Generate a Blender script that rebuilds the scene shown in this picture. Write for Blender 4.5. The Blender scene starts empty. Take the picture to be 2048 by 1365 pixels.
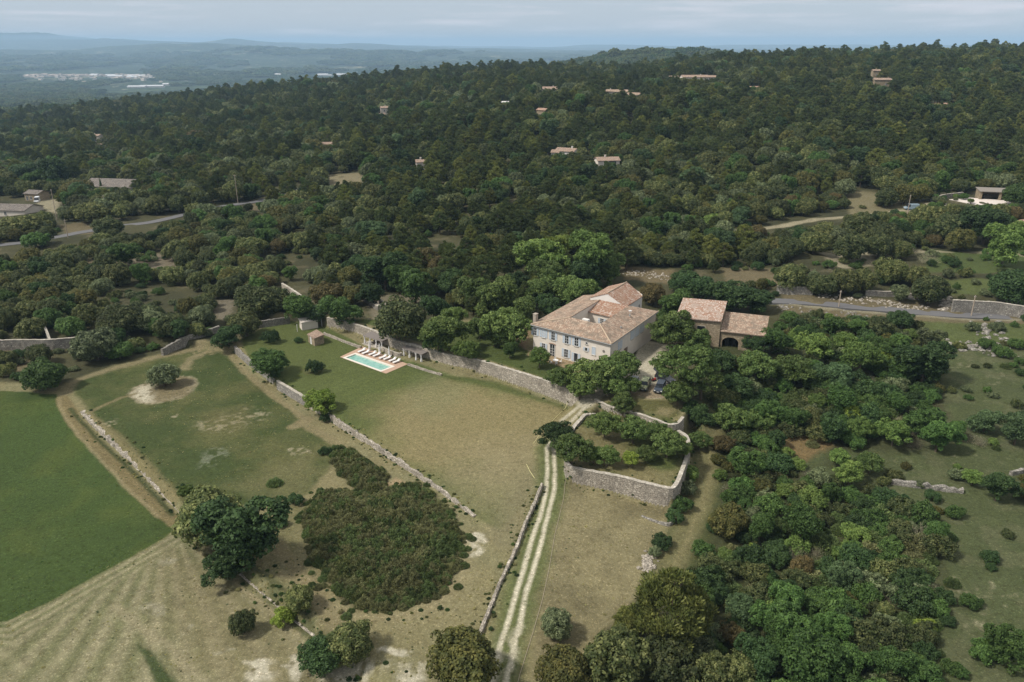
import bpy, math, random
import numpy as np
from mathutils import Vector, Matrix
R = math.radians
SC = bpy.context.scene
COL = SC.collection
# ------------------------------------------------------------------ camera, sky, sun, exposure
F = 1593.0            # focal length in photo pixels (photo is 2048 wide)
H = 70.0              # camera height over the pool lawn
TH = math.atan(597.5/F)
CT, ST = math.cos(TH), math.sin(TH)
cam = bpy.data.cameras.new('camera'); co = bpy.data.objects.new('camera', cam); COL.objects.link(co)
cam.sensor_width = 36; cam.lens = 36*F/2048; cam.clip_start = 1; cam.clip_end = 90000
co.location = (0, 0, H); co.rotation_euler = (R(90)-TH, 0, 0)
SC.camera = co
SUN_TO = Vector((-0.90, -0.28, 0.0)).normalized(); SUN_EL = R(50)
sdir = Vector((SUN_TO.x*math.cos(SUN_EL), SUN_TO.y*math.cos(SUN_EL), math.sin(SUN_EL)))
sl = bpy.data.lights.new('sun', 'SUN'); so = bpy.data.objects.new('sun', sl); COL.objects.link(so)
sl.energy = 2.0; sl.angle = R(7.0); sl.color = (1.0, 0.95, 0.87)
so.rotation_euler = (-sdir).to_track_quat('-Z', 'Y').to_euler()
W = bpy.data.worlds.new("World"); SC.world = W; W.use_nodes = True
wn = W.node_tree.nodes; wl = W.node_tree.links; wn.clear()
wo = wn.new('ShaderNodeOutputWorld'); bg = wn.new('ShaderNodeBackground')
sky = wn.new('ShaderNodeTexSky'); sky.sky_type = 'NISHITA'; sky.sun_disc = False
sky.sun_elevation = SUN_EL; sky.sun_rotation = math.atan2(SUN_TO.x, SUN_TO.y)
sky.air_density = 1.0; sky.dust_density = 1.2; sky.ozone_density = 1.5; sky.altitude = 300
# thin overcast veil: desaturate the sky, and streaky clouds
tc = wn.new('ShaderNodeTexCoord'); mp = wn.new('ShaderNodeMapping'); mp.inputs['Scale'].default_value = (2.2, 2.2, 26)
nz = wn.new('ShaderNodeTexNoise'); nz.inputs['Scale'].default_value = 3.2; nz.inputs['Detail'].default_value = 7; nz.inputs['Roughness'].default_value = .58
cr = wn.new('ShaderNodeValToRGB'); cr.color_ramp.elements[0].position = .50; cr.color_ramp.elements[1].position = .68
cr.color_ramp.elements[0].color = (0, 0, 0, 1); cr.color_ramp.elements[1].color = (1, 1, 1, 1)
mixv = wn.new('ShaderNodeMixRGB'); mixv.inputs[0].default_value = .85; mixv.inputs[2].default_value = (1, 1, 1, 1)
mixc = wn.new('ShaderNodeMixRGB'); mixc.inputs[2].default_value = (3.9, 3.9, 4.2, 1)
mm = wn.new('ShaderNodeMath'); mm.operation = 'MULTIPLY'; mm.inputs[1].default_value = .8
wl.new(tc.outputs['Generated'], mp.inputs[0]); wl.new(mp.outputs[0], nz.inputs['Vector']); wl.new(nz.outputs[0], cr.inputs[0])
wl.new(sky.outputs[0], mixv.inputs[1]); wl.new(mixv.outputs[0], mixc.inputs[1]); wl.new(cr.outputs[0], mm.inputs[0]); wl.new(mm.outputs[0], mixc.inputs[0])
sxz = wn.new('ShaderNodeSeparateXYZ'); wl.new(tc.outputs['Generated'], sxz.inputs[0])
el = wn.new('ShaderNodeValToRGB'); wl.new(sxz.outputs[2], el.inputs[0]); ee = el.color_ramp.elements
ee[0].position = 0.0; ee[0].color = (2.75, 3.05, 3.5, 1); ee[1].position = .45; ee[1].color = (4.6, 4.55, 4.4, 1)
e2_ = el.color_ramp.elements.new(.09); e2_.color = (2.35, 2.65, 3.15, 1)
wl.new(el.outputs[0], mixv.inputs[2])
wl.new(mixc.outputs[0], bg.inputs[0]); bg.inputs[1].default_value = 0.085; wl.new(bg.outputs[0], wo.inputs[0])
SC.view_settings.view_transform = 'Standard'; SC.view_settings.look = 'None'; SC.view_settings.gamma = 1
SC.view_settings.use_curve_mapping = False
SC.view_settings.exposure = 1.17
SC.render.engine = 'CYCLES'

# ------------------------------------------------------------------ geometry of the view (only used to read positions off the map)
def P(px, py, z=0.0):
    u = (px-1024)/F; v = (682.5-py)/F
    dy = CT+v*ST; dz = -ST+v*CT
    t = (z-H)/dz
    return np.array([u*t, dy*t, z])
def proj(x, y, z):
    yy = y*CT-(z-H)*ST; zz = y*ST+(z-H)*CT
    return 1024+F*x/yy, 682.5-F*zz/yy, yy
def PZ(pts, z): return [P(a, b, z)[:2] for a, b in pts]

# ------------------------------------------------------------------ noise
def _h(ix, iy, s):
    a = (ix*374761393 + iy*668265263 + s*974634777) & 0xffffffff
    a = ((a ^ (a >> 13))*1274126177) & 0xffffffff
    return ((a ^ (a >> 16)) & 0xffff)/65535.0
def vn(x, y, s=0):
    x = np.asarray(x, float); y = np.asarray(y, float)
    ix = np.floor(x).astype(np.int64); iy = np.floor(y).astype(np.int64); fx = x-ix; fy = y-iy
    fx = fx*fx*(3-2*fx); fy = fy*fy*(3-2*fy)
    a = _h(ix, iy, s); b = _h(ix+1, iy, s); c = _h(ix, iy+1, s); d = _h(ix+1, iy+1, s)
    return (a*(1-fx)+b*fx)*(1-fy)+(c*(1-fx)+d*fx)*fy
def fbm(x, y, s=0, o=4):
    r = 0; a = .5; t = 0
    for i in range(o):
        r = r+a*vn(x, y, s+i*17); t += a; a *= .55; x = x*2.03+5.1; y = y*2.03+3.7
    return r/t
def sst(e0, e1, x):
    t = np.clip((x-e0)/(e1-e0), 0, 1); return t*t*(3-2*t)

# ------------------------------------------------------------------ distances
def seg_dist(x, y, pts, closed=False):
    d = np.full(np.shape(x), 1e9); n = len(pts)
    for i in range(n if closed else n-1):
        ax, ay = pts[i][:2]; bx, by = pts[(i+1) % n][:2]
        ex, ey = bx-ax, by-ay; L = ex*ex+ey*ey+1e-9
        t = np.clip(((x-ax)*ex+(y-ay)*ey)/L, 0, 1)
        d = np.minimum(d, (x-ax-t*ex)**2+(y-ay-t*ey)**2)
    return np.sqrt(d)
def inside(x, y, pts):
    c = np.zeros(np.shape(x), bool); n = len(pts); j = n-1
    for i in range(n):
        xi, yi = pts[i][:2]; xj, yj = pts[j][:2]
        if yi != yj:
            c ^= ((yi > y) != (yj > y)) & (x < (xj-xi)*(y-yi)/(yj-yi)+xi)
        j = i
    return c
def sdf(x, y, pts):        # positive inside
    out = np.full(np.shape(x), -1e6)
    a = np.array([p[:2] for p in pts]); m = 30
    sel = (x > a[:, 0].min()-m) & (x < a[:, 0].max()+m) & (y > a[:, 1].min()-m) & (y < a[:, 1].max()+m)
    if sel.any():
        xs, ys = x[sel], y[sel]
        d = seg_dist(xs, ys, pts, True); out[sel] = np.where(inside(xs, ys, pts), d, -d)
    return out
def ldist(x, y, pts, m=25):
    out = np.full(np.shape(x), 1e6); a = np.array([p[:2] for p in pts])
    sel = (x > a[:, 0].min()-m) & (x < a[:, 0].max()+m) & (y > a[:, 1].min()-m) & (y < a[:, 1].max()+m)
    if sel.any(): out[sel] = seg_dist(x[sel], y[sel], pts)
    return out

# ------------------------------------------------------------------ terrain heights
TY = np.array([0, 60, 110, 185, 250, 350, 450, 600, 800, 1000, 1200, 1600, 2400, 3200, 4500, 70000.])
TU = np.array([-1.5, -.9, -.6, -.3, 0, .3, .6, .9, 1.5])
TZ = np.array([
 [0, 0, 0, 0, -1, -2, -2, -2, -2],
 [0, 0, 0, 0, -1, -2, -2, -2, -2],
 [0, 0, 0, 0, -.3, -1.6, -1.5, -1, -1],
 [0, 0, 0, 0, .5, 2.6, 2.6, 2.5, 2.5],
 [-3, -3, -2, -1, 3, 4.2, 5, 5, 5],
 [-6, -6, -5, -2, 5, 9, 11, 11, 11],
 [-11, -11, -9, -3, 9, 15, 19, 19, 19],
 [-20, -20, -16, -4, 18, 28, 32, 32, 32],
 [-34, -34, -26, -5, 26, 38, 45, 47, 47],
 [-46, -46, -36, -6, 29, 43, 50, 55, 55],
 [-60, -60, -46, -8, 24, 38, 48, 54, 54],
 [-95, -95, -70, -25, 8, 22, 34, 44, 44],
 [-140, -140, -118, -85, -50, -20, -10, 0, 0],
 [-155, -155, -150, -145, -125, -110, -100, -100, -100],
 [-158]*9, [-158]*9], float)
def cr4(p0, p1, p2, p3, t):
    return p1+.5*t*(p2-p0+t*(2*p0-5*p1+4*p2-p3+t*(3*(p1-p2)+p3-p0)))
def base_z(x, y):
    u = np.clip(x/np.maximum(y, 60), -1.49, 1.49)
    fi = np.interp(y, TY, np.arange(len(TY))); fj = np.interp(u, TU, np.arange(len(TU)))
    i = np.clip(np.floor(fi).astype(int), 0, len(TY)-2); j = np.clip(np.floor(fj).astype(int), 0, len(TU)-2)
    ti = fi-i; tj = fj-j
    ti = ti*.4+.6*ti*ti*(3-2*ti)*1.0
    def g(a, b): return TZ[np.clip(a, 0, len(TY)-1), np.clip(b, 0, len(TU)-1)]
    rows = [cr4(g(i+k, j-1), g(i+k, j), g(i+k, j+1), g(i+k, j+2), tj) for k in (0, 1)]
    return rows[0]*(1-ti)+rows[1]*ti
T1Z = 3.6; ORZ = 2.1
T1L = [2.9, 2.9, 2.9, 2.95, 3.05, 3.2, 3.45, 3.6, 3.8, 3.9, 3.9, 3.9]
WALL_MAIN = [(655, 636), (705, 647), (742, 659), (786, 679), (850, 697), (898, 711), (962, 722), (1000, 733), (1050, 748), (1094, 762), (1130, 776), (1160, 790)]
WALL_RIGHT = [(1190, 799), (1223, 815), (1255, 822), (1286, 831), (1316, 841), (1337, 851), (1355, 848), (1366, 835)]
wm = [P(a, b_, t_)[:2] for (a, b_), t_ in zip(WALL_MAIN, T1L)]; wr = PZ(WALL_RIGHT, T1Z+.3)
T1 = [P(560, 560, 3)[:2], P(612, 600, 3)[:2]]+wm+wr+[P(1395, 800, 3.6)[:2], P(1450, 755, 3)[:2], P(1600, 740, 3)[:2], P(1620, 600, 3)[:2], P(1300, 520, 4)[:2], P(800, 520, 3)[:2]]
ORW = [(1182, 829), (1170, 829), (1146, 856), (1134, 890), (1132, 923), (1141, 935), (1185, 943), (1234, 952), (1290, 966), (1346, 979), (1356, 962), (1363, 944), (1372, 920), (1378, 897), (1376, 880), (1371, 870), (1356, 862)]
orw = PZ(ORW, ORZ+.35)
ORP = orw+[wr[5], wr[4], wr[2], wr[1]]
RAMP = [(1097, 905, 0.0), (1112, 870, .5), (1140, 840, 1.7), (1177, 803, 3.3), (1200, 782, T1Z), (1240, 760, T1Z)]
ramp = [P(a, b, z) for a, b, z in RAMP]
WALL_A = [(470, 690), (500, 722), (555, 762), (612, 796), (680, 842), (740, 880), (800, 921), (880, 975), (950, 1030)]
wa = PZ(WALL_A, .15)
WALL_B = [(165, 822), (195, 850), (230, 885), (265, 918), (300, 955), (335, 992), (365, 1025), (420, 1085), (480, 1140), (520, 1176), (560, 1210), (600, 1243), (640, 1275), (700, 1322), (760, 1372)]
wb = PZ(WALL_B, -1.4)
F1 = wa+[P(985, 1060, 0)[:2], P(960, 1500, 0)[:2], (-400., 20.), (-400., P(0, 690)[1]), (P(300, 690)[0], P(300, 675)[1])]
F2 = wb+[P(820, 1440, -1.4)[:2], P(900, 1900, -1.4)[:2], (-400., 10.), (-400., P(0, 800)[1]), P(60, 800, -1)[:2]]
STRIP = PZ([(625, 662), (650, 668), (690, 684), (724, 694), (770, 707), (816, 727), (850, 739), (883, 748), (930, 752), (960, 745), (900, 715), (786, 685), (700, 652)], .3)
BROOM = [(605, 1030), (640, 985), (700, 990), (760, 985), (820, 970), (870, 990), (905, 1035), (922, 1080), (918, 1130), (895, 1175), (850, 1205), (790, 1220), (730, 1222), (680, 1200), (650, 1160), (622, 1100)]
BROOM2 = [(668, 898), (705, 905), (745, 930), (775, 955), (765, 985), (720, 985), (690, 960), (670, 930)]
POOLQ = [P(a, b, 0)[:2] for a, b in [(690, 716.3), (711, 708.5), (785, 734), (762, 742.5)]]
def zt(x, y):
    x = np.asarray(x, float); y = np.asarray(y, float); shp = x.shape
    x = x.ravel(); y = y.ravel()
    z = base_z(x, y)
    far = sst(210, 420, y)
    z = z+far*(fbm(x/90, y/90, 3)-.5)*9*(1-.3*sst(600, 1200, y))+sst(190, 260, y)*(fbm(x/22, y/22, 8, 3)-.5)*1.6
    z = z+(1-far)*(fbm(x/16, y/16, 5, 3)-.5)*.35
    right = sst(55, 75, x)*(1-far)
    z = z+right*(fbm(x/14, y/14, 9, 3)-.5)*2.4
    # two wooded hills behind, hills across the plain
    z = z+62*np.exp(-(((x-300)/260)**2+((y-2500)/330)**2))+56*np.exp(-(((x-620)/240)**2+((y-2650)/330)**2))
    uu = x/np.maximum(y, 60); z = z-10*np.exp(-((uu-.12)/.08)**2)*sst(650, 900, y)*(1-sst(1500, 2000, y))
    rg = sst(5000, 12000, y)*(1-sst(27000, 33000, y))
    hill = fbm(x/3800+9, y/6200, 21, 4)
    z = z+rg*np.clip(hill-.40, 0, 1)*560*(.55+.9*sst(.0, -.65, x/np.maximum(y, 1)))
    z = z+sst(14000, 20000, y)*(1-sst(27000, 33000, y))*(50+250*sst(.0, -.62, x/np.maximum(y, 1)))*(.75+.5*fbm(x/2600, y/4000, 63, 3))
    n = y < 270
    xn, yn = x[n], y[n]; zn = z[n]
    if len(xn):
        a1 = sst(-.5, .35, sdf(xn, yn, F1))*np.clip((yn-98)/55, .1, 1)*1.7*(1-.8*sst(185, 205, yn)); zn = zn-a1
        a2 = sst(-.7, .5, sdf(xn, yn, F2))*1.3*(1-sst(138, 158, yn)); zn = zn-a2
        zn = zn+sst(-.4, .4, sdf(xn, yn, STRIP))*.45
        d = sdf(xn, yn, T1); m = sst(-.45, .25, d)*(1-sst(200, 255, yn))*(1-sst(48, 66, xn))
        soft = sst(-9, 3, d); m = np.where(xn > P(1385, 800, 3)[0], soft*(1-sst(48, 66, xn))*(1-sst(200, 255, yn)), m)
        zn = zn*(1-m)+(2.55+1.05*sst(-24, -4, xn)+(fbm(xn/9, yn/9, 4)-.5)*.2)*m
        m = sst(-.45, .2, sdf(xn, yn, ORP)); zn = zn*(1-m)+(ORZ+(fbm(xn/7, yn/7, 4)-.5)*.3)*m
        # ramp of the drive
        dm = np.full(xn.shape, 1e9); hz = np.zeros(xn.shape)
        sel = (np.abs(xn-15) < 30) & (np.abs(yn-135) < 45)
        xs, ys = xn[sel], yn[sel]; D = np.full(xs.shape, 1e9); HZ = np.zeros(xs.shape)
        for i in range(len(ramp)-1):
            A, B = ramp[i], ramp[i+1]; e = B-A; L = e[0]**2+e[1]**2
            t = np.clip(((xs-A[0])*e[0]+(ys-A[1])*e[1])/L, 0, 1); dd = np.hypot(xs-A[0]-t*e[0], ys-A[1]-t*e[1])
            HZ = np.where(dd < D, A[2]+t*e[2], HZ); D = np.minimum(D, dd)
        dm[sel] = D; hz[sel] = HZ
        m = 1-sst(2.0, 3.6, dm); zn = zn*(1-m)+hz*m
        m = sst(-.9, .5, sdf(xn, yn, POOLP)) if POOLP is not None else 0
        zn = zn*(1-m)+0*m
        zn = zn-2.2*sst(-.12, .12, sdf(xn, yn, POOLQ))
        z[n] = zn
    return z.reshape(shp)
POOLP = [P(a, b, 0)[:2] for a, b in [(678, 715), (726, 693), (820, 729), (772, 749)]]
def zt1(x, y): return float(zt(np.array([x]), np.array([y]))[0])
_YS = np.concatenate([np.arange(40, 500, .25), np.arange(500, 6000, 4)])
def hit(px, py, h=0.0):
    """ground point (plus height h above it) met by the line of sight of a map reference"""
    u = (px-1024)/F; v = (682.5-py)/F; dy = CT+v*ST; dz = -ST+v*CT
    X = u/dy*_YS; Z = H+dz/dy*_YS
    g = zt(X, _YS)+h
    k = np.argmax(Z <= g)
    if Z[k] > g[k]: k = len(_YS)-1
    return np.array([X[k], _YS[k], g[k]-h])
def hits(pts): return [hit(a, b) for a, b in pts]

# ------------------------------------------------------------------ naming helpers
def tag(o, label=None, cat=None, group=None, kind=None):
    if label: o['label'] = label
    if cat: o['category'] = cat
    if group: o['group'] = group
    if kind: o['kind'] = kind
    return o
def empty(name, loc, rz=0):
    o = bpy.data.objects.new(name, None); COL.objects.link(o); o.location = loc; o.rotation_euler = (0, 0, rz); o.empty_display_size = .5
    return o
class MB:
    def __init__(s): s.v = []; s.f = []; s.m = []
    def add(s, vs, fs, m=0):
        k = len(s.v); s.v += [tuple(map(float, v)) for v in vs]; s.f += [tuple(i+k for i in f) for f in fs]; s.m += [m]*len(fs)
    def box(s, c, d, rz=0, m=0, taper=1.0):
        x, y, z = d[0]/2, d[1]/2, d[2]/2; cs, sn = math.cos(rz), math.sin(rz); vs = []
        for k, (a, b, e) in enumerate([(-1, -1, -1), (1, -1, -1), (1, 1, -1), (-1, 1, -1), (-1, -1, 1), (1, -1, 1), (1, 1, 1), (-1, 1, 1)]):
            t = taper if e > 0 else 1
            X, Y = a*x*t, b*y*t; vs.append((c[0]+X*cs-Y*sn, c[1]+X*sn+Y*cs, c[2]+e*z))
        s.add(vs, [(0, 3, 2, 1), (4, 5, 6, 7), (0, 1, 5, 4), (1, 2, 6, 5), (2, 3, 7, 6), (3, 0, 4, 7)], m)
    def hexa(s, b, t, m=0):   # bottom quad, top quad
        s.add(list(b)+list(t), [(0, 3, 2, 1), (4, 5, 6, 7), (0, 1, 5, 4), (1, 2, 6, 5), (2, 3, 7, 6), (3, 0, 4, 7)], m)
    def slab(s, pts, th, m=0):   # polygon of 3-D points made th thick downwards
        n = len(pts); lo = [(p[0], p[1], p[2]-th) for p in pts]
        s.add(list(pts)+lo, [tuple(range(n)), tuple(range(2*n-1, n-1, -1))]+[(i, i+n, (i+1) % n+n, (i+1) % n) for i in range(n)], m)
    def prism(s, pts, z0, z1, m=0):
        n = len(pts); s.add([(p[0], p[1], z0) for p in pts]+[(p[0], p[1], z1) for p in pts],
            [tuple(range(n-1, -1, -1)), tuple(range(n, 2*n))]+[(i, (i+1) % n, (i+1) % n+n, i+n) for i in range(n)], m)
    def tube(s, pts, rs, n=7, m=0):
        pts = [Vector(p) for p in pts]; k0 = len(s.v)
        for i, p in enumerate(pts):
            d = (pts[min(i+1, len(pts)-1)]-pts[max(i-1, 0)]).normalized()
            a = d.orthogonal().normalized() if abs(d.z) < .9 else Vector((1, 0, 0)).cross(d).normalized()
            if i and a.dot(pa) < 0: a = -a
            pa = a; b = d.cross(a); r = rs[i] if hasattr(rs, '__len__') else rs
            for j in range(n):
                t = 2*math.pi*j/n; q = p+(a*math.cos(t)+b*math.sin(t))*r; s.v.append(tuple(q))
        for i in range(len(pts)-1):
            for j in range(n):
                a = k0+i*n+j; b = k0+i*n+(j+1) % n; s.f.append((a, b, b+n, a+n)); s.m.append(m)
        s.f.append(tuple(k0+j for j in range(n-1, -1, -1))); s.m.append(m)
        s.f.append(tuple(k0+(len(pts)-1)*n+j for j in range(n))); s.m.append(m)
    def lathe(s, prof, c=(0, 0, 0), n=12, m=0):
        k = len(s.v)
        for r, z in prof:
            for j in range(n):
                t = 2*math.pi*j/n; s.v.append((c[0]+r*math.cos(t), c[1]+r*math.sin(t), c[2]+z))
        for i in range(len(prof)-1):
            for j in range(n):
                a = k+i*n+j; b = k+i*n+(j+1) % n; s.f.append((a, b, b+n, a+n)); s.m.append(m)
        s.f.append(tuple(k+j for j in range(n-1, -1, -1))); s.m.append(m)
        s.f.append(tuple(k+(len(prof)-1)*n+j for j in range(n))); s.m.append(m)
    def mesh(s, name, mats):
        me = bpy.data.meshes.new(name); me.from_pydata(s.v, [], s.f)
        for m in (mats if isinstance(mats, (list, tuple)) else [mats]): me.materials.append(m)
        me.polygons.foreach_set('material_index', s.m); me.update(); return me
    def build(s, name, mats, parent=None, smooth=False, bevel=0, fix=True):
        me = s.mesh(name, mats)
        if fix:
            import bmesh
            bm = bmesh.new(); bm.from_mesh(me); bmesh.ops.recalc_face_normals(bm, faces=bm.faces); bm.to_mesh(me); bm.free()
        if smooth: me.polygons.foreach_set('use_smooth', [True]*len(me.polygons))
        o = bpy.data.objects.new(name, me); COL.objects.link(o)
        if parent: o.parent = parent
        if bevel:
            b = o.modifiers.new('bevel', 'BEVEL'); b.width = bevel; b.segments = 2; b.limit_method = 'ANGLE'
        return o

# ------------------------------------------------------------------ materials
def new_mat(name):
    m = bpy.data.materials.new(name); m.use_nodes = True; nt = m.node_tree
    b = nt.nodes['Principled BSDF']; return m, nt.nodes, nt.links, b
def mixrgb(n, l, a, b, f, mode='MIX'):
    x = n.new('ShaderNodeMixRGB'); x.blend_type = mode
    for k, v in ((0, f), (1, a), (2, b)):
        if isinstance(v, (int, float)): x.inputs[k].default_value = v
        elif isinstance(v, (tuple, list)): x.inputs[k].default_value = (*v[:3], 1)
        else: l.new(v, x.inputs[k])
    return x.outputs[0]
def noise(n, l, scale, vec=None, detail=4, rough=.55):
    x = n.new('ShaderNodeTexNoise'); x.inputs['Scale'].default_value = scale; x.inputs['Detail'].default_value = detail; x.inputs['Roughness'].default_value = rough
    if vec is not None: l.new(vec, x.inputs['Vector'])
    return x.outputs[0]
def ramp_(n, l, fac, a, b, ca=(0, 0, 0), cb=(1, 1, 1)):
    x = n.new('ShaderNodeValToRGB'); l.new(fac, x.inputs[0]); e = x.color_ramp.elements
    e[0].position = a; e[1].position = b; e[0].color = (*ca, 1); e[1].color = (*cb, 1); return x.outputs[0]
def simple(name, c, rough=.7, spec=.3, metal=0, var=.15, scale=2.0):
    m, n, l, b = new_mat(name); b.inputs['Roughness'].default_value = rough; b.inputs['Metallic'].default_value = metal
    b.inputs['Specular IOR Level'].default_value = spec
    g = n.new('ShaderNodeNewGeometry').outputs['Position']
    nn = noise(n, l, scale, g, 5)
    l.new(mixrgb(n, l, tuple(x*(1-var) for x in c), tuple(min(1, x*(1+var)) for x in c), nn), b.inputs['Base Color'])
    return m
def stone_mat(name, c1, c2, c3, sc=2.2, joint=.35):
    m, n, l, b = new_mat(name); b.inputs['Roughness'].default_value = .9; b.inputs['Specular IOR Level'].default_value = .15
    g = n.new('ShaderNodeNewGeometry').outputs['Position']
    mpn = n.new('ShaderNodeMapping'); mpn.inputs['Scale'].default_value = (sc, sc, sc*1.7); l.new(g, mpn.inputs[0])
    v = n.new('ShaderNodeTexVoronoi'); l.new(mpn.outputs[0], v.inputs['Vector']); v.inputs['Scale'].default_value = 1
    v2 = n.new('ShaderNodeTexVoronoi'); v2.feature = 'DISTANCE_TO_EDGE'; l.new(mpn.outputs[0], v2.inputs['Vector']); v2.inputs['Scale'].default_value = 1
    sep = n.new('ShaderNodeSeparateColor'); l.new(v.outputs['Color'], sep.inputs[0])
    c = mixrgb(n, l, c1, c2, sep.outputs[0]); c = mixrgb(n, l, c, c3, ramp_(n, l, sep.outputs[1], .6, .9))
    big = noise(n, l, .35, g, 4); c = mixrgb(n, l, c, tuple(x*.62 for x in c1), ramp_(n, l, big, .48, .75))
    e = ramp_(n, l, v2.outputs['Distance'], .0, .12); inv = mixrgb(n, l, tuple(x*joint for x in c1), c, e)
    l.new(inv, b.inputs['Base Color'])
    bp = n.new('ShaderNodeBump'); bp.inputs['Strength'].default_value = .6; bp.inputs['Distance'].default_value = .08; l.new(e, bp.inputs['Height']); l.new(bp.outputs[0], b.inputs['Normal'])
    return m
def tile_mat(name, c1, c2, c3, c4):
    m, n, l, b = new_mat(name); b.inputs['Roughness'].default_value = .85; b.inputs['Specular IOR Level'].default_value = .15
    uv = n.new('ShaderNodeUVMap').outputs[0]
    mpn = n.new('ShaderNodeMapping'); mpn.inputs['Scale'].default_value = (4.2, 2.6, 1); l.new(uv, mpn.inputs[0])
    v = n.new('ShaderNodeTexVoronoi'); l.new(mpn.outputs[0], v.inputs['Vector']); v.inputs['Scale'].default_value = 1; v.inputs['Randomness'].default_value = .25
    sep = n.new('ShaderNodeSeparateColor'); l.new(v.outputs['Color'], sep.inputs[0])
    c = mixrgb(n, l, c1, c2, sep.outputs[0]); c = mixrgb(n, l, c, c3, ramp_(n, l, sep.outputs[1], .55, .8))
    big = noise(n, l, .5, uv, 6, .65); c = mixrgb(n, l, c, c4, ramp_(n, l, big, .45, .62))
    w = n.new('ShaderNodeTexWave'); w.bands_direction = 'X'; w.inputs['Scale'].default_value = 1.35; l.new(uv, w.inputs['Vector'])
    c = mixrgb(n, l, c, mixrgb(n, l, c, (.45, .42, .40), 1.0, 'MULTIPLY'), ramp_(n, l, w.outputs['Fac'], .45, .0, (0, 0, 0), (1, 1, 1)))
    l.new(c, b.inputs['Base Color'])
    bp = n.new('ShaderNodeBump'); bp.inputs['Strength'].default_value = .9; bp.inputs['Distance'].default_value = .08; l.new(w.outputs['Fac'], bp.inputs['Height']); l.new(bp.outputs[0], b.inputs['Normal'])
    return m
def leaf_mat(name, c, c2=None, hue=.045):
    m, n, l, b = new_mat(name); b.inputs['Roughness'].default_value = .62; b.inputs['Specular IOR Level'].default_value = .22
    c2 = c2 or tuple(x*1.7 for x in c)
    isl = n.new('ShaderNodeNewGeometry').outputs['Random Per Island']
    oi = n.new('ShaderNodeObjectInfo'); tcx = n.new('ShaderNodeTexCoord')
    nn = noise(n, l, 3.2, tcx.outputs['Object'], 3)
    k = mixrgb(n, l, c, c2, ramp_(n, l, nn, .42, .66))
    k = mixrgb(n, l, tuple(x*.62 for x in c), k, ramp_(n, l, isl, -.6, .75))
    hs = n.new('ShaderNodeHueSaturation'); l.new(k, hs.inputs['Color'])
    mr = n.new('ShaderNodeMapRange'); l.new(oi.outputs['Random'], mr.inputs[0]); mr.inputs[3].default_value = .72; mr.inputs[4].default_value = 1.28; l.new(mr.outputs[0], hs.inputs['Value'])
    ml = n.new('ShaderNodeMath'); ml.operation = 'MULTIPLY_ADD'; l.new(oi.outputs['Random'], ml.inputs[0]); ml.inputs[1].default_value = 7.31; ml.inputs[2].default_value = 0
    fr = n.new('ShaderNodeMath'); fr.operation = 'FRACT'; l.new(ml.outputs[0], fr.inputs[0])
    mr2 = n.new('ShaderNodeMapRange'); l.new(fr.outputs[0], mr2.inputs[0]); mr2.inputs[3].default_value = .5-hue*.16; mr2.inputs[4].default_value = .5+hue*.16; l.new(mr2.outputs[0], hs.inputs['Hue'])
    l.new(hs.outputs[0], b.inputs['Base Color'])
    tr = n.new('ShaderNodeBsdfTranslucent'); l.new(hs.outputs[0], tr.inputs['Color']); ms = n.new('ShaderNodeMixShader'); ms.inputs[0].default_value = .32
    l.new(b.outputs[0], ms.inputs[1]); l.new(tr.outputs[0], ms.inputs[2]); l.new(ms.outputs[0], n['Material Output'].inputs['Surface'])
    return m
LEAFG = 1.78
_lm = leaf_mat
def leaf_mat(name, c, c2): return _lm(name, tuple(x*LEAFG*k for x, k in zip(c, (1.04, 1.08, .80))), tuple(x*LEAFG*k for x, k in zip(c2, (1.04, 1.08, .80))))
LEAF = {
 'garden green': leaf_mat('leaf_garden_green', (.048, .072, .024), (.112, .142, .055)),
 'straw': leaf_mat('leaf_straw', (.19, .17, .095), (.27, .24, .145)),
 'dark holm':   leaf_mat('leaf_dark_holm', (.026, .035, .015), (.080, .084, .042)),
 'olive':       leaf_mat('leaf_olive', (.042, .052, .020), (.150, .148, .072)),
 'ochre':       leaf_mat('leaf_ochre', (.046, .048, .017), (.105, .090, .034)),
 'green':       leaf_mat('leaf_green', (.034, .062, .020), (.072, .115, .038)),
 'deep green':  leaf_mat('leaf_deep_green', (.021, .039, .016), (.044, .070, .029)),
 'light green': leaf_mat('leaf_light_green', (.060, .092, .028), (.125, .165, .055)),
 'yellow green': leaf_mat('leaf_yellow_green', (.085, .115, .024), (.165, .195, .050)),
 'bluish green': leaf_mat('leaf_bluish_green', (.036, .058, .031), (.068, .100, .054)),
 'grey green':  leaf_mat('leaf_grey_green', (.052, .064, .038), (.150, .165, .110)),
 'rusty brown': leaf_mat('leaf_rusty', (.052, .042, .020), (.092, .068, .034)),
 'pine green':  leaf_mat('leaf_pine', (.034, .047, .020), (.088, .098, .044)),
 'olive pine':  leaf_mat('leaf_olive_pine', (.062, .072, .024), (.150, .150, .058)),
 'broom green': leaf_mat('leaf_broom', (.050, .070, .030), (.092, .115, .050)),
 'broom brown': leaf_mat('leaf_broom_brown', (.080, .080, .043), (.140, .135, .080)),
 'grey twigs':  leaf_mat('leaf_twigs', (.13, .115, .10), (.20, .18, .16)),
}
BARK = simple('bark', (.11, .085, .062), .95, .1, var=.35, scale=3)
STONE = stone_mat('dry_stone', (.37, .325, .265), (.29, .26, .21), (.48, .43, .355))
STONE_G = stone_mat('grey_stone', (.27, .25, .215), (.20, .185, .165), (.36, .335, .29))
COPING = stone_mat('coping_stone', (.43, .39, .325), (.36, .325, .27), (.50, .46, .39), 1.6, .7)
PLASTER = simple('lime_render', (.57, .515, .45), .9, .15, var=.16, scale=.9)
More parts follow.
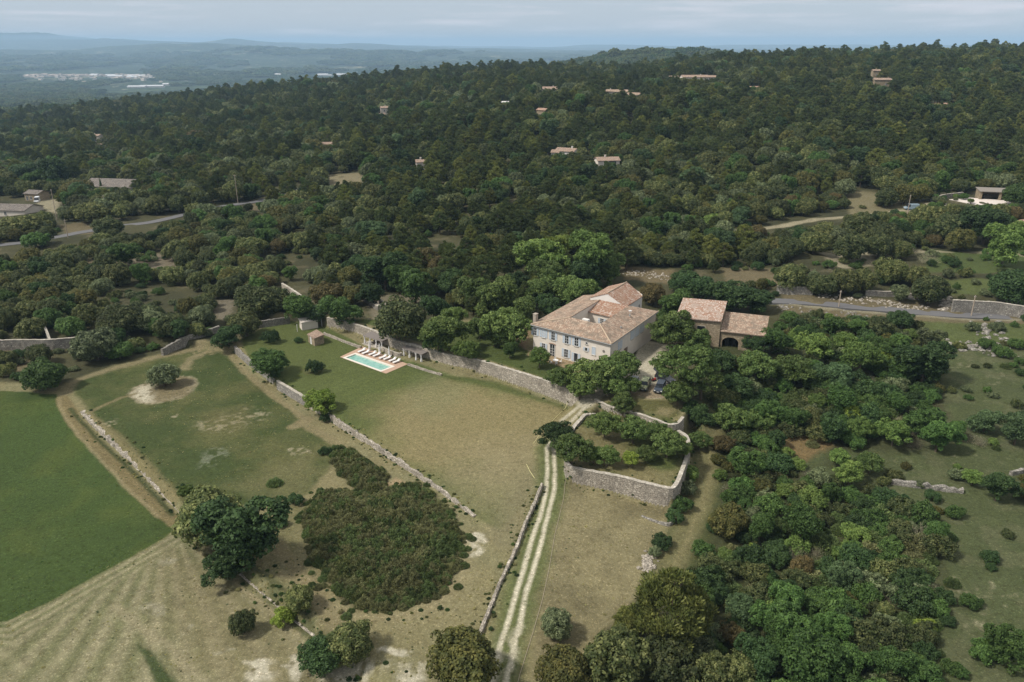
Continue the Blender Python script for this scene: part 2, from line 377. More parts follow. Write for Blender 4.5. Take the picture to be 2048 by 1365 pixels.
PLASTER_W = simple('white_render', (.60, .57, .53), .9, .15, var=.1, scale=.8)
OCHRE_ST = stone_mat('ochre_rubble', (.33, .265, .175), (.26, .205, .14), (.40, .33, .235), 2.6, .6)
TILE = tile_mat('roof_tiles', (.46, .325, .235), (.35, .245, .18), (.60, .48, .37), (.29, .235, .18))
TILE_P = tile_mat('pale_roof_tiles', (.44, .26, .17), (.36, .20, .14), (.62, .52, .44), (.40, .26, .18))
TILE_G = tile_mat('grey_roof_tiles', (.25, .22, .19), (.20, .175, .15), (.31, .28, .25), (.17, .155, .14))
TILE_O = tile_mat('orange_roof_tiles', (.42, .30, .225), (.36, .26, .20), (.50, .385, .30), (.34, .255, .20))
DARK = simple('dark_opening', (.018, .018, .02), .35, .5, var=.2)
GLASS = simple('window_glass', (.022, .026, .032), .08, .8, var=.1)
FRAME = simple('window_paint', (.55, .54, .52), .6, .3, var=.05)
SHUTTER = simple('shutter_blue_grey', (.40, .45, .50), .7, .25, var=.1)
WHITE = simple('white_cloth', (.66, .64, .62), .9, .1, var=.06)
COPE_W = simple('pool_coping', (.62, .57, .50), .8, .2, var=.08)
DECK = simple('deck_terracotta', (.40, .275, .20), .8, .2, var=.15, scale=3)
REED = simple('reed_roof', (.17, .15, .135), .95, .1, var=.3, scale=5)
WOOD = simple('grey_wood', (.24, .20, .165), .9, .1, var=.25, scale=6)
POLE = simple('pole_wood', (.33, .27, .21), .9, .1, var=.2, scale=3)
ASPH = simple('asphalt', (.12, .118, .12), .9, .2, var=.12, scale=.8)
GRAVEL = simple('gravel', (.50, .44, .38), .95, .1, var=.2, scale=.9)
METAL = simple('galvanised', (.35, .35, .34), .5, .5, .6)
TEAL = simple('teal_paint', (.03, .26, .22), .6)
RUBBER = simple('tyre', (.02, .02, .02), .8)
LAMP = simple('lamp_glass', (.65, .65, .62), .2, .6)
RED = simple('red_paint', (.50, .05, .03), .4, .5)
GUT = simple('zinc', (.30, .31, .31), .6, .4, .3)

# ------------------------------------------------------------------ ground sheet
def grid_sheet():
    ys = [26.0]
    while ys[-1] < 76: ys.append(ys[-1]*1.012)
    while ys[-1] < 190: ys.append(ys[-1]*1.0024)
    while ys[-1] < 330: ys.append(ys[-1]*1.0034)
    while ys[-1] < 1200: ys.append(ys[-1]*1.008)
    while ys[-1] < 36000: ys.append(ys[-1]*1.016)
    ys = np.array(ys)
    us = np.concatenate([np.linspace(-1.6, -.78, 40)[:-1], np.linspace(-.78, .78, 800), np.linspace(.78, 1.6, 40)[1:]])
    X = ys[:, None]*us[None, :]; Y = np.repeat(ys[:, None], len(us), 1)
    return X, Y
# colours (albedo)
C_DRY = (.255, .222, .132); C_DRY2 = (.315, .27, .18); C_GRN = (.064, .090, .032); C_MID = (.108, .132, .050)
C_DIRT = (.185, .15, .10); C_STONE = (.58, .53, .46); C_PALE = (.36, .315, .24); C_FLOOR = (.062, .062, .036); C_ROUGH = (.090, .108, .052)
def ground_colours(X, Y):
    sh = X.shape; x = X.ravel(); y = Y.ravel(); n = len(x)
    nr = y < 620
    xr, yr = x[nr], y[nr]
    wx = (fbm(xr/3.1, yr/3.1, 31)-.5); wy = (fbm(xr/3.1, yr/3.1, 47)-.5)
    n1 = fbm(xr/14, yr/14, 1); n2 = fbm(xr/3.5, yr/3.5, 2); n3 = fbm(xr/.9, yr/.9, 3, 3); n4 = fbm(xr/7, yr/7, 71)
    c = np.zeros((len(xr), 3))
    def k(col): return np.array(col)[None, :]
    def paint(m, col, a=1.0):
        nonlocal c
        m = (np.clip(m, 0, 1)*a)[:, None]; c = c*(1-m)+(k(col) if not isinstance(col, np.ndarray) else col)*m
    def pm(pts, soft=.5, warp=1.5, zz=None):
        q = hits(pts) if zz is None else PZ(pts, zz)
        return sst(-soft, soft, sdf(xr+wx*warp, yr+wy*warp, q))
    def lm(pts, w, soft=.25, warp=.8, pre=False):
        q = pts if pre else hits(pts)
        return 1-sst(w/2-soft, w/2+soft, ldist(xr+wx*warp, yr+wy*warp, q))
    # default: scrubby woodland floor with bare earth
    t = sst(.38, .62, n1)[:, None]; c = k(C_FLOOR)*(1-t)+k((.088, .084, .048))*t
    paint(sst(.64, .76, n4), (.18, .15, .105), .5)
    # open ground of the estate
    est = [(470, 680), (560, 625), (640, 620), (760, 640), (1100, 640), (1250, 700), (1340, 800), (1390, 860), (1400, 960), (1330, 1090), (1290, 1180), (1180, 1290), (1120, 1500), (-300, 1500), (-300, 760), (120, 770), (250, 725), (400, 680), (440, 700)]
    m = pm(est, 1.2, 2.5)
    gb = sst(.35, .65, fbm(xr/9, yr/9, 12))[:, None]; dry = k(C_DRY)*(1-gb)+k(C_MID)*.35*gb+k(C_DRY2)*.65*gb
    paint(m, dry)
    # dry scrubby meadow right
    for pts in ([(1860, 640), (2060, 650), (2300, 700), (2300, 1500), (1870, 1500), (1830, 1330), (1880, 1180), (1880, 1050), (1760, 1000), (1620, 960), (1690, 900), (1820, 900), (1900, 830), (1870, 760)],
                [(1560, 850), (1620, 840), (1660, 900), (1640, 950), (1560, 950), (1530, 900)]):
        paint(pm(pts, 2, 4), C_ROUGH, .9)
    for pts in ([(1430, 800), (1530, 790), (1600, 820), (1570, 900), (1560, 960), (1640, 960), (1760, 990), (1880, 1060), (1900, 1180), (1850, 1330), (1860, 1500), (1250, 1500), (1200, 1330), (1400, 1260), (1385, 1160), (1410, 1080), (1430, 1000)], [(1400, 690), (1560, 640), (1700, 640), (1840, 680), (1900, 760), (1860, 820), (1800, 900), (1690, 890), (1600, 830), (1480, 860), (1380, 850)]): paint(pm(pts, 1.5, 5), (.070, .078, .038), .85)
    mdw = pm([(1860, 640), (2300, 650), (2300, 1500), (1870, 1500), (1880, 1050), (1690, 960), (1900, 830)], 2, 4)
    paint(mdw*sst(.5, .7, n2)*.35, (.16, .155, .10)); paint(mdw*sst(.66, .76, n4*.6+n3*.4), C_PALE, .35)
    paint(pm([(1560, 840), (1600, 835), (1640, 860), (1660, 890), (1610, 920), (1570, 905)], .8, 3), (.235, .155, .085), .75)
    # green terraces / road verges upper right
    paint(pm([(1860, 560), (2060, 560), (2060, 590), (1880, 592)], 1, 3), C_MID, .9); paint(pm([(1850, 500), (2060, 500), (2060, 545), (1850, 545)], 1, 3), (.09, .12, .045), .9)
    paint(pm([(1800, 640), (2060, 650), (2060, 690), (1850, 690)], 1.5, 3), C_MID, .8)
    for pts, col in [([(1440, 535), (1560, 540), (1560, 575), (1450, 570)], C_DIRT), ([(1245, 535), (1345, 540), (1350, 570), (1250, 560)], (.20, .155, .10)), ([(1640, 505), (1740, 505), (1760, 530), (1660, 540)], C_PALE),
                     ([(1690, 380), (1760, 385), (1800, 400), (1860, 402), (1880, 430), (1760, 432), (1700, 430)], (.23, .20, .13)), ([(1560, 590), (1800, 600), (2048, 625), (2048, 650), (1780, 640), (1560, 625)], C_DIRT),
                     ([(260, 508), (350, 505), (365, 545), (300, 550), (250, 530)], (.21, .175, .14)), ([(160, 520), (250, 518), (250, 540), (180, 545)], C_DIRT), ([(430, 600), (470, 600), (460, 640), (430, 640)], (.21, .18, .15)),
                     ([(640, 350), (725, 345), (725, 375), (660, 385)], (.27, .23, .16)), ([(500, 400), (545, 395), (530, 420), (500, 425)], C_DIRT), ([(60, 390), (120, 400), (118, 428), (95, 425)], C_PALE), ([(120, 450), (220, 440), (215, 465), (130, 470)], C_DIRT),
                     ([(725, 590), (840, 590), (860, 625), (740, 640)], (.22, .19, .15)), ([(1040, 640), (1070, 650), (1050, 720), (1020, 700)], (.24, .16, .11)), ([(0, 690), (110, 690), (100, 740), (0, 745)], C_DIRT)]:
        paint(pm(pts, 1.0, 3.5)*sst(.2, .5, n2+.15), col, .85)
    for q in ([(1573, 451), (1638, 439), (1690, 435), (1758, 428), (1826, 421), (1861, 408)], [(1460, 463), (1500, 462), (1573, 451)]): paint(lm(q, 3.5, .6), C_PALE, .9)
    for q in ([(1700, 530), (1690, 515), (1760, 505), (1900, 505)], [(1930, 505), (2048, 512)]): paint(lm(q, 2.6, .6), C_PALE, .8)
    paint(pm([(1795, 465), (1880, 468), (1875, 490), (1800, 487)], .8, 3)*sst(.35, .6, n3), (.30, .28, .25), .9)
    # main lawn
    LAWN = [(480, 680), (560, 640), (640, 650), (720, 690), (884, 745), (1000, 770), (1160, 800), (1120, 850), (1098, 900), (1090, 990), (1080, 968), (1000, 1060), (945, 1035), (880, 978), (800, 925), (680, 845), (612, 800), (555, 765), (500, 725)]
    lw = pm(LAWN, .6, .6)
    cx, cy = hit(940, 850)[:2]
    dd = np.hypot((xr-cx)/1.15, (yr-cy)/1.0)
    tan = 1-sst(12, 27, dd+(n1-.5)*16+(n2-.5)*6)
    lg = k((.112, .135, .050))*(1-tan[:, None])+k((.262, .222, .125))*tan[:, None]
    lg = lg*(1+.16*(n2-.5)[:, None]+.035*np.sin(dd*3.1+n2*5+n1*4)[:, None]*(.4+n4)[:, None])
    paint(lw, lg)
    pc = hit(870, 790)[:2]; paint(lw*(1-sst(3, 9, np.hypot(xr-pc[0], (yr-pc[1])*.6)+wx*6)), (.21, .225, .13), .35)
    q = hit(1050, 960)[:2]; paint(lw*(1-sst(6, 22, np.hypot(xr-q[0], yr-q[1])+wx*8)), C_DRY2, .6)
    paint(lm([(1070, 960), (1000, 1080)], 5, 2, 2), (.24, .21, .14), .5)
    # garden terrace greens
    paint(pm([(690, 640), (760, 655), (880, 700), (1000, 728), (1160, 780), (1130, 720), (1050, 700), (1000, 650), (860, 640)], .5, 1), (.085, .108, .038))
    paint(pm([(650, 664), (722, 693), (816, 727), (883, 748), (1000, 765), (1160, 797), (1160, 800), (1000, 782), (884, 755), (816, 735)], 1.0, 1), (.085, .112, .038), .75)
    paint(lw*pm([(480, 680), (640, 655), (700, 690), (600, 760), (540, 740)], 3, 3), (.105, .125, .045), .6)
    paint(pm([(1060, 700), (1150, 720), (1222, 738), (1218, 752), (1140, 740), (1055, 712)], .4, .6), (.40, .29, .20), .9)
    # gravel yard and the drive
    YARD = [(1276, 700), (1290, 680), (1330, 690), (1400, 700), (1440, 705), (1440, 720), (1340, 720), (1315, 745), (1360, 785), (1345, 793), (1322, 798), (1298, 798), (1262, 788), (1225, 775), (1190, 790), (1178, 805), (1160, 800), (1180, 780), (1210, 750), (1262, 745)]
    paint(pm(YARD, .25, .5), (.50, .45, .385))
    paint(pm([(1262, 770), (1350, 770), (1365, 790), (1340, 796), (1298, 798), (1262, 788)], .3, .5), (.335, .265, .20))
    paint(pm([(1265, 800), (1340, 802), (1360, 830), (1336, 846), (1290, 830), (1240, 815)], .5, 1), (.13, .125, .055))
    paint(pm([(1320, 815), (1345, 818), (1340, 835), (1310, 830)], .8, 2), (.30, .25, .16), .6)
    paint(pm([(1600, 640), (1640, 640), (1640, 650), (1600, 650)], .8, 2), (.27, .16, .09), .6)
    # orchard
    oc = pm(ORW+[(1316, 841), (1223, 818)], .3, .2, ORZ)
    tt = sst(.4, .65, n1+ .25*(n2-.5))[:, None]; paint(oc, k((.095, .115, .042))*(1-tt)+k((.20, .175, .095))*tt)
    paint(oc*pm([(1250, 955), (1350, 940), (1370, 900), (1340, 985)], 1.2, 2), (.235, .20, .115), .7)
    # lower dry field between track and orchard
    lf = pm([(1125, 950), (1200, 975), (1340, 1012), (1320, 1060), (1290, 1150), (1260, 1220), (1150, 1300), (1080, 1365), (1060, 1200), (1110, 1000)], .8, 1)
    paint(lf, (k((.262, .225, .14))*(1+.5*(n2-.5)[:, None])*(1-.25*sst(.4, .7, n4)[:, None])), .9)
    paint(pm([(1108, 890), (1130, 930), (1130, 960), (1118, 1000), (1112, 960)], .6, 1), (.10, .125, .045), .85)
    # F1 field (middle left)
    f1 = pm([(140, 770), (250, 733), (390, 700), (440, 700), (480, 735), (540, 790), (610, 845), (690, 900), (620, 985), (560, 1010), (480, 1015), (370, 1010), (300, 950), (230, 880), (170, 818)], .8, 1.5)
    gt = sst(.35, .75, n1*.6+n2*.4)[:, None]; paint(f1, k((.066, .088, .033))*(1-gt)+k((.128, .130, .058))*gt)
    paint(f1*pm([(480, 960), (640, 900), (640, 1000), (540, 1010)], 3, 6), (.19, .175, .095), .55)
    paint(pm([(560, 1010), (620, 1000), (600, 1120), (640, 1180), (560, 1180), (530, 1100)], 1.5, 3)*sst(.3, .6, n2+.1), (.15, .145, .075), .6)
    def ell(px, py, rx, ry, wp=1.0):
        a = hit(px, py); b = hit(px+rx, py); d = hit(px, py-ry); return np.hypot((xr+wx*wp-a[0])/abs(b[0]-a[0]), (yr+wy*wp-a[1])/abs(d[1]-a[1]))
    e = ell(328, 780, 62, 27, 2.0); paint(1-sst(.9, 1.05, e), (.215, .178, .115)); paint((1-sst(.8, 1.05, e))*(1-sst(290, 320, 1024+F*xr/(yr*CT+(H+1.6)*ST)))*sst(.25, .5, n3), C_STONE, .9)
    paint((sst(.7, .9, e)-sst(.95, 1.1, e))*sst(.3, .6, n3), C_PALE, .6)
    paint(lm([(272, 788), (240, 797), (182, 824)], 1.1, .4, .6), (.22, .185, .11), .85)
    paint(lm([(130, 790), (150, 762), (230, 738), (330, 712), (400, 690)], 2.4, .9, 1.5), (.24, .20, .13), .75)
    paint(lm([(440, 690), (410, 705), (380, 720), (372, 738)], 2.2, .7, 2.5), (.26, .22, .14), .8); paint((1-sst(.6, 1.1, ell(410, 705, 32, 14, 3)))*sst(.35, .6, n3), (.27, .225, .14), .8)
    for q, w in (([(455, 700), (480, 735), (520, 772), (560, 803), (600, 832), (618, 843)], 1.5), ([(618, 840), (585, 855)], 2.6), ([(600, 845), (640, 868), (690, 900)], 2.0)): paint(lm(q, w, .5, 1.0), (.27, .225, .14), .85)
    for a, b, rx, ry, s_ in ((435, 850, 60, 12, .55), (445, 862, 20, 5, .5), (600, 905, 26, 8, .58), (215, 850, 16, 10, .5), (345, 835, 8, 4, .5), (490, 830, 50, 15, .6)):
        paint((1-sst(.5, 1.2, ell(a, b, rx, ry, 4)))*sst(s_-.1, s_+.1, n3), C_PALE, .75)
    paint((1-sst(.5, 1.2, ell(428, 915, 32, 22, 3)))*sst(.4, .6, n3), (.20, .215, .165), .7)
    paint((1-sst(.4, 1.2, ell(455, 835, 60, 26, 6))), (.17, .15, .075), .5)
    paint(lm([(175, 830), (240, 880), (300, 940), (352, 1000)], 1.8, .7, .8), (.23, .19, .11), .7)
    # F2 bright green field + mown margin
    f2 = pm([(-300, 780), (60, 785), (112, 790), (122, 820), (150, 862), (200, 915), (260, 980), (320, 1030), (352, 1062), (300, 1095), (200, 1150), (100, 1205), (0, 1252), (-300, 1400)], .35, .8)
    gt = (n1*.5+n2*.3+n3*.2)[:, None]; paint(f2, k((.062, .094, .030))*(1.25-gt*.5)+k((.022, .018, .004))*sst(.4, .8, n4)[:, None])
    paint(lm([(124, 798), (150, 848), (195, 892), (250, 950), (300, 1005), (352, 1045)], 2.7, .35, .6), (.205, .165, .092)); paint(lm([(117, 795), (122, 820), (146, 858), (192, 910), (252, 975), (318, 1035)], .7, .3, .6), (.30, .25, .16), .7)
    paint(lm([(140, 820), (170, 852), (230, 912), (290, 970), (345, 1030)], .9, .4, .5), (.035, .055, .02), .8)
    # lower-left mown field with fan of stripes
    lf2 = pm([(352, 1064), (300, 1095), (200, 1150), (100, 1205), (0, 1252), (-300, 1400), (-300, 1600), (780, 1600), (700, 1365), (640, 1300), (560, 1235), (480, 1160), (420, 1105)], .4, .8)
    fx_, fy_ = hit(290, 1085)[:2]
    ang = np.arctan2(xr-fx_, -(yr-fy_-9)); rr = np.hypot(xr-fx_, yr-fy_)
    bx, by = hit(352, 1060)[:2]; b2 = hit(0, 1252)[:2]; ex, ey = b2[0]-bx, b2[1]-by; eL = math.hypot(ex, ey); edge = abs((xr-bx)*ey-(yr-by)*ex)/eL
    s1 = .5+.5*np.sin(ang*58+n4*2.2+rr*.03); s2 = .5+.5*np.sin(edge*4.2+n4*2); em = 1-sst(3, 6, edge)
    st = (s1*(1-em)+s2*em)
    st = st*(.5+.6*n2)
    st = .15+st*.75; lc = k((.155, .16, .085))*(1-st[:, None])+k((.33, .295, .205))*st[:, None]; lc = lc*(1+.3*(n3-.5)[:, None])
    paint(lf2, lc)
    rt = pm([(320, 1100), (480, 1160), (640, 1300), (700, 1400), (420, 1400), (330, 1250)], 4, 4); paint(lf2*rt, k((.235, .20, .125))*(.9+.3*n2[:, None]), .65)
    paint(lm([(232, 1215), (300, 1268), (370, 1325), (410, 1370)], 1.3, .6, 1.0), (.33, .29, .20), .8)
    paint(pm([(276, 1288), (300, 1300), (350, 1365), (380, 1400), (320, 1400)], .4, 1.2), (.050, .075, .028), .9)
    for a, b, rx, ry in ((300, 1185, 16, 8), (310, 1220, 20, 12), (365, 1270, 16, 12), (445, 1295, 20, 8), (330, 1125, 20, 8)): paint((1-sst(.4, 1.1, ell(a, b, rx, ry, 4)))*sst(.3, .6, n3+.05), (.34, .31, .24), .7)
    for a, b, rx, ry in ((520, 1340, 30, 22), (590, 1340, 30, 20), (700, 1350, 70, 26), (820, 1345, 50, 24), (935, 1095, 22, 22), (950, 1075, 26, 12), (790, 1300, 30, 12)): paint((1-sst(.5, 1.15, ell(a, b, rx, ry, 5)))*sst(.28, .46, n3*.6+n2*.4), C_STONE, .9)
    paint(lm([(500, 1150), (560, 1200), (640, 1262), (700, 1312)], 3.0, .5, 1.0)*sst(.3, .5, n2), (.045, .065, .025), .6)
    paint(lm([(400, 1105), (470, 1165), (540, 1225), (600, 1270)], .6, .25, .8), (.32, .27, .18), .7)
    # path around the broom
    RING = [(560, 1150), (610, 1165), (640, 1195), (690, 1225), (740, 1240), (800, 1238), (860, 1218), (900, 1185), (925, 1140), (930, 1090)]
    paint(lm(RING, 1.7, .7, 1.0), (.29, .245, .155), .8); paint(lm([(520, 1060), (560, 1100), (600, 1150), (640, 1200), (665, 1250)], 2.4, .8, 1.5), (.25, .205, .13), .7)
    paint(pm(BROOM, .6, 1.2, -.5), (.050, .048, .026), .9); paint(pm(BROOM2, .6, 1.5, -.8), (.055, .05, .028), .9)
    paint(pm([(765, 970), (790, 955), (812, 970), (800, 990), (775, 992)], .5, 1.5), (.36, .27, .18), .9)
    for i in range(9):
        o_ = (i-4)*14; paint(lm([(905+o_*.8, 1090), (900+o_*.9, 1150), (850+o_, 1215+abs(o_)*.1), (800+o_*1.3, 1262)], .5, .3, 1.2)*sst(.3, .6, n2), (.33, .29, .19), .45)
    # wheel tracks
    RL = [(1100, 885), (1094, 897), (1095, 944), (1092, 982), (1080, 1033), (1062, 1085), (1038, 1170), (1018, 1238), (997, 1307), (984, 1380), (960, 1500)]
    RR_ = [(1108, 885), (1107, 897), (1110, 944), (1108, 982), (1097, 1026), (1085, 1078), (1073, 1119), (1052, 1187), (1038, 1255), (1026, 1307), (1009, 1380), (985, 1500)]
    mid = [((a[0]+b[0])/2, (a[1]+b[1])/2) for a, b in zip(RL, RR_)]
    paint(lm(mid, 4.8, 1.3, 1.5), (.125, .15, .060), .85)
    for q in (RL, RR_): paint(lm(q, .66, .26, .3)*sst(.05, .3, n3), (.66, .60, .51), 1.0); paint(lm(q[8:], 1.2, .45, .6)*sst(.35, .6, n3), (.55, .50, .42), .6)
    paint(lm(mid[8:], 3.2, 1.2, 1.5)*sst(.35, .65, n3), (.36, .33, .26), .4)
    for q in ([(1122, 843), (1150, 820), (1174, 800)], [(1140, 846), (1160, 826), (1184, 804)]): paint(lm(q, .75, .25, .3), (.50, .45, .38), .95)
    paint(lm([(1172, 806), (1200, 784), (1230, 762)], 3.6, .6, .6), (.48, .43, .37), .9)
    paint(pm([(1380, 850), (1445, 850), (1445, 960), (1430, 1060), (1385, 1170), (1312, 1165), (1335, 1060), (1362, 1005), (1388, 900)], .8, 2), (.085, .095, .042), .9)
    # the grass lane right of the orchard
    LANE = [(1425, 860), (1415, 923), (1410, 973), (1390, 1030), (1368, 1078), (1345, 1126), (1330, 1170)]
    paint(lm(LANE, 4.2, .8, 1.2), (.185, .17, .092), .95); paint(lm([(a+8, b) for a, b in LANE], .9, .4, .8), (.24, .21, .12), .7)
    paint(lm([(1449, 795), (1441, 815)], 2.2, .4, .5), C_PALE, .9)
    q = hits([(1560, 602), (1677, 612), (1785, 620), (1888, 629), (2060, 637)]); paint(lm([(p[0], p[1]-3) for p in q], 2.4, .8, 2, True), (.33, .30, .24), .7)
    # earth terrace above the garden
    paint(pm([(600, 740), (640, 735), (650, 742), (612, 750)], .4, 1), (.2, .17, .1), .3)
    c *= (1+.22*(n3-.5))[:, None]
    out = np.zeros((n, 3)); out[nr] = c
    xf, yf = x[~nr], y[~nr]; a = sst(.4, .65, fbm(xf/60, yf/60, 61))[:, None]
    out[~nr] = np.array((.036, .048, .022))*(1-a)+np.array((.06, .065, .034))*a
    gl = out.mean(1, keepdims=True); out = out*np.array((.98, .97, .91))
    return np.clip(out, 0, 1).reshape(sh+(3,))
def ground_mat():
    m, n, l, b = new_mat('ground_cover'); b.inputs['Roughness'].default_value = .95; b.inputs['Specular IOR Level'].default_value = .1
    at = n.new('ShaderNodeAttribute'); at.attribute_name = 'Col'
    g = n.new('ShaderNodeNewGeometry').outputs['Position']
    n1 = noise(n, l, 1.6, g, 6, .7); n2 = noise(n, l, 5.5, g, 4, .7)
    c = mixrgb(n, l, at.outputs['Color'], (.62, .60, .56), ramp_(n, l, n1, .30, .52, (1, 1, 1), (0, 0, 0)), 'MULTIPLY')
    c = mixrgb(n, l, c, (1.5, 1.46, 1.36), ramp_(n, l, n2, .50, .68), 'MULTIPLY'); c = mixrgb(n, l, c, (.60, .62, .58), ramp_(n, l, noise(n, l, 3.1, g, 5, .8), .42, .30), 'MULTIPLY')
    # far plain: hedges, fields, patches
    mpn = n.new('ShaderNodeMapping'); mpn.inputs['Scale'].default_value = (1/260, 1/520, 0); l.new(g, mpn.inputs[0])
    v = n.new('ShaderNodeTexVoronoi'); l.new(mpn.outputs[0], v.inputs['Vector']); v.inputs['Scale'].default_value = 1
    sep = n.new('ShaderNodeSeparateColor'); l.new(v.outputs['Color'], sep.inputs[0])
    fcol = mixrgb(n, l, (.030, .046, .024), (.055, .075, .035), sep.outputs[0]); fcol = mixrgb(n, l, fcol, (.17, .16, .10), ramp_(n, l, sep.outputs[1], .86, .93))
    fn = noise(n, l, .0045, g, 7, .7); fn2 = noise(n, l, .012, g, 7, .8); fcol = mixrgb(n, l, fcol, (.018, .030, .016), ramp_(n, l, fn, .44, .52)); fcol = mixrgb(n, l, fcol, (.014, .024, .013), ramp_(n, l, fn2, .48, .56)); fcol = mixrgb(n, l, fcol, (.26, .25, .20), ramp_(n, l, noise(n, l, .013, g, 4, .6), .64, .67))
    fcol = mixrgb(n, l, fcol, (1.25, 1.25, 1.2), 1.0, 'MULTIPLY'); sx = n.new('ShaderNodeSeparateXYZ'); l.new(g, sx.inputs[0])
    mr = n.new('ShaderNodeMapRange'); l.new(sx.outputs[1], mr.inputs[0]); mr.inputs[1].default_value = 2200; mr.inputs[2].default_value = 3400
    c = mixrgb(n, l, c, fcol, mr.outputs[0])
    l.new(c, b.inputs['Base Color'])
    bp = n.new('ShaderNodeBump'); bp.inputs['Strength'].default_value = .7; bp.inputs['Distance'].default_value = .12; l.new(n1, bp.inputs['Height']); l.new(bp.outputs[0], b.inputs['Normal'])
    return m
def np_mesh(name, V, Q, mats):
    me = bpy.data.meshes.new(name); nq = len(Q)
    me.vertices.add(len(V)); me.vertices.foreach_set('co', np.ascontiguousarray(V, np.float32).ravel())
    me.loops.add(nq*4); me.loops.foreach_set('vertex_index', np.ascontiguousarray(Q, np.int32).ravel())
    me.polygons.add(nq); me.polygons.foreach_set('loop_start', np.arange(0, nq*4, 4, dtype=np.int32))
    for m in mats: me.materials.append(m)
    me.update(calc_edges=True); return me
X, Y = grid_sheet(); Zg = zt(X, Y)
V = np.stack([X, Y, Zg], -1).reshape(-1, 3); r_, c_ = X.shape
idx = np.arange(r_*c_).reshape(r_, c_); Q = np.stack([idx[:-1, :-1], idx[:-1, 1:], idx[1:, 1:], idx[1:, :-1]], -1).reshape(-1, 4)
gm = np_mesh('ground', V, Q, [ground_mat()]); gm.polygons.foreach_set('use_smooth', np.ones(len(Q), bool))
ca = gm.color_attributes.new('Col', 'FLOAT_COLOR', 'POINT'); cc = ground_colours(X, Y).reshape(-1, 3)
ca.data.foreach_set('color', np.concatenate([cc, np.ones((len(cc), 1))], 1).astype(np.float32).ravel())
ground = bpy.data.objects.new('ground', gm); COL.objects.link(ground); tag(ground, 'sloping ground of lawns, dry fields and woodland floor', kind='structure')

# ------------------------------------------------------------------ roads
def ribbon(name, pts, w, mat, lift=.08, label=None, kind='structure', pre=False):
    q = pts if pre else hits(pts); q = [Vector((p[0], p[1], 0)) for p in q]
    s = [q[0]]
    for a, b in zip(q[:-1], q[1:]):
        n = max(1, int((b-a).length/1.5))
        for i in range(1, n+1): s.append(a.lerp(b, i/n))
    for _ in range(6): s = [s[0]]+[(s[i-1]+s[i]*2+s[i+1])/4 for i in range(1, len(s)-1)]+[s[-1]]
    vs = []; fs = []; nx = 6
    for i, p in enumerate(s):
        d = (s[min(i+1, len(s)-1)]-s[max(i-1, 0)]).normalized(); nrm = Vector((-d.y, d.x, 0))
        for j in range(nx+1):
            a = p+nrm*w*(j/nx-.5); vs.append([a.x, a.y, 0])
    vs = np.array(vs); z = zt(vs[:, 0], vs[:, 1]).reshape(-1, nx+1); zc = z.mean(1, keepdims=True)
    k = np.ones(9)/9; zc2 = np.convolve(np.pad(zc[:, 0], 4, mode='edge'), k, 'valid')[:, None]
    z = np.maximum(zc2+lift, z*.0+zc2+lift); vs[:, 2] = np.repeat(z, nx+1, 1).ravel() if z.shape[1] == 1 else z.ravel()
    b = MB(); n = len(s)
    b.v = [tuple(v) for v in vs]; lo = len(b.v)
    for i in range(n-1):
        for j in range(nx): a = i*(nx+1)+j; b.f.append((a, a+1, a+nx+2, a+nx+1)); b.m.append(0)
    # side skirts so that the sheet has thickness
    for j in (0, nx):
        k0 = len(b.v)
        for i in range(n): v = b.v[i*(nx+1)+j]; b.v.append((v[0], v[1], v[2]-.5))
        for i in range(n-1): b.f.append((i*(nx+1)+j, (i+1)*(nx+1)+j, k0+i+1, k0+i)); b.m.append(0)
    o = b.build(name, mat); tag(o, label, kind=kind); return o
ribbon('road', [(-40, 497), (0, 491), (51, 486), (120, 474), (164, 465), (239, 453), (290, 448), (369, 430), (420, 419), (461, 411), (513, 404), (560, 392), (620, 372)], 5.0, ASPH, .15, 'grey asphalt lane winding through the wood on the left')
ribbon('road', [(1500, 600), (1556, 604), (1677, 613), (1785, 621), (1888, 630), (2048, 637), (2120, 640)], 4.4, ASPH, .15, 'grey asphalt lane running behind the barn on the right')
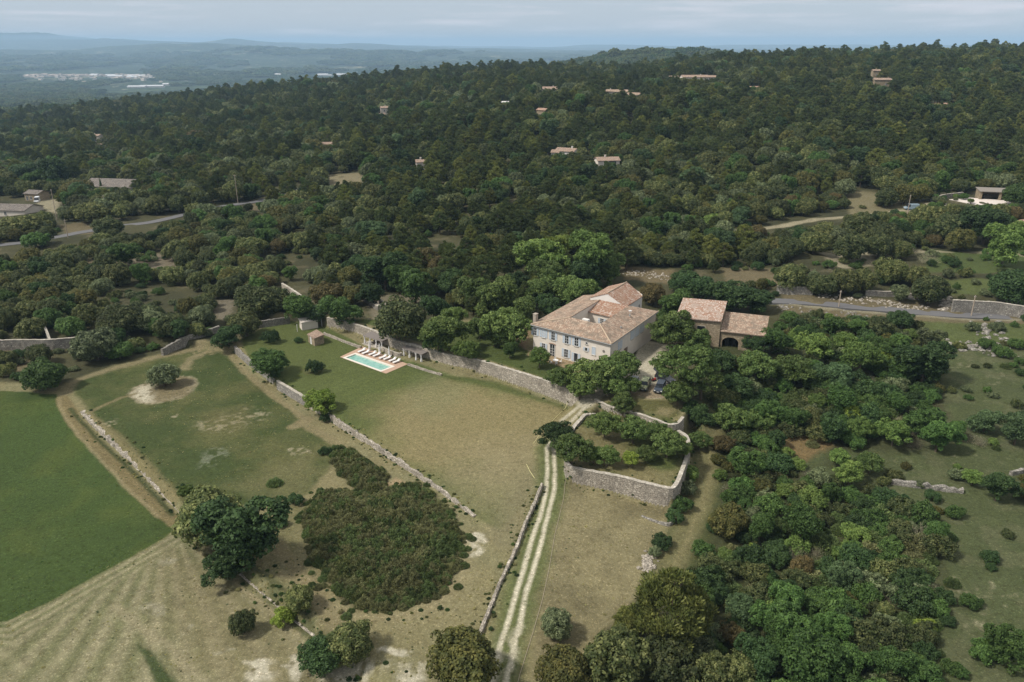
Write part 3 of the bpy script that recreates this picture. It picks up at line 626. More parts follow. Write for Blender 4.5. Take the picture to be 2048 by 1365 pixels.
# ------------------------------------------------------------------ walls of stone
def resample(pts, step):
    q = [Vector(p) for p in pts]; s = [q[0]]
    for a, b in zip(q[:-1], q[1:]):
        n = max(1, round((b-a).length/step))
        for i in range(1, n+1): s.append(a.lerp(b, i/n))
    return s
def stone_wall(name, pts, top, w=.55, label='', mat=STONE, cope=True, jit=.06, cat='stone wall', group=None, pre=False, depth=.5, broken=0, smooth=2):
    tops = top if hasattr(top, '__len__') else [top]*len(pts)
    q = [(*(p[:2] if pre else P(p[0], p[1], t)[:2]), t) for p, t in zip(pts, tops)]
    s = resample(q, .7)
    for _ in range(smooth): s = [s[0]]+[(s[i-1]+s[i]*2+s[i+1])/4 for i in range(1, len(s)-1)]+[s[-1]]
    rng = random.Random(len(pts)*7+int(abs(s[0].x)*10)); xs = np.array([p.x for p in s]); ys = np.array([p.y for p in s])
    b = MB(); c = MB(); ring = []; cring = []
    for i, p in enumerate(s):
        d = (s[min(i+1, len(s)-1)]-s[max(i-1, 0)]); d.z = 0; d.normalize(); nr = Vector((-d.y, d.x, 0))
        L = p-nr*1.6; Rr = p+nr*1.6; g = min(zt1(L.x, L.y), zt1(Rr.x, Rr.y), zt1(p.x, p.y))-depth
        t = p.z+rng.uniform(-jit, jit)-(rng.random()**3)*broken
        t = max(t, g+depth+.12)
        ww = w/2; j = lambda k: rng.uniform(-jit, jit)*k
        A = p-nr*(ww+.10+j(.5)); B = p+nr*(ww+.10+j(.5)); A2 = p-nr*(ww+j(.5)); B2 = p+nr*(ww+j(.5)); mid = (g+t)/2
        ring.append([(A.x, A.y, g), ((A.x+A2.x)/2+j(.6), (A.y+A2.y)/2+j(.6), mid), (A2.x, A2.y, t), (B2.x, B2.y, t+j(1)), ((B.x+B2.x)/2+j(.6), (B.y+B2.y)/2+j(.6), mid), (B.x, B.y, g)])
        A3 = p-nr*(ww+.05); B3 = p+nr*(ww+.05)
        cring.append([(A3.x, A3.y, t+.012), (A3.x, A3.y, t+.13+j(.3)), (B3.x, B3.y, t+.13+j(.3)), (B3.x, B3.y, t+.012)])
    for R_, mb in ((ring, b), (cring, c)):
        m = len(R_[0])
        for r in R_: mb.v += r
        for i in range(len(R_)-1):
            for k in range(m):
                a = i*m+k; e = i*m+(k+1) % m
                mb.f.append((a, e, e+m, a+m)); mb.m.append(0)
        mb.f.append(tuple(range(m))); mb.m.append(0); mb.f.append(tuple((len(R_)-1)*m+k for k in range(m-1, -1, -1))); mb.m.append(0)
    if cope:
        e = empty(name, (s[0].x, s[0].y, 0)); e.location = (0, 0, 0)
        b.build('wall_body', mat, e); c.build('coping', COPING, e); o = e
    else: o = b.build(name, mat)
    return tag(o, label, cat, group)
stone_wall('retaining_wall', WALL_MAIN, T1L, .6, 'long high pale retaining wall between the lawn and the house garden')
stone_wall('retaining_wall', WALL_RIGHT, T1Z+.1, .5, 'curving retaining wall right of the driveway, above the walled orchard')
stone_wall('retaining_wall', ORW, [ORZ+.35]*len(ORW), .6, 'tall stone retaining wall curving round the orchard')
stone_wall('retaining_wall', WALL_A[2:4], .3, .55, 'pale retaining wall between the round tree and yellowish tree below the pool lawn', STONE_G, smooth=0)
stone_wall('rubble_wall', WALL_A[3:], [.2, .15, .1, .05, .02, .0], .5, 'low crumbling rubble wall along the lower edge of the lawn', STONE, False, .14, 'stone wall', broken=.3)
stone_wall('rubble_wall', [(470, 692), (500, 720), (548, 756)], .1, .6, 'short rubble edge above the mown path, left of the round tree', STONE_G, False, .12, broken=.25)
stone_wall('rubble_wall', WALL_B[:7], [-1.6]*7, 1.0, 'tumbled pale rubble wall between the two green fields', STONE, False, .2, broken=.4)
stone_wall('rubble_wall', WALL_B[8:13], [-1.5]*5, 1.2, 'pale rubble wall running down from the big dark oak', STONE, False, .18, broken=.4)
stone_wall('low_wall', [(1084.6, 965), (1068, 1006), (1049, 1047), (1032, 1095), (1001, 1160), (977, 1221), (956.5, 1273)], [.38, .33, .25, .15, .05, -.05, -.15], .42, 'knee high dry stone wall beside the wheel tracks', STONE, False, .1, broken=.1)
stone_wall('low_wall', [(648, 665), (690, 682), (722, 693)], .6, .45, 'low stone edging between the tiled hut and the pool deck', STONE, False, .06)
stone_wall('low_wall', [(816, 727), (850, 738.5), (883, 748)], .6, .45, 'low stone edging running right from the pool deck', STONE, False, .06)
stone_wall('low_wall', [(1283, 1033), (1310, 1042), (1342, 1049), (1347, 1035)], [-1.2, -1.1, -.9, -.8], .4, 'short low wall with a hooked end below the orchard corner', STONE_G, False, .06)
g_ = lambda a, b, h: hit(a, b)[2]+h
def wallg(name, pts, h, *a, **k):   # references are the wall's foot
    q = hits(pts); return stone_wall(name, [(p[0], p[1]) for p in q], [p[2]+h for p in q], *a, pre=True, **k)
wallg('roadside_wall', [(1902, 624), (1945, 626), (1990, 629), (2048, 638)], 3.2, .6, 'tall grey stone wall beside the lane, right edge', STONE_G, smooth=1)
wallg('retaining_wall', [(1552, 588), (1590, 590), (1624, 591)], 2.2, .5, 'grey retaining wall above the lane behind the barn', STONE_G)
wallg('retaining_wall', [(1730, 592), (1790, 594), (1840, 600)], 1.4, .5, 'low grey wall above the rocky bank by the lane', STONE_G)
wallg('stone_wall', [(-20, 702), (40, 700), (103, 700), (160, 695), (210, 690)], 2.6, .5, 'grey wall with pale coping at the left edge', STONE_G)
wallg('stone_wall', [(88, 662), (96, 680), (104, 700)], 2.4, .5, 'short pale coped wall climbing the left wood', STONE_G)
wallg('stone_wall', [(325, 712), (370, 688), (400, 676), (440, 664)], 1.6, .6, 'grey dry stone wall by the round grey green tree', STONE_G, False, .1)
wallg('stone_wall', [(515, 657), (545, 652), (580, 647)], 1.8, .6, 'grey dry stone wall behind the top of the lawn', STONE_G, False, .1)
wallg('stone_wall', [(566, 582), (590, 598), (618, 617)], 2.2, .5, 'coped wall running diagonally down through the trees to the hut', STONE)
wallg('stone_wall', [(1780, 968), (1830, 975), (1880, 980), (1925, 987)], .9, .7, 'crumbling pale stone wall in the right-hand meadow', STONE_G, False, .15, broken=.5)
wallg('stone_wall', [(2020, 952), (2060, 944)], .7, .6, 'short piece of rubble wall at the right edge', STONE_G, False, .12)
wallg('stone_wall', [(1862, 403), (1890, 397), (1925, 393)], 1.6, .5, 'low stone wall left of the paved terrace of the loggia', STONE_G)
wallg('stone_wall', [(1146, 858), (1170, 833), (1190, 832)], .35, .5, 'low dog-legged stone wall beside the driveway', STONE)
wallg('garden_stairs', [(728, 600), (745, 612), (760, 622)], 1.1, 1.2, 'stepped stone wall on the slope behind the pergolas', STONE_G, cat='stone wall')
wallg('garden_stairs', [(735, 592), (755, 605), (775, 618)], 1.3, .4, 'upper stone wall on the slope behind the pergolas', STONE, cat='stone wall')
# ------------------------------------------------------------------ buildings
def roof_mesh(name, polys, mat, parent, th=.22, gutter=False):
    """polys: list of (3-D polygon); UV runs along and up each slope, in metres"""
    b = MB()
    for p in polys: b.slab([tuple(q) for q in p], th)
    o = b.build(name, mat, parent, fix=True); me = o.data; uv = me.uv_layers.new(name='UVMap')
    for pl in me.polygons:
        n = pl.normal; a = Vector((0, 0, 1)).cross(n); a = a.normalized() if a.length > 1e-3 else Vector((1, 0, 0)); c = n.cross(a)
        for li in pl.loop_indices:
            v = me.vertices[me.loops[li].vertex_index].co; uv.data[li].uv = (v.dot(a), v.dot(c))
    return o
class Wall:
    """frame on a vertical wall from A to B (outside on the right-hand side when walking A to B)"""
    def __init__(s, A, B, z0): 
        s.A = Vector((A[0], A[1], 0)); s.d = (Vector((B[0], B[1], 0))-s.A); s.L = s.d.length; s.d.normalize(); s.n = Vector((s.d.y, -s.d.x, 0)); s.z0 = z0; s.rz = math.atan2(s.d.y, s.d.x)
    def pt(s, a, h, out=0): p = s.A+s.d*a+s.n*out; return (p.x, p.y, s.z0+h)
    def box(s, mb, a, h, w, hh, out0, out1, m=0): mb.box(s.pt(a, h+hh/2, (out0+out1)/2), (w, out1-out0, hh), s.rz, m)
def window(wall, a, h, w, hh, parent, shut=None, bars=True, pane=GLASS, name='window', frame=FRAME, sill=True, bar_rows=2):
    f = MB(); t = .09 if w > .5 else .06
    wall.box(f, a, h-t, w+2*t, t, -.05, .075); wall.box(f, a, h+hh, w+2*t, t, -.05, .075)
    for sgn in (-1, 1): wall.box(f, a+sgn*(w/2+t/2), h, t, hh, -.05, .07)
    if bars:
        wall.box(f, a, h, .07, hh, .035, .062)
        for i in range(bar_rows): wall.box(f, a, h+hh*(i+1)/(bar_rows+1)-.02, w, .045, .036, .058)
    fo = f.build(name, frame, parent)
    p = MB(); wall.box(p, a, h, w, hh, -.04, .03); p.build('pane', pane, fo)
    if sill:
        s = MB(); wall.box(s, a, h-t-.085, w+.34, .08, -.02, .16); s.build('sill', COPING, fo)
    if shut:
        for sgn in (-1, 1):
            q = MB(); sw = w*.52+.05; c = a+sgn*(w/2+t+sw/2+.03)
            wall.box(q, c, h-.02, sw, hh+.04, .02, .065)
            for i in range(3): wall.box(q, c, h+.1+i*(hh-.3)/2, sw*.84, .09, .066, .085)
            q.build('shutter', shut, fo)
    return fo
def wall_prism(mb, pts, z0, z1, m=0): mb.prism(pts, z0, z1, m)

# --- the farmhouse, in skewed axes of the plan (s along the front, t towards the back)
z1 = T1Z
zE = 10.1
hA = P(1061.5, 649, zE); hB = P(1223, 689, zE); hC = P(1317, 623, zE)
e1 = Vector((hB-hA)).normalized(); e2 = Vector((hC-hB)).normalized(); LS = (Vector(hB)-Vector(hA)).length; LT = (Vector(hC)-Vector(hB)).length
def HP(s, t, h): q = Vector(hA)+e1*s+e2*t; return (q.x, q.y, zE-6.9+h)
fh = empty('farmhouse', HP(LS/2, LT/2, .4)); 
tag(fh, 'large pale farmhouse with tiled roofs around a small inner courtyard and blue grey shutters', 'house')
def par(o, p=None):  # keep world coordinates when parented to a moved empty
    return o
FHI = Matrix.Translation(fh.location)
def fix(o, e):
    o.matrix_parent_inverse = Matrix.Translation(e.location).inverted(); return o
IN = .45   # eaves overhang
b = MB()
g0 = z1-1.0; gh = lambda h: zE-6.9+h
def ring_poly(s0, s1, t0, t1): return [HP(s0, t0, 0)[:2], HP(s1, t0, 0)[:2], HP(s1, t1, 0)[:2], HP(s0, t1, 0)[:2]]
CO = (7.8, 15.6, 5.0, 14.4)   # the courtyard s0,s1,t0,t1
def wedge(mb, s0, s1, t0, t1, hs, m=0):  # block with a height for every corner
    lo = [(*HP(s, t, 0)[:2], g0) for s, t in ((s0, t0), (s1, t0), (s1, t1), (s0, t1))]; up = [HP(s, t, h) for (s, t), h in zip(((s0, t0), (s1, t0), (s1, t1), (s0, t1)), hs)]
    mb.hexa(lo, up, m)
o_ = IN
W_ = .5
wedge(b, o_, LS-o_, o_, o_+W_, (6.85, 6.85, 6.95, 6.95))
wedge(b, LS-o_-W_, LS-o_, o_+W_+.002, LT-o_, (6.95, 6.85, 6.85, 6.95))
wedge(b, o_, o_+W_, o_+W_+.002, LT-o_, (6.85, 6.95, 6.95, 6.85))
wedge(b, o_+W_+.002, 4.6, LT-o_-W_, LT-o_, (6.95, 7.85, 7.85, 6.95))
wedge(b, CO[1]+.3, LS-o_-W_-.002, 21.6, 22.1, (8.3, 6.95, 6.95, 8.3))
wedge(b, CO[0]-.3, CO[1]+.3, CO[2]-.3, CO[2]-.003, (8.5, 8.5, 8.55, 8.55))
wedge(b, CO[0]-.35, CO[0]-.003, CO[2], 20.2, (8.45, 8.55, 8.55, 8.45))
wedge(b, CO[1]+.003, CO[1]+.35, CO[2], 20.2, (8.55, 8.45, 8.45, 8.55))
wedge(b, CO[0]+.003, CO[1]-.003, CO[3], CO[3]+.4, (7.35, 7.35, 7.4, 7.4))
wb_ = b.build('wall', PLASTER, fh); fix(wb_, fh)
b = MB()   # rear wing, with its rendered gable
rs0, rs1, rsm, rt0, rt1 = 4.95, 14.4, 9.7, 20.5, 31.2
lo = [(*HP(s, t, 0)[:2], g0) for s, t in ((rs0, rt0), (rs1, rt0), (rs1, rt1), (rs0, rt1))]
b.hexa(lo, [HP(rs0, rt0, 8.75), HP(rs1, rt0, 8.45), HP(rs1, rt1, 8.45), HP(rs0, rt1, 8.75)])
k = len(b.v); ga = [HP(rs0, rt0, 8.74), HP(rs1, rt0, 8.44), HP(rsm, rt0, 10.6)]; gb = [HP(rs0, rt0+.4, 8.74), HP(rs1, rt0+.4, 8.44), HP(rsm, rt0+.4, 10.6)]
b.add(ga+gb, [(0, 1, 2), (5, 4, 3), (0, 3, 4, 1), (1, 4, 5, 2), (2, 5, 3, 0)])
ga = [HP(rs0, rt1-.4, 8.74), HP(rs1, rt1-.4, 8.44), HP(rsm, rt1-.4, 10.6)]; gb = [HP(rs0, rt1, 8.74), HP(rs1, rt1, 8.44), HP(rsm, rt1, 10.6)]
b.add(ga+gb, [(0, 1, 2), (5, 4, 3), (0, 3, 4, 1), (1, 4, 5, 2), (2, 5, 3, 0)])
w2 = b.build('rear_wall', PLASTER_W, fh); fix(w2, fh)
mainroof = roof_mesh('roof', [
    [HP(0, 0, 6.95), HP(LS, 0, 6.95), HP(CO[1], CO[2], 8.75), HP(CO[0], CO[2], 8.75)],
    [HP(LS, 0, 6.95), HP(LS, LT, 6.95), HP(CO[1]-.1, 20.5, 8.75), HP(CO[1], CO[2], 8.75)],
    [HP(0, 0, 6.95), HP(CO[0], CO[2], 8.75), HP(CO[0], 20.5, 8.75), HP(4.7, 20.5, 8.05), HP(4.7, LT, 8.05), HP(0, LT, 6.95)]], TILE, fh, .2); fix(mainroof, fh)
inner = roof_mesh('courtyard_roof', [[HP(CO[0]+.02, CO[3]-.4, 7.55), HP(CO[1]-.02, CO[3]-.4, 7.55), HP(CO[1]-.02, 20.45, 8.68), HP(CO[0]+.02, 20.45, 8.68)]], TILE_P, fh, .16); fix(inner, fh)
rear = roof_mesh('rear_roof', [
    [HP(rs1+.5, rt0-.1, 8.35), HP(rs1+.5, rt1-1.2, 8.35), HP(rs1-1.2, rt1+.4, 8.8), HP(rsm, rt1+.4, 10.75), HP(rsm, rt0-.1, 10.75)],
    [HP(rs0-.4, rt0-.1, 8.72), HP(rsm-.003, rt0-.1, 10.75), HP(rsm-.003, rt1+.4, 10.75), HP(rs0-.4, rt1+.4, 8.72)]], TILE_P, fh, .2); fix(rear, fh)
b = MB()   # ridge and hip tiles, laid in mortar
def ridge(mb, p, q, r=.13): mb.tube([p, q], r, 6)
for p, q in ((HP(0, 0, 7.0), HP(CO[0], CO[2], 8.8)), (HP(LS, 0, 7.0), HP(CO[1], CO[2], 8.8)), (HP(rsm, rt0, 10.8), HP(rsm, rt1+.3, 10.8)), (HP(rs1+.5, rt1-1.2, 8.4), HP(rs1-1.2, rt1+.3, 8.85))): ridge(b, p, q)
for p, q in ((HP(LS, .2, 7.0), HP(LS, LT, 7.0)),): ridge(b, p, q, .09)
rt_ = b.build('ridge_tiles', simple('ridge_tile', (.42, .33, .24), .9, .1, var=.3, scale=3), fh); fix(rt_, fh)
b = MB()
for p, q in ((HP(-.05, -.1, 6.78), HP(LS+.05, -.1, 6.78)), (HP(LS+.1, 0, 6.78), HP(LS+.1, LT, 6.78))): b.tube([p, q], .07, 6)
b.tube([HP(LS-.3, .3, 6.7), HP(LS-.3, .3, .5)], .05, 6)
gt_ = b.build('gutter', GUT, fh); fix(gt_, fh)
b = MB(); c0 = HP(-.05, 2.2, 0); ang = math.atan2(e1.y, e1.x)
b.box((c0[0], c0[1], gh(7.6)), (.75, .95, 2.2), ang); b.box((c0[0], c0[1], gh(8.77)), (.9, 1.1, .12), ang)
ch = b.build('chimney', simple('sooty_render', (.33, .28, .23), .9), fh); fix(ch, fh)
b = MB()
for s, t, h in ((18.2, 15.5, 8.1), (19.3, 8.5, 7.5)): q = HP(s, t, h); b.tube([q, (q[0], q[1], q[2]+.45)], .16, 8); fix(b.build('roof_vent', GUT, fh), fh); b = MB()
q = HP(17.6, 17.0, 8.3); b.lathe([(.05, -.2), (.06, .35), (.36, .45), (.40, .60), (.2, .62)], q, 12)
vt = b.build('roof_vent', FRAME, fh); fix(vt, fh)
b = MB(); q = HP(7.0, 5.6, 0); b.box((*HP(11.6, 5.75, 0)[:2], gh(8.45)), (1.5, .9, .9), ang); 
ch2 = b.build('chimney', PLASTER_W, fh); fix(ch2, fh)
# openings of the front
fw = Wall(HP(IN, IN, 0), HP(LS-IN, IN, 0), zE-6.9)
fwin = [(.95, 4.35, 'o', .85, 1.8), (3.3, 4.35, 'c', .85, 1.8), (5.95, 4.3, 'o', .9, 1.85), (9.6, 4.3, 'o', .9, 1.85), (12.15, 4.3, 'o', .9, 1.9)]
for a, h, k, w, hh in fwin:
    x = window(fw, a-IN, h, w, hh, fh, SHUTTER, True, GLASS if k == 'o' else SHUTTER); fix(x, fh)
for a, h, w, hh in ((3.4, 1.4, .8, 1.5), (9.5, 1.0, .95, 1.9)): x = window(fw, a-IN, h, w, hh, fh, SHUTTER); fix(x, fh)
x = window(fw, 12.1-IN, .62, .95, 1.95, fh, SHUTTER, False, GLASS, 'window'); fix(x, fh)
x = window(fw, 14.75-IN, 5.35, .45, .42, fh, None, False); fix(x, fh); x = window(fw, 14.7-IN, 3.75, .55, .75, fh, SHUTTER, False); fix(x, fh)
x = window(fw, 16.6-IN, 3.35, .9, 1.7, fh, None, False, SHUTTER); fix(x, fh)
b = MB(); fw.box(b, 5.8-IN, .45, 1.5, 2.75, .0, .05, 0); fw.box(b, 5.8-IN-.66, .45, .12, 2.65, .05, .09, 1); fw.box(b, 5.8-IN+.66, .45, .12, 2.65, .05, .09, 1); fw.box(b, 5.8-IN, .45, .09, 2.6, .05, .09, 1)
for i in range(3): fw.box(b, 5.8-IN, .95+i*.62, 1.3, .05, .051, .08, 1)
dr = b.build('door', [GLASS, FRAME], fh); fix(dr, fh)
b = MB()
for i in range(13):
    t = math.pi*i/12; fw.box(b, 5.8-IN+.82*math.cos(t), 3.15+.22*math.sin(t), .2, .16, .0, .1)
ar = b.build('door_arch', DECK, fh); fix(ar, fh)
b = MB()
q = fw.pt(19.1-IN, 4.7, .04); b.add([(q[0]+e1.x*.3*math.cos(2*math.pi*i/14), q[1]+e1.y*.3*math.cos(2*math.pi*i/14), q[2]+.3*math.sin(2*math.pi*i/14)) for i in range(14)]+[(q[0]+fw.n.x*.05+e1.x*.3*math.cos(2*math.pi*i/14), q[1]+fw.n.y*.05+e1.y*.3*math.cos(2*math.pi*i/14), q[2]+.3*math.sin(2*math.pi*i/14)) for i in range(14)], [tuple(range(14)), tuple(range(27, 13, -1))]+[(i, (i+1) % 14, (i+1) % 14+14, i+14) for i in range(14)])
rw = b.build('round_window', REED, fh); fix(rw, fh)
# right side
sw = Wall(HP(LS-IN, IN, 0), HP(LS-IN, LT-IN, 0), zE-6.9)
for a, h, w, hh, sh, pn in ((5.0, 4.0, .9, 1.8, SHUTTER, SHUTTER), (11.6, 4.2, .9, 1.9, SHUTTER, SHUTTER), (17.0, 4.2, .9, 1.8, SHUTTER, SHUTTER), (14.3, 4.2, .9, 1.8, SHUTTER, SHUTTER), (2.0, 2.8, .6, .8, None, GLASS)):
    x = window(sw, a, h, w, hh, fh, sh, True, pn); fix(x, fh)
b = MB(); sw.box(b, 8.2, .3, 1.9, 2.9, .0, .05, 0); sw.box(b, 8.2, .3, .08, 2.8, .05, .08, 1)
dr = b.build('door', [simple('brown_door', (.16, .12, .09), .7), DARK], fh); fix(dr, fh)
# courtyard window, rear wing windows
cw = Wall(HP(CO[0]+.1, CO[3], 0), HP(CO[1]-.1, CO[3], 0), zE-6.9)
x = window(cw, 3.6, 5.3, .85, 1.15, fh, SHUTTER); fix(x, fh)
rw_ = Wall(HP(rs1, rt0+.2, 0), HP(rs1, rt1, 0), zE-6.9)
for a in (6.5, 8.9): x = window(rw_, a, 5.2, .7, 1.1, fh, None); fix(x, fh)

# --- stone barn and its arched annexe
def P2(v): return (v[0], v[1])
zB = zE
E2 = Vector((48.0, 172.6, 0)); dn = Vector((3.6, 9.5, 0)); E1 = Vector((38.0, 175.4, 0))
bn = empty('stone_barn', ((E1+E2)/2+dn/2)+Vector((0, 0, z1))); tag(bn, 'tall ochre stone barn with a speckled pink tile roof behind the courtyard trees', 'barn')
iu = (E2-E1).normalized(); ivd = dn.normalized()
b = MB()
c1 = E1+iu*.35+ivd*.4; c2 = E2-iu*.12+ivd*.4; c3 = E2-iu*.12+dn-ivd*.2; c4 = E1+iu*.35+dn-ivd*.2
b.hexa([(c.x, c.y, 2.2) for c in (c1, c2, c3, c4)], [(c1.x, c1.y, 9.95), (c2.x, c2.y, 9.95), (c3.x, c3.y, 11.6), (c4.x, c4.y, 11.6)])
fix(b.build('wall', OCHRE_ST, bn), bn)
fix(roof_mesh('roof', [[(E1.x, E1.y, 10.1), (E2.x, E2.y, 10.1), (*(E2+dn)[:2], 11.9), (*(E1+dn)[:2], 11.9)]], tile_mat('speckled_tiles', (.52, .33, .24), (.36, .22, .15), (.72, .62, .54), (.50, .40, .33)), bn, .2), bn)
bw = Wall(c1, c2, 3.2)
for a, h, w, hh in ((5.6, 4.25, 1.75, .95), (6.0, 1.3, .95, .7)): fix(window(bw, a, h, w, hh, bn, None, False, GLASS, 'window', COPING), bn)
fix(window(bw, 3.3, 3.4, .25, 1.0, bn, None, False, WHITE, 'window', COPING), bn)
an = empty('arched_annexe', (54, 176, z1)); tag(an, 'lower barn annexe with a big dark arch, attached right of the ochre stone barn', 'barn')
A1 = Vector((48.15, 172.95, 0)); A2 = Vector((57.6, 169.6, 0)); ad = Vector((2.9, 7.9, 0)); au = (A2-A1).normalized(); av = ad.normalized()
fix(roof_mesh('roof', [[(A1.x, A1.y, 7.62), (A2.x, A2.y, 7.62), (*(A2+ad)[:2], 9.7), (*(A1+ad)[:2], 9.7)]], TILE, an, .2), an)
# front with a real arch opening
f1 = A1+av*.4; f2 = A2+av*.4; wl_ = Wall(f1, f2, 3.2); b = MB(); ac, ar_, ahh = 2.35, 1.85, 1.7
prof = [(ac-ar_, -1)]+[(ac-ar_*math.cos(math.pi*i/14), ahh+1.25*math.sin(math.pi*i/14)) for i in range(15)]+[(ac+ar_, -1)]
top = 4.35
def strip(u0, u1, h0a, h0b):
    vs = []
    for out in (0, -.5):
        vs += [wl_.pt(u0, h0a, out), wl_.pt(u1, h0b, out), wl_.pt(u1, top, out), wl_.pt(u0, top, out)]
    b.add(vs, [(0, 1, 2, 3), (7, 6, 5, 4), (0, 4, 5, 1), (1, 5, 6, 2), (2, 6, 7, 3), (3, 7, 4, 0)])
strip(0.05, ac-ar_, -1, -1)
for (a0, h0), (a1, h1) in zip(prof[1:-2], prof[2:-1]): strip(a0, a1, h0, h1)
strip(ac+ar_, wl_.L-.1, -1, -1)
q3 = A2-au*.1+ad-av*.3; q4 = A1+ad-av*.3; q2 = A2-au*.1+av*.95; q1 = A1+av*.95
b.hexa([(q4.x, q4.y, 2.2), (q3.x, q3.y, 2.2), (*(q3-av*.5)[:2], 2.2), (*(q4-av*.5)[:2], 2.2)], [(q4.x, q4.y, 9.4), (q3.x, q3.y, 9.4), (*(q3-av*.5)[:2], 9.3), (*(q4-av*.5)[:2], 9.3)])
r1 = q2-au*.5
b.hexa([(q2.x, q2.y, 2.2), (*(q3-av*.52)[:2], 2.2), (*(q3-au*.5-av*.52)[:2], 2.2), (r1.x, r1.y, 2.2)], [(q2.x, q2.y, 7.6), (*(q3-av*.52)[:2], 9.2), (*(q3-au*.5-av*.52)[:2], 9.2), (r1.x, r1.y, 7.6)])
fix(b.build('wall', OCHRE_ST, an), an)
b = MB(); 
for u0 in (1.0, 2.6): wl_.box(b, u0+.5, -.6, .8, 2.6, -1.6, -1.5)
fix(b.build('inner_door', [DARK], an), an)

# --- generic small house far away
def house(name, label, px, py, L, Wd, Hh, rz, pitch, wall, roof, cat='house', wins=(), chim=None, lean=False, group=None, base=None, roofs=None):
    q = base if base is not None else hit(px, py); gz = min(zt1(q[0]+a, q[1]+c) for a in (-4, 0, 4) for c in (-4, 0, 4))
    e = empty(name, (q[0], q[1], q[2]), R(rz)); tag(e, label, cat, group)
    b = MB(); b.box((0, 0, (Hh+gz-q[2]-1)/2), (L, Wd, Hh-(gz-q[2]-1)), 0)
    ov = .45; rise = pitch*Wd/2
    if not lean:
        for sx in (-1, 1):
            x0 = sx*(L/2); x1 = sx*(L/2-.3)
            b.add([(x0, -Wd/2, Hh-.003), (x0, Wd/2, Hh-.003), (x0, 0, Hh+rise-.05), (x1, -Wd/2, Hh-.003), (x1, Wd/2, Hh-.003), (x1, 0, Hh+rise-.05)], [(0, 1, 2), (5, 4, 3), (0, 3, 4, 1), (1, 4, 5, 2), (2, 5, 3, 0)])
        dz = -ov*pitch
        polys = [[(-L/2-ov, -Wd/2-ov, Hh+dz+.12), (L/2+ov, -Wd/2-ov, Hh+dz+.12), (L/2+ov, 0, Hh+rise+.12), (-L/2-ov, 0, Hh+rise+.12)],
                 [(L/2+ov, Wd/2+ov, Hh+dz+.12), (-L/2-ov, Wd/2+ov, Hh+dz+.12), (-L/2-ov, .003, Hh+rise+.12), (L/2+ov, .003, Hh+rise+.12)]]
    else:
        polys = [[(-L/2-ov, -Wd/2-ov, Hh+.12), (L/2+ov, -Wd/2-ov, Hh+.12), (L/2+ov, Wd/2+ov, Hh+pitch*Wd+.12), (-L/2-ov, Wd/2+ov, Hh+pitch*Wd+.12)]]
        b.add([(-L/2, Wd/2-.3, Hh-.003), (L/2, Wd/2-.3, Hh-.003), (L/2, Wd/2, Hh-.003), (-L/2, Wd/2, Hh-.003), (-L/2, Wd/2-.3, Hh+pitch*Wd-.2), (L/2, Wd/2-.3, Hh+pitch*Wd-.2), (L/2, Wd/2, Hh+pitch*Wd-.1), (-L/2, Wd/2, Hh+pitch*Wd-.1)], [(0, 3, 2, 1), (4, 5, 6, 7), (0, 1, 5, 4), (1, 2, 6, 5), (2, 3, 7, 6), (3, 0, 4, 7)])
    b.build('wall', wall, e); rf = roof_mesh('roof', polys, roof, e)
    wf = Wall((-L/2, -Wd/2), (L/2, -Wd/2), 0); wr_ = Wall((L/2, -Wd/2), (L/2, Wd/2), 0); wl2 = Wall((-L/2, Wd/2), (-L/2, -Wd/2), 0)
    for side, a, h, w, hh in wins: window({'f': wf, 'r': wr_, 'l': wl2}[side], a, h, w, hh, e, None, w < 2, DARK if w > 1.6 else GLASS, 'window', FRAME, sill=w < 2)
    if chim:
        c = MB(); c.box((chim[0], chim[1], Hh+rise*.6+.6), (.8, .8, 1.6)); c.box((chim[0], chim[1], Hh+rise*.6+1.45), (1.0, 1.0, .12)); c.build('chimney', wall, e)
    return e
ht = empty('pool_hut', hit(631, 686)); tag(ht, 'small square stone hut with a pink tiled roof beside the pool lawn', 'hut')
k3 = [P(a, c, 2.05) for a, c in [(613.8, 669), (628, 678), (649, 671), (633.6, 662)]]
ctr = sum(k3)/4; b = MB(); ins = [ctr+(q-ctr)*.90 for q in k3]
b.hexa([(q[0], q[1], -.5) for q in ins], [(q[0], q[1], 2.0) for q in ins]); fix(b.build('wall', OCHRE_ST, ht), ht)
fix(roof_mesh('roof', [[(k3[0][0], k3[0][1], 2.08), (k3[1][0], k3[1][1], 2.08), (k3[2][0], k3[2][1], 2.28), (k3[3][0], k3[3][1], 2.42)]], TILE_O, ht, .14), ht)
hw = Wall(ins[0], ins[1], 0); fix(window(hw, hw.L*.45, .05, .65, 1.65, ht, None, False, FRAME, 'door', FRAME, False), ht)
hw = Wall(ins[1], ins[2], 0); fix(window(hw, hw.L*.68, 1.15, .35, .35, ht, None, False, DARK, 'window', WOOD, False), ht)
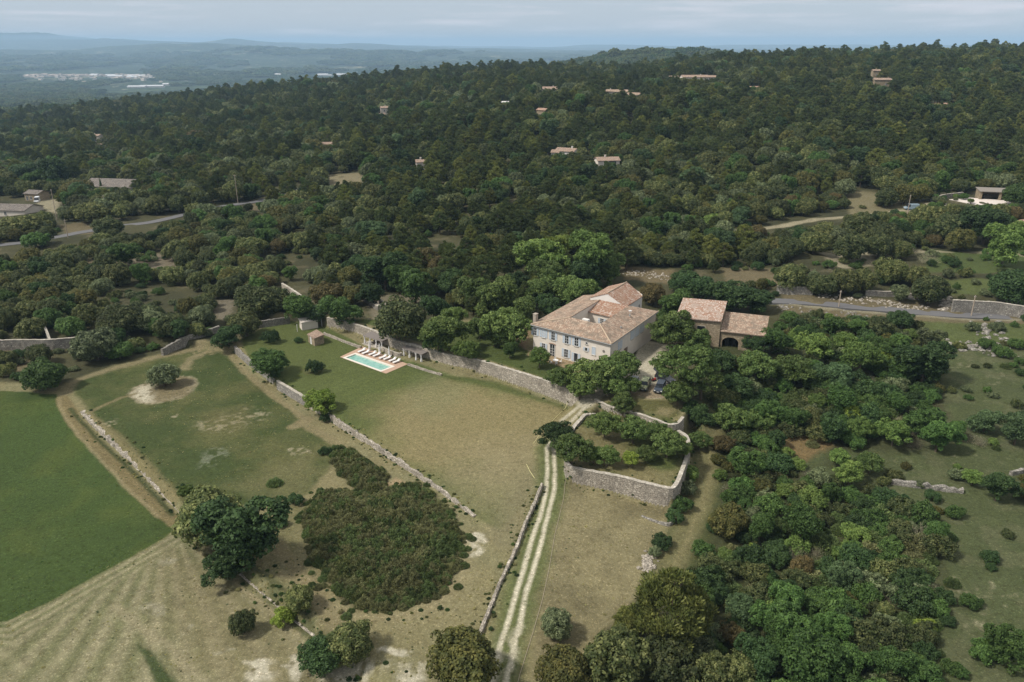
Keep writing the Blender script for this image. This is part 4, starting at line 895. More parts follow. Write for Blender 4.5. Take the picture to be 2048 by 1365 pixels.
hs = [
 ('villa', 'long pink-roofed villa with a white gable end, among pines mid slope', 1134, 318, 11, 8, 4.6, -28, .32, PLASTER_W, TILE_O, [('r', 2.0, 1.4, 1.2, 1.6), ('r', 5.6, 1.2, 1.0, 1.9), ('f', 3, 1.2, 1.2, 1.4)], (3, 0)),
 ('villa', 'small pavilion with a pointed tile roof just left of the white-gabled villa', 1112, 318, 4.2, 4.2, 3.8, -20, .5, PLASTER_W, TILE_O, [('f', 2, 1, 1.0, 1.4)], None),
 ('villa', 'pale villa with a large dark open loggia, right of the white-gabled one', 1213, 342, 11, 8, 5.6, 8, .3, PLASTER, TILE_O, [('f', 2.4, .6, 2.2, 2.6), ('f', 7.4, 2.6, 3.6, 2.6)], (-1, 0)),
 ('villa', 'low pink-roofed house highest below the hill at the middle', 1100, 186, 16, 10, 3.6, 4, .34, PLASTER, TILE_O, [('f', 4, .8, 1.6, 1.6), ('f', 11, .8, 1.4, 1.6)], (3, 1)),
 ('long_house', 'long low house with a staggered brown roof below the hilltop villa', 1232, 193, 20, 9, 3.8, -14, .32, PLASTER, TILE, [('f', 4, 1, 1.4, 1.4), ('f', 12, 1, 1.4, 1.4)], (-5, 0)),
 ('long_house', 'smaller brown-roofed wing standing at the right end of the staggered house', 1268, 198, 10, 8, 3.2, -24, .34, PLASTER, TILE, [('f', 4, 1, 1.2, 1.2)], None),
 ('villa', 'big pale hilltop villa with spread-out pink roofs on the right ridge', 1388, 166, 26, 12, 5.4, 3, .3, PLASTER, TILE_O, [('f', 5, 1, 2.2, 2.4), ('f', 12, 1, 1.4, 2.4), ('f', 19, 1, 2.4, 2.4)], (6, 0)),
 ('villa', 'low left wing of the hilltop villa, half hidden by trees', 1346, 163, 12, 9, 3.6, 10, .34, PLASTER, TILE_O, [('f', 5, 1, 1.4, 1.4)], None),
 ('villa', 'low right wing of the hilltop villa with a pink hipped roof', 1418, 162, 12, 9, 3.4, -8, .32, PLASTER, TILE_O, [('f', 6, 1, 1.6, 1.4)], None),
 ('stone_house', 'tall beige stone house standing alone among the pines high on the right', 1760, 180, 13, 9, 7.6, -6, .26, OCHRE_ST, TILE_O, [('f', 3.5, 1, 1.2, 1.6), ('f', 9, 3.8, 1.0, 1.4)], (5, 0)),
 ('stone_house', 'narrow higher block behind the tall beige stone house', 1748, 168, 6, 6, 10.5, -6, .3, OCHRE_ST, TILE_O, [('f', 3, 6.5, .9, 1.2)], (0, 0)),
 ('tower_house', 'narrow two-storey house by the umbrella pine, left of centre', 769, 232, 6.5, 6.5, 6.8, 12, .35, PLASTER, TILE_O, [('f', 3.2, 3.6, 1.0, 1.5), ('f', 2, .8, 1.4, 1.6)], (1, 0)),
 ('stone_house', 'small lower house front left of the narrow two-storey house', 763, 236, 6, 5, 3, 12, .35, PLASTER, TILE, [('f', 3, .8, 1.0, 1.2)], None),
 ('tower_house', 'slim house with a tall chimney far down in the left wood', 197, 285, 7, 7, 6.2, -8, .35, PLASTER, TILE_O, [('f', 3.4, 1, 1.8, 2.2), ('f', 3.4, 3.8, 1.2, 1.4)], (-2.5, 0)),
 ('villa', 'little orange-roofed outbuilding below the slim house in the left wood', 203, 296, 6, 5, 2.6, -10, .4, PLASTER, TILE_O, [('f', 3, .8, .9, 1.2)], None),
 ('villa', 'small pale gabled house alone on the far wooded hill, left', 612, 180, 14, 11, 5, -18, .4, PLASTER, TILE_O, [('f', 5, 1, 1.4, 1.6)], None),
 ('farm_building', 'wide beige building with a grey tiled roof in the left wood', 236, 386, 29, 19, 5.0, -9, .30, PLASTER, TILE_G, [('f', 9.5, 1.2, .8, 2.4), ('f', 16, 1.2, 1.2, 1.4)], None),
 ('farm_building', 'beige shed with teal doors behind the white van, far left', 76, 400, 9, 8, 4.0, -16, .32, OCHRE_ST, TILE_G, [('f', 1.6, .4, 1.3, 2.0), ('f', 4.2, .8, 1.4, 1.6)], None),
 ('farm_building', 'long low building with a pale hipped roof cut by the left edge', 28, 428, 22, 13, 3.0, -8, .27, PLASTER, TILE_G, [('f', 12, .8, 1.2, 1.4)], None),
 ('villa', 'orange roof peeping out of the pines left of the gravel clearing', 656, 298, 8, 6, 3.4, 14, .35, PLASTER, TILE_O, [('f', 4, 1, 1.0, 1.2)], None),
 ('stone_house', 'tiny roof and chimney showing through pines above the estate', 842, 340, 5, 5, 4.5, 10, .4, PLASTER, TILE_O, [], (0, 0)),
 ('stone_house', 'grey stone house with a pink roof cut by the right edge', 2052, 478, 12, 9, 5.0, 42, .3, STONE_G, TILE_P, [('f', 3.5, 1.4, 1.0, 2.2)], None),
 ('shed', 'little white shed roof below the hill by the cypresses, right of middle', 1012, 212, 9, 5, 2.6, 5, .25, PLASTER_W, WHITE, [('f', 4, .6, 1.0, 1.2)], None),
 ('villa', 'sandy house front half buried in trees above the white-gabled villa', 1086, 236, 7, 6, 5, -35, .35, OCHRE_ST, TILE_P, [('f', 3, 1, 1.0, 1.2)], None),
 ('shed', 'small flat beige building among the pines right of the hilltop villa', 1508, 182, 9, 5, 2.6, 0, .2, PLASTER, TILE_P, [('f', 4, .6, 1.0, 1.2)], None),
 ('shed', 'small pale shed in the pines near the upper right edge', 1884, 216, 10, 5, 2.4, 3, .2, PLASTER_W, TILE_P, [('f', 4, .6, 1.0, 1.2)], None),
]
for h_ in hs:
    name, label, px, py, L, Wd, Hh, rz, pitch, wm_, rm_, wins, chim = h_
    house(name, label, px, py, L, Wd, Hh, rz, pitch, wm_, rm_, wins=wins, chim=chim)
# loggia of the terrace at the right, open between stone piers
q = hit(1990, 398); lg_ = empty('stone_loggia', q, R(-14)); tag(lg_, 'open stone loggia with two dark bays above a pale paved terrace', 'pavilion')
b = MB(); b.box((0, 3.2, 1.5), (13, .5, 4.6)); b.box((-6.3, 0, 1.2), (.9, 6, 4)); b.box((6.3, 0, 1.2), (.9, 6, 4)); b.box((.8, -2.6, 1.2), (.9, .9, 4)); b.build('wall', OCHRE_ST, lg_)
b = MB(); b.slab([(-7, -3.4, 3.3), (7, -3.4, 3.3), (7, 3.7, 3.9), (-7, 3.7, 3.9)], .25); b.build('roof', TILE_G, lg_)
b = MB(); b.box((-3, 1.5, .45), (2.2, 1.0, .9)); b.box((3.2, 1.2, .45), (1.6, .9, .9)); b.build('bench', WOOD, lg_)
# cream pavilion under the trees behind the lawn
q = hit(618, 656); pv = empty('garden_pavilion', q, R(28)); tag(pv, 'cream walled garden pavilion under the trees behind the small hut', 'pavilion')
b = MB(); b.box((0, 0, .9), (4.2, 2.6, 2.4)); b.build('wall', PLASTER, pv)
b = MB(); b.slab([(-2.3, -1.5, 2.2), (2.3, -1.5, 2.2), (2.3, 1.5, 2.5), (-2.3, 1.5, 2.5)], .15); b.build('roof', PLASTER, pv)
b = MB(); b.tube([(3.2, -1, -.3), (3.2, -1, 2.4)], .06, 6); b.tube([(-3.4, -1.6, -.3), (-3.4, -1.6, 2.0)], .09, 6); b.build('post', FRAME, pv)
# paved terraces (right), part of the ground works
def flat(name, pts, mat, label, lift=.12, kind='structure', cat=None, th=.5):
    q = hits(pts); z = max(p[2] for p in q)+lift if len(q) else 0
    b = MB(); n = len(q); b.slab([(p[0], p[1], p[2]+lift) for p in q], th); o = b.build(name, mat); tag(o, label, cat, kind=kind); return o
flat('pavement', [(1898, 400), (1935, 396), (2010, 402), (2032, 410), (1998, 416), (1950, 410)], simple('pale_paving', (.56, .50, .45), .9), 'pale paved terrace in front of the stone loggia')
flat('pavement', [(1862, 404), (1878, 403), (1900, 411), (1880, 421), (1866, 420), (1850, 415)], simple('pale_paving2', (.47, .42, .37), .9), 'pale paving beside the lawn of the loggia')
# ------------------------------------------------------------------ pool, deck and furniture
pl = empty('swimming_pool', (np.mean([p[0] for p in POOLQ]), np.mean([p[1] for p in POOLQ]), 0)); tag(pl, 'long turquoise swimming pool with pale stone coping set in the lawn', 'pool')
pc_ = np.mean(np.array(POOLQ), 0)
def off(poly, d):   # offset a convex polygon outwards
    n = len(poly); out = []; P_ = [np.array(p[:2]) for p in poly]; c = sum(P_)/n
    for i in range(n):
        a, b_, d_ = P_[i-1], P_[i], P_[(i+1) % n]
        def nrm(p, q): e = q-p; v = np.array([e[1], -e[0]])/np.linalg.norm(e); return v if np.dot(v, (p+q)/2-c) > 0 else -v
        n1, n2 = nrm(a, b_), nrm(b_, d_); k = 1+np.dot(n1, n2); out.append(b_+(n1+n2)*d/k)
    return out
ins = off(POOLQ, -.16); ous = off(POOLQ, .42); b = MB()
for i in range(4):
    j = (i+1) % 4; b.hexa([(*ins[i], -.25), (*ins[j], -.25), (*ous[j], -.25), (*ous[i], -.25)], [(*ins[i], .10), (*ins[j], .10), (*ous[j], .10), (*ous[i], .10)])
fix(b.build('coping', COPE_W, pl), pl)
b = MB(); o2 = off(POOLQ, -.12); b.slab([(*p, -1.5) for p in o2], .2)
for i in range(4):
    j = (i+1) % 4; o3 = off(POOLQ, -.02); b.hexa([(*o2[i], -1.6), (*o2[j], -1.6), (*o3[j], -1.6), (*o3[i], -1.6)], [(*o2[i], -.2), (*o2[j], -.2), (*o3[j], -.2), (*o3[i], -.2)])
fix(b.build('basin', simple('pool_plaster', (.42, .62, .55), .7, var=.05), pl), pl)
m, n, l, bs = new_mat('pool_water'); bs.inputs['Base Color'].default_value = (.28, .62, .55, 1); bs.inputs['Roughness'].default_value = .12; bs.inputs['Specular IOR Level'].default_value = .4
bs.inputs['Transmission Weight'].default_value = 0
nn_ = noise(n, l, 1.1, n.new('ShaderNodeNewGeometry').outputs['Position'], 4); l.new(mixrgb(n, l, (.14, .33, .275), (.26, .44, .37), ramp_(n, l, nn_, .35, .65)), bs.inputs['Base Color'])
bp = n.new('ShaderNodeBump'); bp.inputs['Strength'].default_value = .25; bp.inputs['Distance'].default_value = .05; l.new(noise(n, l, 4, n.new('ShaderNodeNewGeometry').outputs['Position'], 3), bp.inputs['Height']); l.new(bp.outputs[0], bs.inputs['Normal'])
b = MB(); b.slab([(*p, -.14) for p in off(POOLQ, -.1)], .3); fix(b.build('pool_surface', m, pl), pl)
DQ = [P(a, c, 0)[:2] for a, c in [(680, 714.7), (725, 693.7), (816, 729), (772, 748)]]; oo = off(POOLQ, .425)
b = MB()
for i, j in ((0, 1), (1, 2), (2, 3), (3, 0)):
    b.hexa([(*oo[i], -.3), (*oo[j], -.3), (*DQ[j], -.3), (*DQ[i], -.3)], [(*oo[i], .07), (*oo[j], .07), (*DQ[j], .07), (*DQ[i], .07)])
dk = b.build('pool_deck', DECK); tag(dk, 'terracotta coloured deck around the swimming pool', kind='structure')
def dup(root, name=None):
    r = root.copy(); COL.objects.link(r)
    for ch in [c for c in bpy.data.objects if c.parent == root]:
        c = ch.copy(); COL.objects.link(c); c.parent = r
        for g in [x for x in bpy.data.objects if x.parent == ch]:
            d = g.copy(); COL.objects.link(d); d.parent = c
    return r
# sun loungers
lo = empty('sun_lounger', (0, 0, 0)); b = MB()
b.box((0, -.3, .26), (.66, 1.35, .05)); b.build('frame', WHITE, lo)
for x in (-.28, .28):
    for y in (-.9, .55): b = MB(); b.tube([(x, y, .24), (x, y, 0)], .03, 6); b.build('leg', METAL, lo)
b = MB(); b.box((0, -.30, .34), (.64, 1.3, .11)); b.build('mattress', WHITE, lo, bevel=.03)
b = MB(); b.hexa([(-.32, .35, .29), (.32, .35, .29), (.32, .95, .62), (-.32, .95, .62)], [(-.32, .31, .40), (.32, .31, .40), (.32, .90, .74), (-.32, .90, .74)]); b.build('backrest', WHITE, lo, bevel=.02)
b = MB(); b.box((0, .72, .72), (.42, .24, .09)); b.build('pillow', WHITE, lo, bevel=.03)
LZ = [(724, 702), (732, 705.5), (745.5, 708), (754, 710.5), (766, 715), (775, 717), (785.5, 720.5), (793.5, 723.5)]
lax = Vector((pc_[0]-0, 0, 0)); dv = np.array(POOLQ[1])-np.array(POOLQ[0]); lrz = math.atan2(dv[1], dv[0])-math.pi/2
who = ['first lounger at the hut end of the poolside row', 'second lounger from the hut end, by the first closed parasol', 'third lounger from the hut end of the row', 'fourth lounger, just left of the middle parasol', 'fifth lounger, between the middle and last parasols', 'sixth lounger, under the last closed parasol', 'second to last lounger, right of the last parasol', 'last lounger at the far right of the poolside row']
for i, (a, c) in enumerate(LZ):
    o = lo if i == 0 else dup(lo); q = P(a, c, .35); o.location = (q[0], q[1], .072); o.rotation_euler = (0, 0, lrz-.06); o.scale = (1.05, 1.1, 1.1)
    tag(o, 'white padded '+who[i], 'sun lounger', 'sun loungers in a row on the pool deck')
# closed parasols
pr = empty('closed_parasol', (0, 0, 0)); b = MB(); b.lathe([(.28, 0), (.28, .06), (.05, .08), (.05, .3)], (0, 0, 0), 10); b.build('base', METAL, pr)
b = MB(); b.tube([(0, 0, .1), (0, 0, 2.35)], .03, 6); b.build('pole', FRAME, pr)
b = MB(); n = 16; prof = [(.27, .45), (.23, .9), (.15, 1.5), (.09, 2.0), (.03, 2.3)]; k = 0
for r, z in prof:
    for j in range(n): t = 2*math.pi*j/n; rr_ = r*(1 if j % 2 else .68); b.v.append((rr_*math.cos(t), rr_*math.sin(t), z))
for i in range(4):
    for j in range(n): a = i*n+j; e = i*n+(j+1) % n; b.f.append((a, e, e+n, a+n)); b.m.append(0)
b.f.append(tuple(range(n))); b.m.append(0); b.f.append(tuple(4*n+j for j in range(n))); b.m.append(0)
b.build('canopy', WHITE, pr)
for i, (a, c, t) in enumerate([(739.5, 701.5, 'nearest the hut'), (759.5, 707.5, 'in the middle of the row'), (778.5, 714, 'furthest from the hut')]):
    o = pr if i == 0 else dup(pr); q = P(a, c, .1); o.location = (q[0], q[1], .072); o.scale = (1.25, 1.25, 1.15); tag(o, 'closed white parasol between the loungers, '+t, 'parasol', 'closed parasols by the pool')
# pergolas with draped curtains and reed roofs
def pergola(label, cols, back, h=2.05):
    q = [P(a, c, .45) for a, c in cols]
    e = empty('pergola', (q[0][0], q[0][1], .45)); tag(e, label, 'pergola', 'reed-roofed pergolas above the pool')
    for p in q:
        b = MB(); b.box((p[0], p[1], .45+h/2), (.14, .14, h), .3); po = fix(b.build('post', FRAME, e), e)
        b = MB(); n = 10; prof = [(.26, .05), (.24, .5), (.13, 1.1), (.2, 1.6), (.34, h-.05)]
        for r, z in prof:
            for j in range(n): t = 2*math.pi*j/n; rr_ = r*(1 if j % 2 else .7); b.v.append((p[0]+rr_*math.cos(t), p[1]+rr_*math.sin(t), .45+z))
        for i in range(4):
            for j in range(n): a = i*n+j; c = i*n+(j+1) % n; b.f.append((a, c, c+n, a+n)); b.m.append(0)
        b.f.append(tuple(range(n))); b.m.append(0); b.f.append(tuple(4*n+j for j in range(n))); b.m.append(0)
        fix(b.build('curtain', WHITE, e), e)
    b = MB(); a0 = Vector(q[0]); a1 = Vector(q[-1]); dx = (a1-a0).normalized(); nb = Vector((-dx.y, dx.x, 0)); d = 3.3
    zz = .45+h
    b.slab([tuple(a0-dx*.4-nb*.3+Vector((0, 0, h+.02))), tuple(a1+dx*.4-nb*.3+Vector((0, 0, h+.02))), tuple(a1+dx*.4+nb*d+Vector((0, 0, h+.35))), tuple(a0-dx*.4+nb*d+Vector((0, 0, h+.35)))], .1)
    fix(b.build('reed_roof', REED, e), e)
    b = MB()
    for k in range(6):
        p = a0.lerp(a1, k/5); b.tube([tuple(p-nb*.45+Vector((0, 0, h-.1))), tuple(p+nb*d+Vector((0, 0, h+.22)))], .05, 5)
    fix(b.build('rafter', FRAME, e), e)
    b = MB(); c = a0.lerp(a1, .5)+nb*1.7; rz = math.atan2(dx.y, dx.x)
    tb = empty('garden_table', (c.x, c.y, .5), rz); tag(tb, 'dark table with benches under the '+label.split(',')[0].replace('reed-roofed ', ''), 'table', 'tables under the pergolas')
    b.box((0, 0, .72), (3.0, .9, .06)); b.build('table_top', WOOD, tb)
    for sx in (-1.2, 1.2): b = MB(); b.box((sx, 0, .35), (.1, .7, .69)); b.build('leg', WOOD, tb)
    for sy in (-.8, .8): b = MB(); b.box((0, sy, .42), (2.8, .32, .05)); b.box((-1.2, sy, .2), (.06, .3, .4)); b.box((1.2, sy, .2), (.06, .3, .4)); b.build('bench', WOOD, tb)
    b = MB(); b.slab([tuple(a0-dx*.5-nb*.6), tuple(a1+dx*.5-nb*.6), tuple(a1+dx*.5+nb*d), tuple(a0-dx*.5+nb*d)], .4); 
    fix(b.build('plinth', COPING, e), e)
pergola('left reed-roofed pergola with white curtained posts, nearest the hut', [(730, 687), (741, 690), (753, 694.5), (764, 698)], None)
pergola('right reed-roofed pergola with white curtained posts, nearest the big trees', [(808, 712), (819.5, 716), (832.5, 721.5), (843, 725)], None)
stone_wall('stone_basin', [(764, 695), (772, 699), (800, 709), (803, 706)], 1.15, .4, 'low stone wall enclosing the sunken yard between the two pergolas', STONE, True, .03, depth=.6)
# white tables on the garden terrace, glimpsed through trees
for i, (a, c, t) in enumerate([(772, 632, 'by the slope behind the left pergola'), (784, 641, 'under the dark tree behind the pergolas'), (879, 640, 'between the tall green trees of the garden')]):
    q = hit(a, c); e = empty('dining_table', q, R(-20+i*25)); tag(e, 'round table with a floor-length white cloth '+t, 'table', 'white tables in the upper garden')
    b = MB(); b.lathe([(1.25, 0.02), (1.05, .75), (1.04, .78)], (0, 0, 0), 18); b.build('tablecloth', WHITE, e)
    b = MB(); b.lathe([(.15, .79), (.09, .9), (.2, 1.05)], (0, 0, 0), 10); b.build('vase', FRAME, e)
# terrace furniture at the front of the farmhouse
q = P(1111, 727, T1Z); e = empty('terrace_table', (q[0], q[1], T1Z), .2); tag(e, 'white round table under the small tree by the farmhouse door', 'table')
b = MB(); b.lathe([(.65, .70), (.66, .76)], (0, 0, 0), 16); b.build('table_top', WHITE, e); b = MB(); b.tube([(0, 0, 0), (0, 0, .7)], .05, 6); b.build('leg', METAL, e)
for i, (dx_, dy_) in enumerate([(1.1, .1), (-1.0, -.3), (.1, -1.1), (0, 1.1)]):
    c = empty('garden_chair', (q[0]+dx_, q[1]+dy_, T1Z), math.atan2(-dy_, -dx_)-math.pi/2); tag(c, 'white garden chair around the table by the farmhouse door', 'chair', 'white chairs at the farmhouse door')
    b = MB(); b.box((0, 0, .45), (.44, .44, .05)); b.build('seat', WHITE, c); b = MB(); b.box((0, -.2, .7), (.44, .04, .45)); b.build('backrest', WHITE, c)
    for sx in (-.18, .18):
        for sy in (-.18, .18): b = MB(); b.tube([(sx, sy, 0), (sx, sy, .43)], .02, 5); b.build('leg', WHITE, c)
# ------------------------------------------------------------------ vehicles
def vehicle(name, label, cat, loc, rz, L, Wd, Hh, paint, kind='suv', open_boot=False, scale=1.0):
    e = empty(name, loc, rz); tag(e, label, cat); e.scale = (scale,)*3
    hb = {'suv': .95, 'jeep': .95, 'van': 1.1, 'car': .82}[kind]; gc = .28
    if kind == 'van': low = [(-L/2, gc), (L/2, gc), (L/2, .75), (L/2-.15, 1.0), (L/2-.75, hb), (-L/2, hb)]; cab = [(-L/2+.02, hb), (L/2-.85, hb), (L/2-1.35, Hh-.05), (L/2-1.6, Hh), (-L/2+.06, Hh)]
    elif kind == 'jeep': low = [(-L/2, gc), (L/2, gc), (L/2, .9), (L/2-.1, hb), (-L/2, hb)]; cab = [(-L/2+.05, hb), (L/2-1.25, hb), (L/2-1.45, Hh), (-L/2+.1, Hh)]
    else: low = [(-L/2+.05, gc), (L/2-.05, gc), (L/2, .6), (L/2-.12, hb-.12), (L/2-1.0, hb), (-L/2+.1, hb), (-L/2, .7)]; cab = [(-L/2+.12, hb), (L/2-1.15, hb), (L/2-1.85, Hh-.03), (-L/2+.75, Hh), (-L/2+.35, Hh-.1)]
    def extr(pts, w, w2):
        b = MB(); n = len(pts); mz = min(p[1] for p in pts); Mz = max(p[1] for p in pts)
        f = lambda z: w+(w2-w)*(z-mz)/(Mz-mz)
        b.add([(x, -f(z)/2, z) for x, z in pts]+[(x, f(z)/2, z) for x, z in pts], [tuple(range(n)), tuple(range(2*n-1, n-1, -1))]+[(i, i+n, (i+1) % n+n, (i+1) % n) for i in range(n)]); return b
    extr(low, Wd, Wd*.96).build('body', paint, e, bevel=.07)
    extr([(x, z-.003) for x, z in cab], Wd*.9, Wd*.74).build('windows', GLASS, e, bevel=.03)
    tz = Hh; xs = [p[0] for p in cab if p[1] > Hh-.15]; b = MB(); b.box(((min(xs)+max(xs))/2, 0, tz+.01), (max(xs)-min(xs)+.06, Wd*.76, .05)); b.build('roof_panel', paint, e, bevel=.02)
    b = MB()
    for xx in (min(xs)+.05, (min(xs)+max(xs))/2):
        for sy in (-1, 1): b.hexa([(xx-.05, sy*Wd*.455-.02, hb-.01), (xx+.05, sy*Wd*.455-.02, hb-.01), (xx+.05, sy*Wd*.455+.02, hb-.01), (xx-.05, sy*Wd*.455+.02, hb-.01)], [(xx-.05, sy*Wd*.378-.02, tz), (xx+.05, sy*Wd*.378-.02, tz), (xx+.05, sy*Wd*.378+.02, tz), (xx-.05, sy*Wd*.378+.02, tz)])
    b.build('pillar', paint, e)
    if kind == 'van': b = MB(); b.box((-L*.17, 0, (hb+Hh)/2), (L*.62, Wd*.93, Hh-hb)); b.build('cargo_box', paint, e, bevel=.05)
    r = .34 if kind != 'jeep' else .38
    for sx in (-L/2+.8, L/2-.8):
        for sy in (-1, 1):
            b = MB(); b.tube([(sx, sy*(Wd/2-.2), r), (sx, sy*(Wd/2+.015), r)], r, 16); w = b.build('wheel', RUBBER, e)
            b = MB(); b.tube([(sx, sy*(Wd/2), r), (sx, sy*(Wd/2+.03), r)], r*.6, 10); b.build('rim', METAL, w)
    for sy in (-1, 1): b = MB(); b.box((L/2-.015, sy*Wd*.35, hb-.24), (.09, .3, .16)); b.build('headlight', LAMP, e)
    for sy in (-1, 1): b = MB(); b.box((-L/2+.02, sy*Wd*.4, hb-.2), (.09, .16, .22)); b.build('tail_light', RED, e)
    b = MB(); b.box((L/2+.015, 0, .42), (.06, Wd*.9, .18)); b.build('bumper', RUBBER, e)
    b = MB(); b.box((L/2+.052, 0, .5), (.02, .5, .11)); b.build('number_plate', FRAME, e)
    for sy in (-1, 1): b = MB(); b.box((L/2-1.35, sy*(Wd/2+.06), hb+.08), (.12, .16, .13)); b.build('side_mirror', paint, e)
    if open_boot: b = MB(); b.hexa([(-L/2+.3, -Wd*.4, Hh), (-L/2+.3, Wd*.4, Hh), (-L/2-.7, Wd*.4, Hh+.35), (-L/2-.7, -Wd*.4, Hh+.35)], [(-L/2+.3, -Wd*.4, Hh+.06), (-L/2+.3, Wd*.4, Hh+.06), (-L/2-.7, Wd*.4, Hh+.41), (-L/2-.7, -Wd*.4, Hh+.41)]); b.build('tailgate', paint, e)
    return e
def car_paint(name, c, rough=.25): return simple(name, c, rough, .6, .0, .04)
mc, n, l, bs = new_mat('camouflage_paint'); bs.inputs['Roughness'].default_value = .45
pv_ = n.new('ShaderNodeTexCoord').outputs['Object']; c_ = mixrgb(n, l, (.075, .095, .04), (.20, .21, .12), ramp_(n, l, noise(n, l, 2.1, pv_, 3), .49, .52)); c_ = mixrgb(n, l, c_, (.035, .04, .02), ramp_(n, l, noise(n, l, 2.8, pv_, 2, .4), .56, .58)); l.new(c_, bs.inputs['Base Color'])
def onyard(a, c): q = P(a, c, T1Z+.6); return (q[0], q[1], T1Z+.03)
def hd(a, b_): p = P(*a, T1Z); q = P(*b_, T1Z); return math.atan2(q[1]-p[1], q[0]-p[0])
vehicle('parked_car', 'green camouflage patterned off-road car parked facing the lawn', 'car', onyard(1289, 771), hd((1297, 758), (1283, 783)), 4.2, 1.9, 1.72, mc, 'jeep')
vehicle('parked_car', 'dark navy car half under the tree, right of the camouflage car', 'car', onyard(1320, 775), hd((1327, 762), (1314, 788)), 4.6, 1.9, 1.5, car_paint('navy_paint', (.018, .028, .045)), 'suv')
vehicle('parked_car', 'black car with its tailgate up behind the navy car', 'car', onyard(1330, 757), hd((1308, 752), (1334, 764)), 4.5, 1.85, 1.55, car_paint('black_paint', (.02, .022, .028)), 'suv', True)
vehicle('parked_car', 'pale silver car mostly hidden under the leaning plane tree', 'car', onyard(1266, 767), hd((1277, 752), (1258, 780)), 4.4, 1.85, 1.5, car_paint('silver_paint', (.42, .43, .43)), 'car')
q = hit(1822, 420); vehicle('parked_van', 'grey blue van on the dirt clearing at the upper right', 'van', (q[0], q[1], q[2]+.05), R(178), 5.0, 2.0, 2.1, car_paint('grey_blue_paint', (.24, .31, .36)), 'van', scale=1.05)
q = hit(75, 405); vehicle('parked_van', 'white van beside the shed with teal doors at the left', 'van', (q[0], q[1], q[2]+.05), R(-70), 5.2, 2.1, 2.5, car_paint('white_paint', (.62, .63, .64)), 'van', scale=1.1)
q = onyard(1308, 757); e = empty('garden_tractor', q, .6); e.scale = (.7, .7, .7); tag(e, 'small red ride-on mower behind the parked cars', 'mower')
b = MB(); b.box((0, 0, .45), (1.2, .7, .35)); b.box((.35, 0, .72), (.5, .5, .22)); b.build('body', RED, e, bevel=.04)
b = MB(); b.box((-.3, 0, .75), (.4, .4, .1)); b.box((-.5, 0, .95), (.08, .4, .4)); b.build('seat', RUBBER, e, bevel=.02)
for sx, r in ((-.42, .28), (.45, .2)):
    for sy in (-.36, .36): b = MB(); b.tube([(sx, sy-.08, r), (sx, sy+.08, r)], r, 12); b.build('wheel', RUBBER, e)
# ------------------------------------------------------------------ poles, hoses
def pole(px0, py0, px1, py1, label, arm=False, r=.14):
    q = hit(px1, py1); k = (py1-py0)/F*math.hypot(q[1], H)/math.cos(math.atan2(H-q[2], q[1]))
    e = empty('utility_pole', (q[0], q[1], q[2])); tag(e, label, 'utility pole')
    b = MB(); b.tube([(0, 0, -.8), (0, 0, k)], [r*1.25, r*.8], 8); b.build('post', POLE, e)
    b = MB(); b.box((0, 0, k-.5), (1.2 if arm else .5, .12, .12)); b.build('crossarm', POLE, e)
    for s in (-1, 1): b = MB(); b.lathe([(.05, 0), (.07, .08), (.04, .18)], (s*(.5 if arm else .2), 0, k-.44), 6); b.build('insulator', FRAME, e)
    return k
for a in [(469, 352, 476, 407, 'pale wooden pole standing by the winding lane, left', True), (205, 392, 213, 432, 'pale wooden pole under the thin cypress, left', False), (103, 381, 114, 440, 'leaning-looking dark pole beside the farm yard far left', False),
          (624, 313, 626, 344, 'wooden pole by the gravel clearing left of centre', False), (1679, 582, 1677, 616, 'thin dark pole beside the lane behind the barn', False), (1946, 592, 1942, 634, 'thin green grey pole in front of the roadside wall', False),
          (1817, 392, 1815, 428, 'dark pole in front of the grey blue van', False), (129, 440, 136, 476, 'thin pole on the left lane verge below the farm yard', False), (1303, 178, 1303, 196, 'pole right of the staggered brown-roofed house, high on the slope', True), (1139, 168, 1139, 190, 'pole right of the low pink-roofed house, high on the slope', False)]: pole(*a)
def rope(name, pts, r, mat, label, cat, lift=.05):
    q = []; H_ = hits(pts)
    for p, p2 in zip(H_[:-1], H_[1:]):
        n = max(2, int(np.hypot(*(p2-p)[:2])/1.2))
        for i in range(n): t = i/n; x, y = p[0]+(p2-p)[0]*t, p[1]+(p2-p)[1]*t; q.append((x, y, zt1(x, y)+lift))
    q.append((H_[-1][0], H_[-1][1], H_[-1][2]+lift)); b = MB(); b.tube(q, r, 5); tag(b.build(name, mat), label, cat)
YR = simple('yellow_hose', (.52, .48, .24), .7)
rope('garden_hose', [(1136, 806), (1110, 838), (1085, 862), (1070, 885), (1066, 889)], .045, YR, 'thin yellowish hose curving down the edge of the lawn', 'hose')
rope('garden_hose', [(1053, 930), (1060, 945), (1069, 958)], .045, YR, 'short piece of yellowish hose near the top of the low wall', 'hose')
rope('cable', [(1131, 962), (1127, 1000), (1110, 1070), (1098, 1140), (1085, 1200), (1065, 1270), (1040, 1350), (1030, 1390)], .03, simple('brown_cable', (.36, .30, .22), .8), 'long thin brown line lying right of the wheel tracks', 'cable')
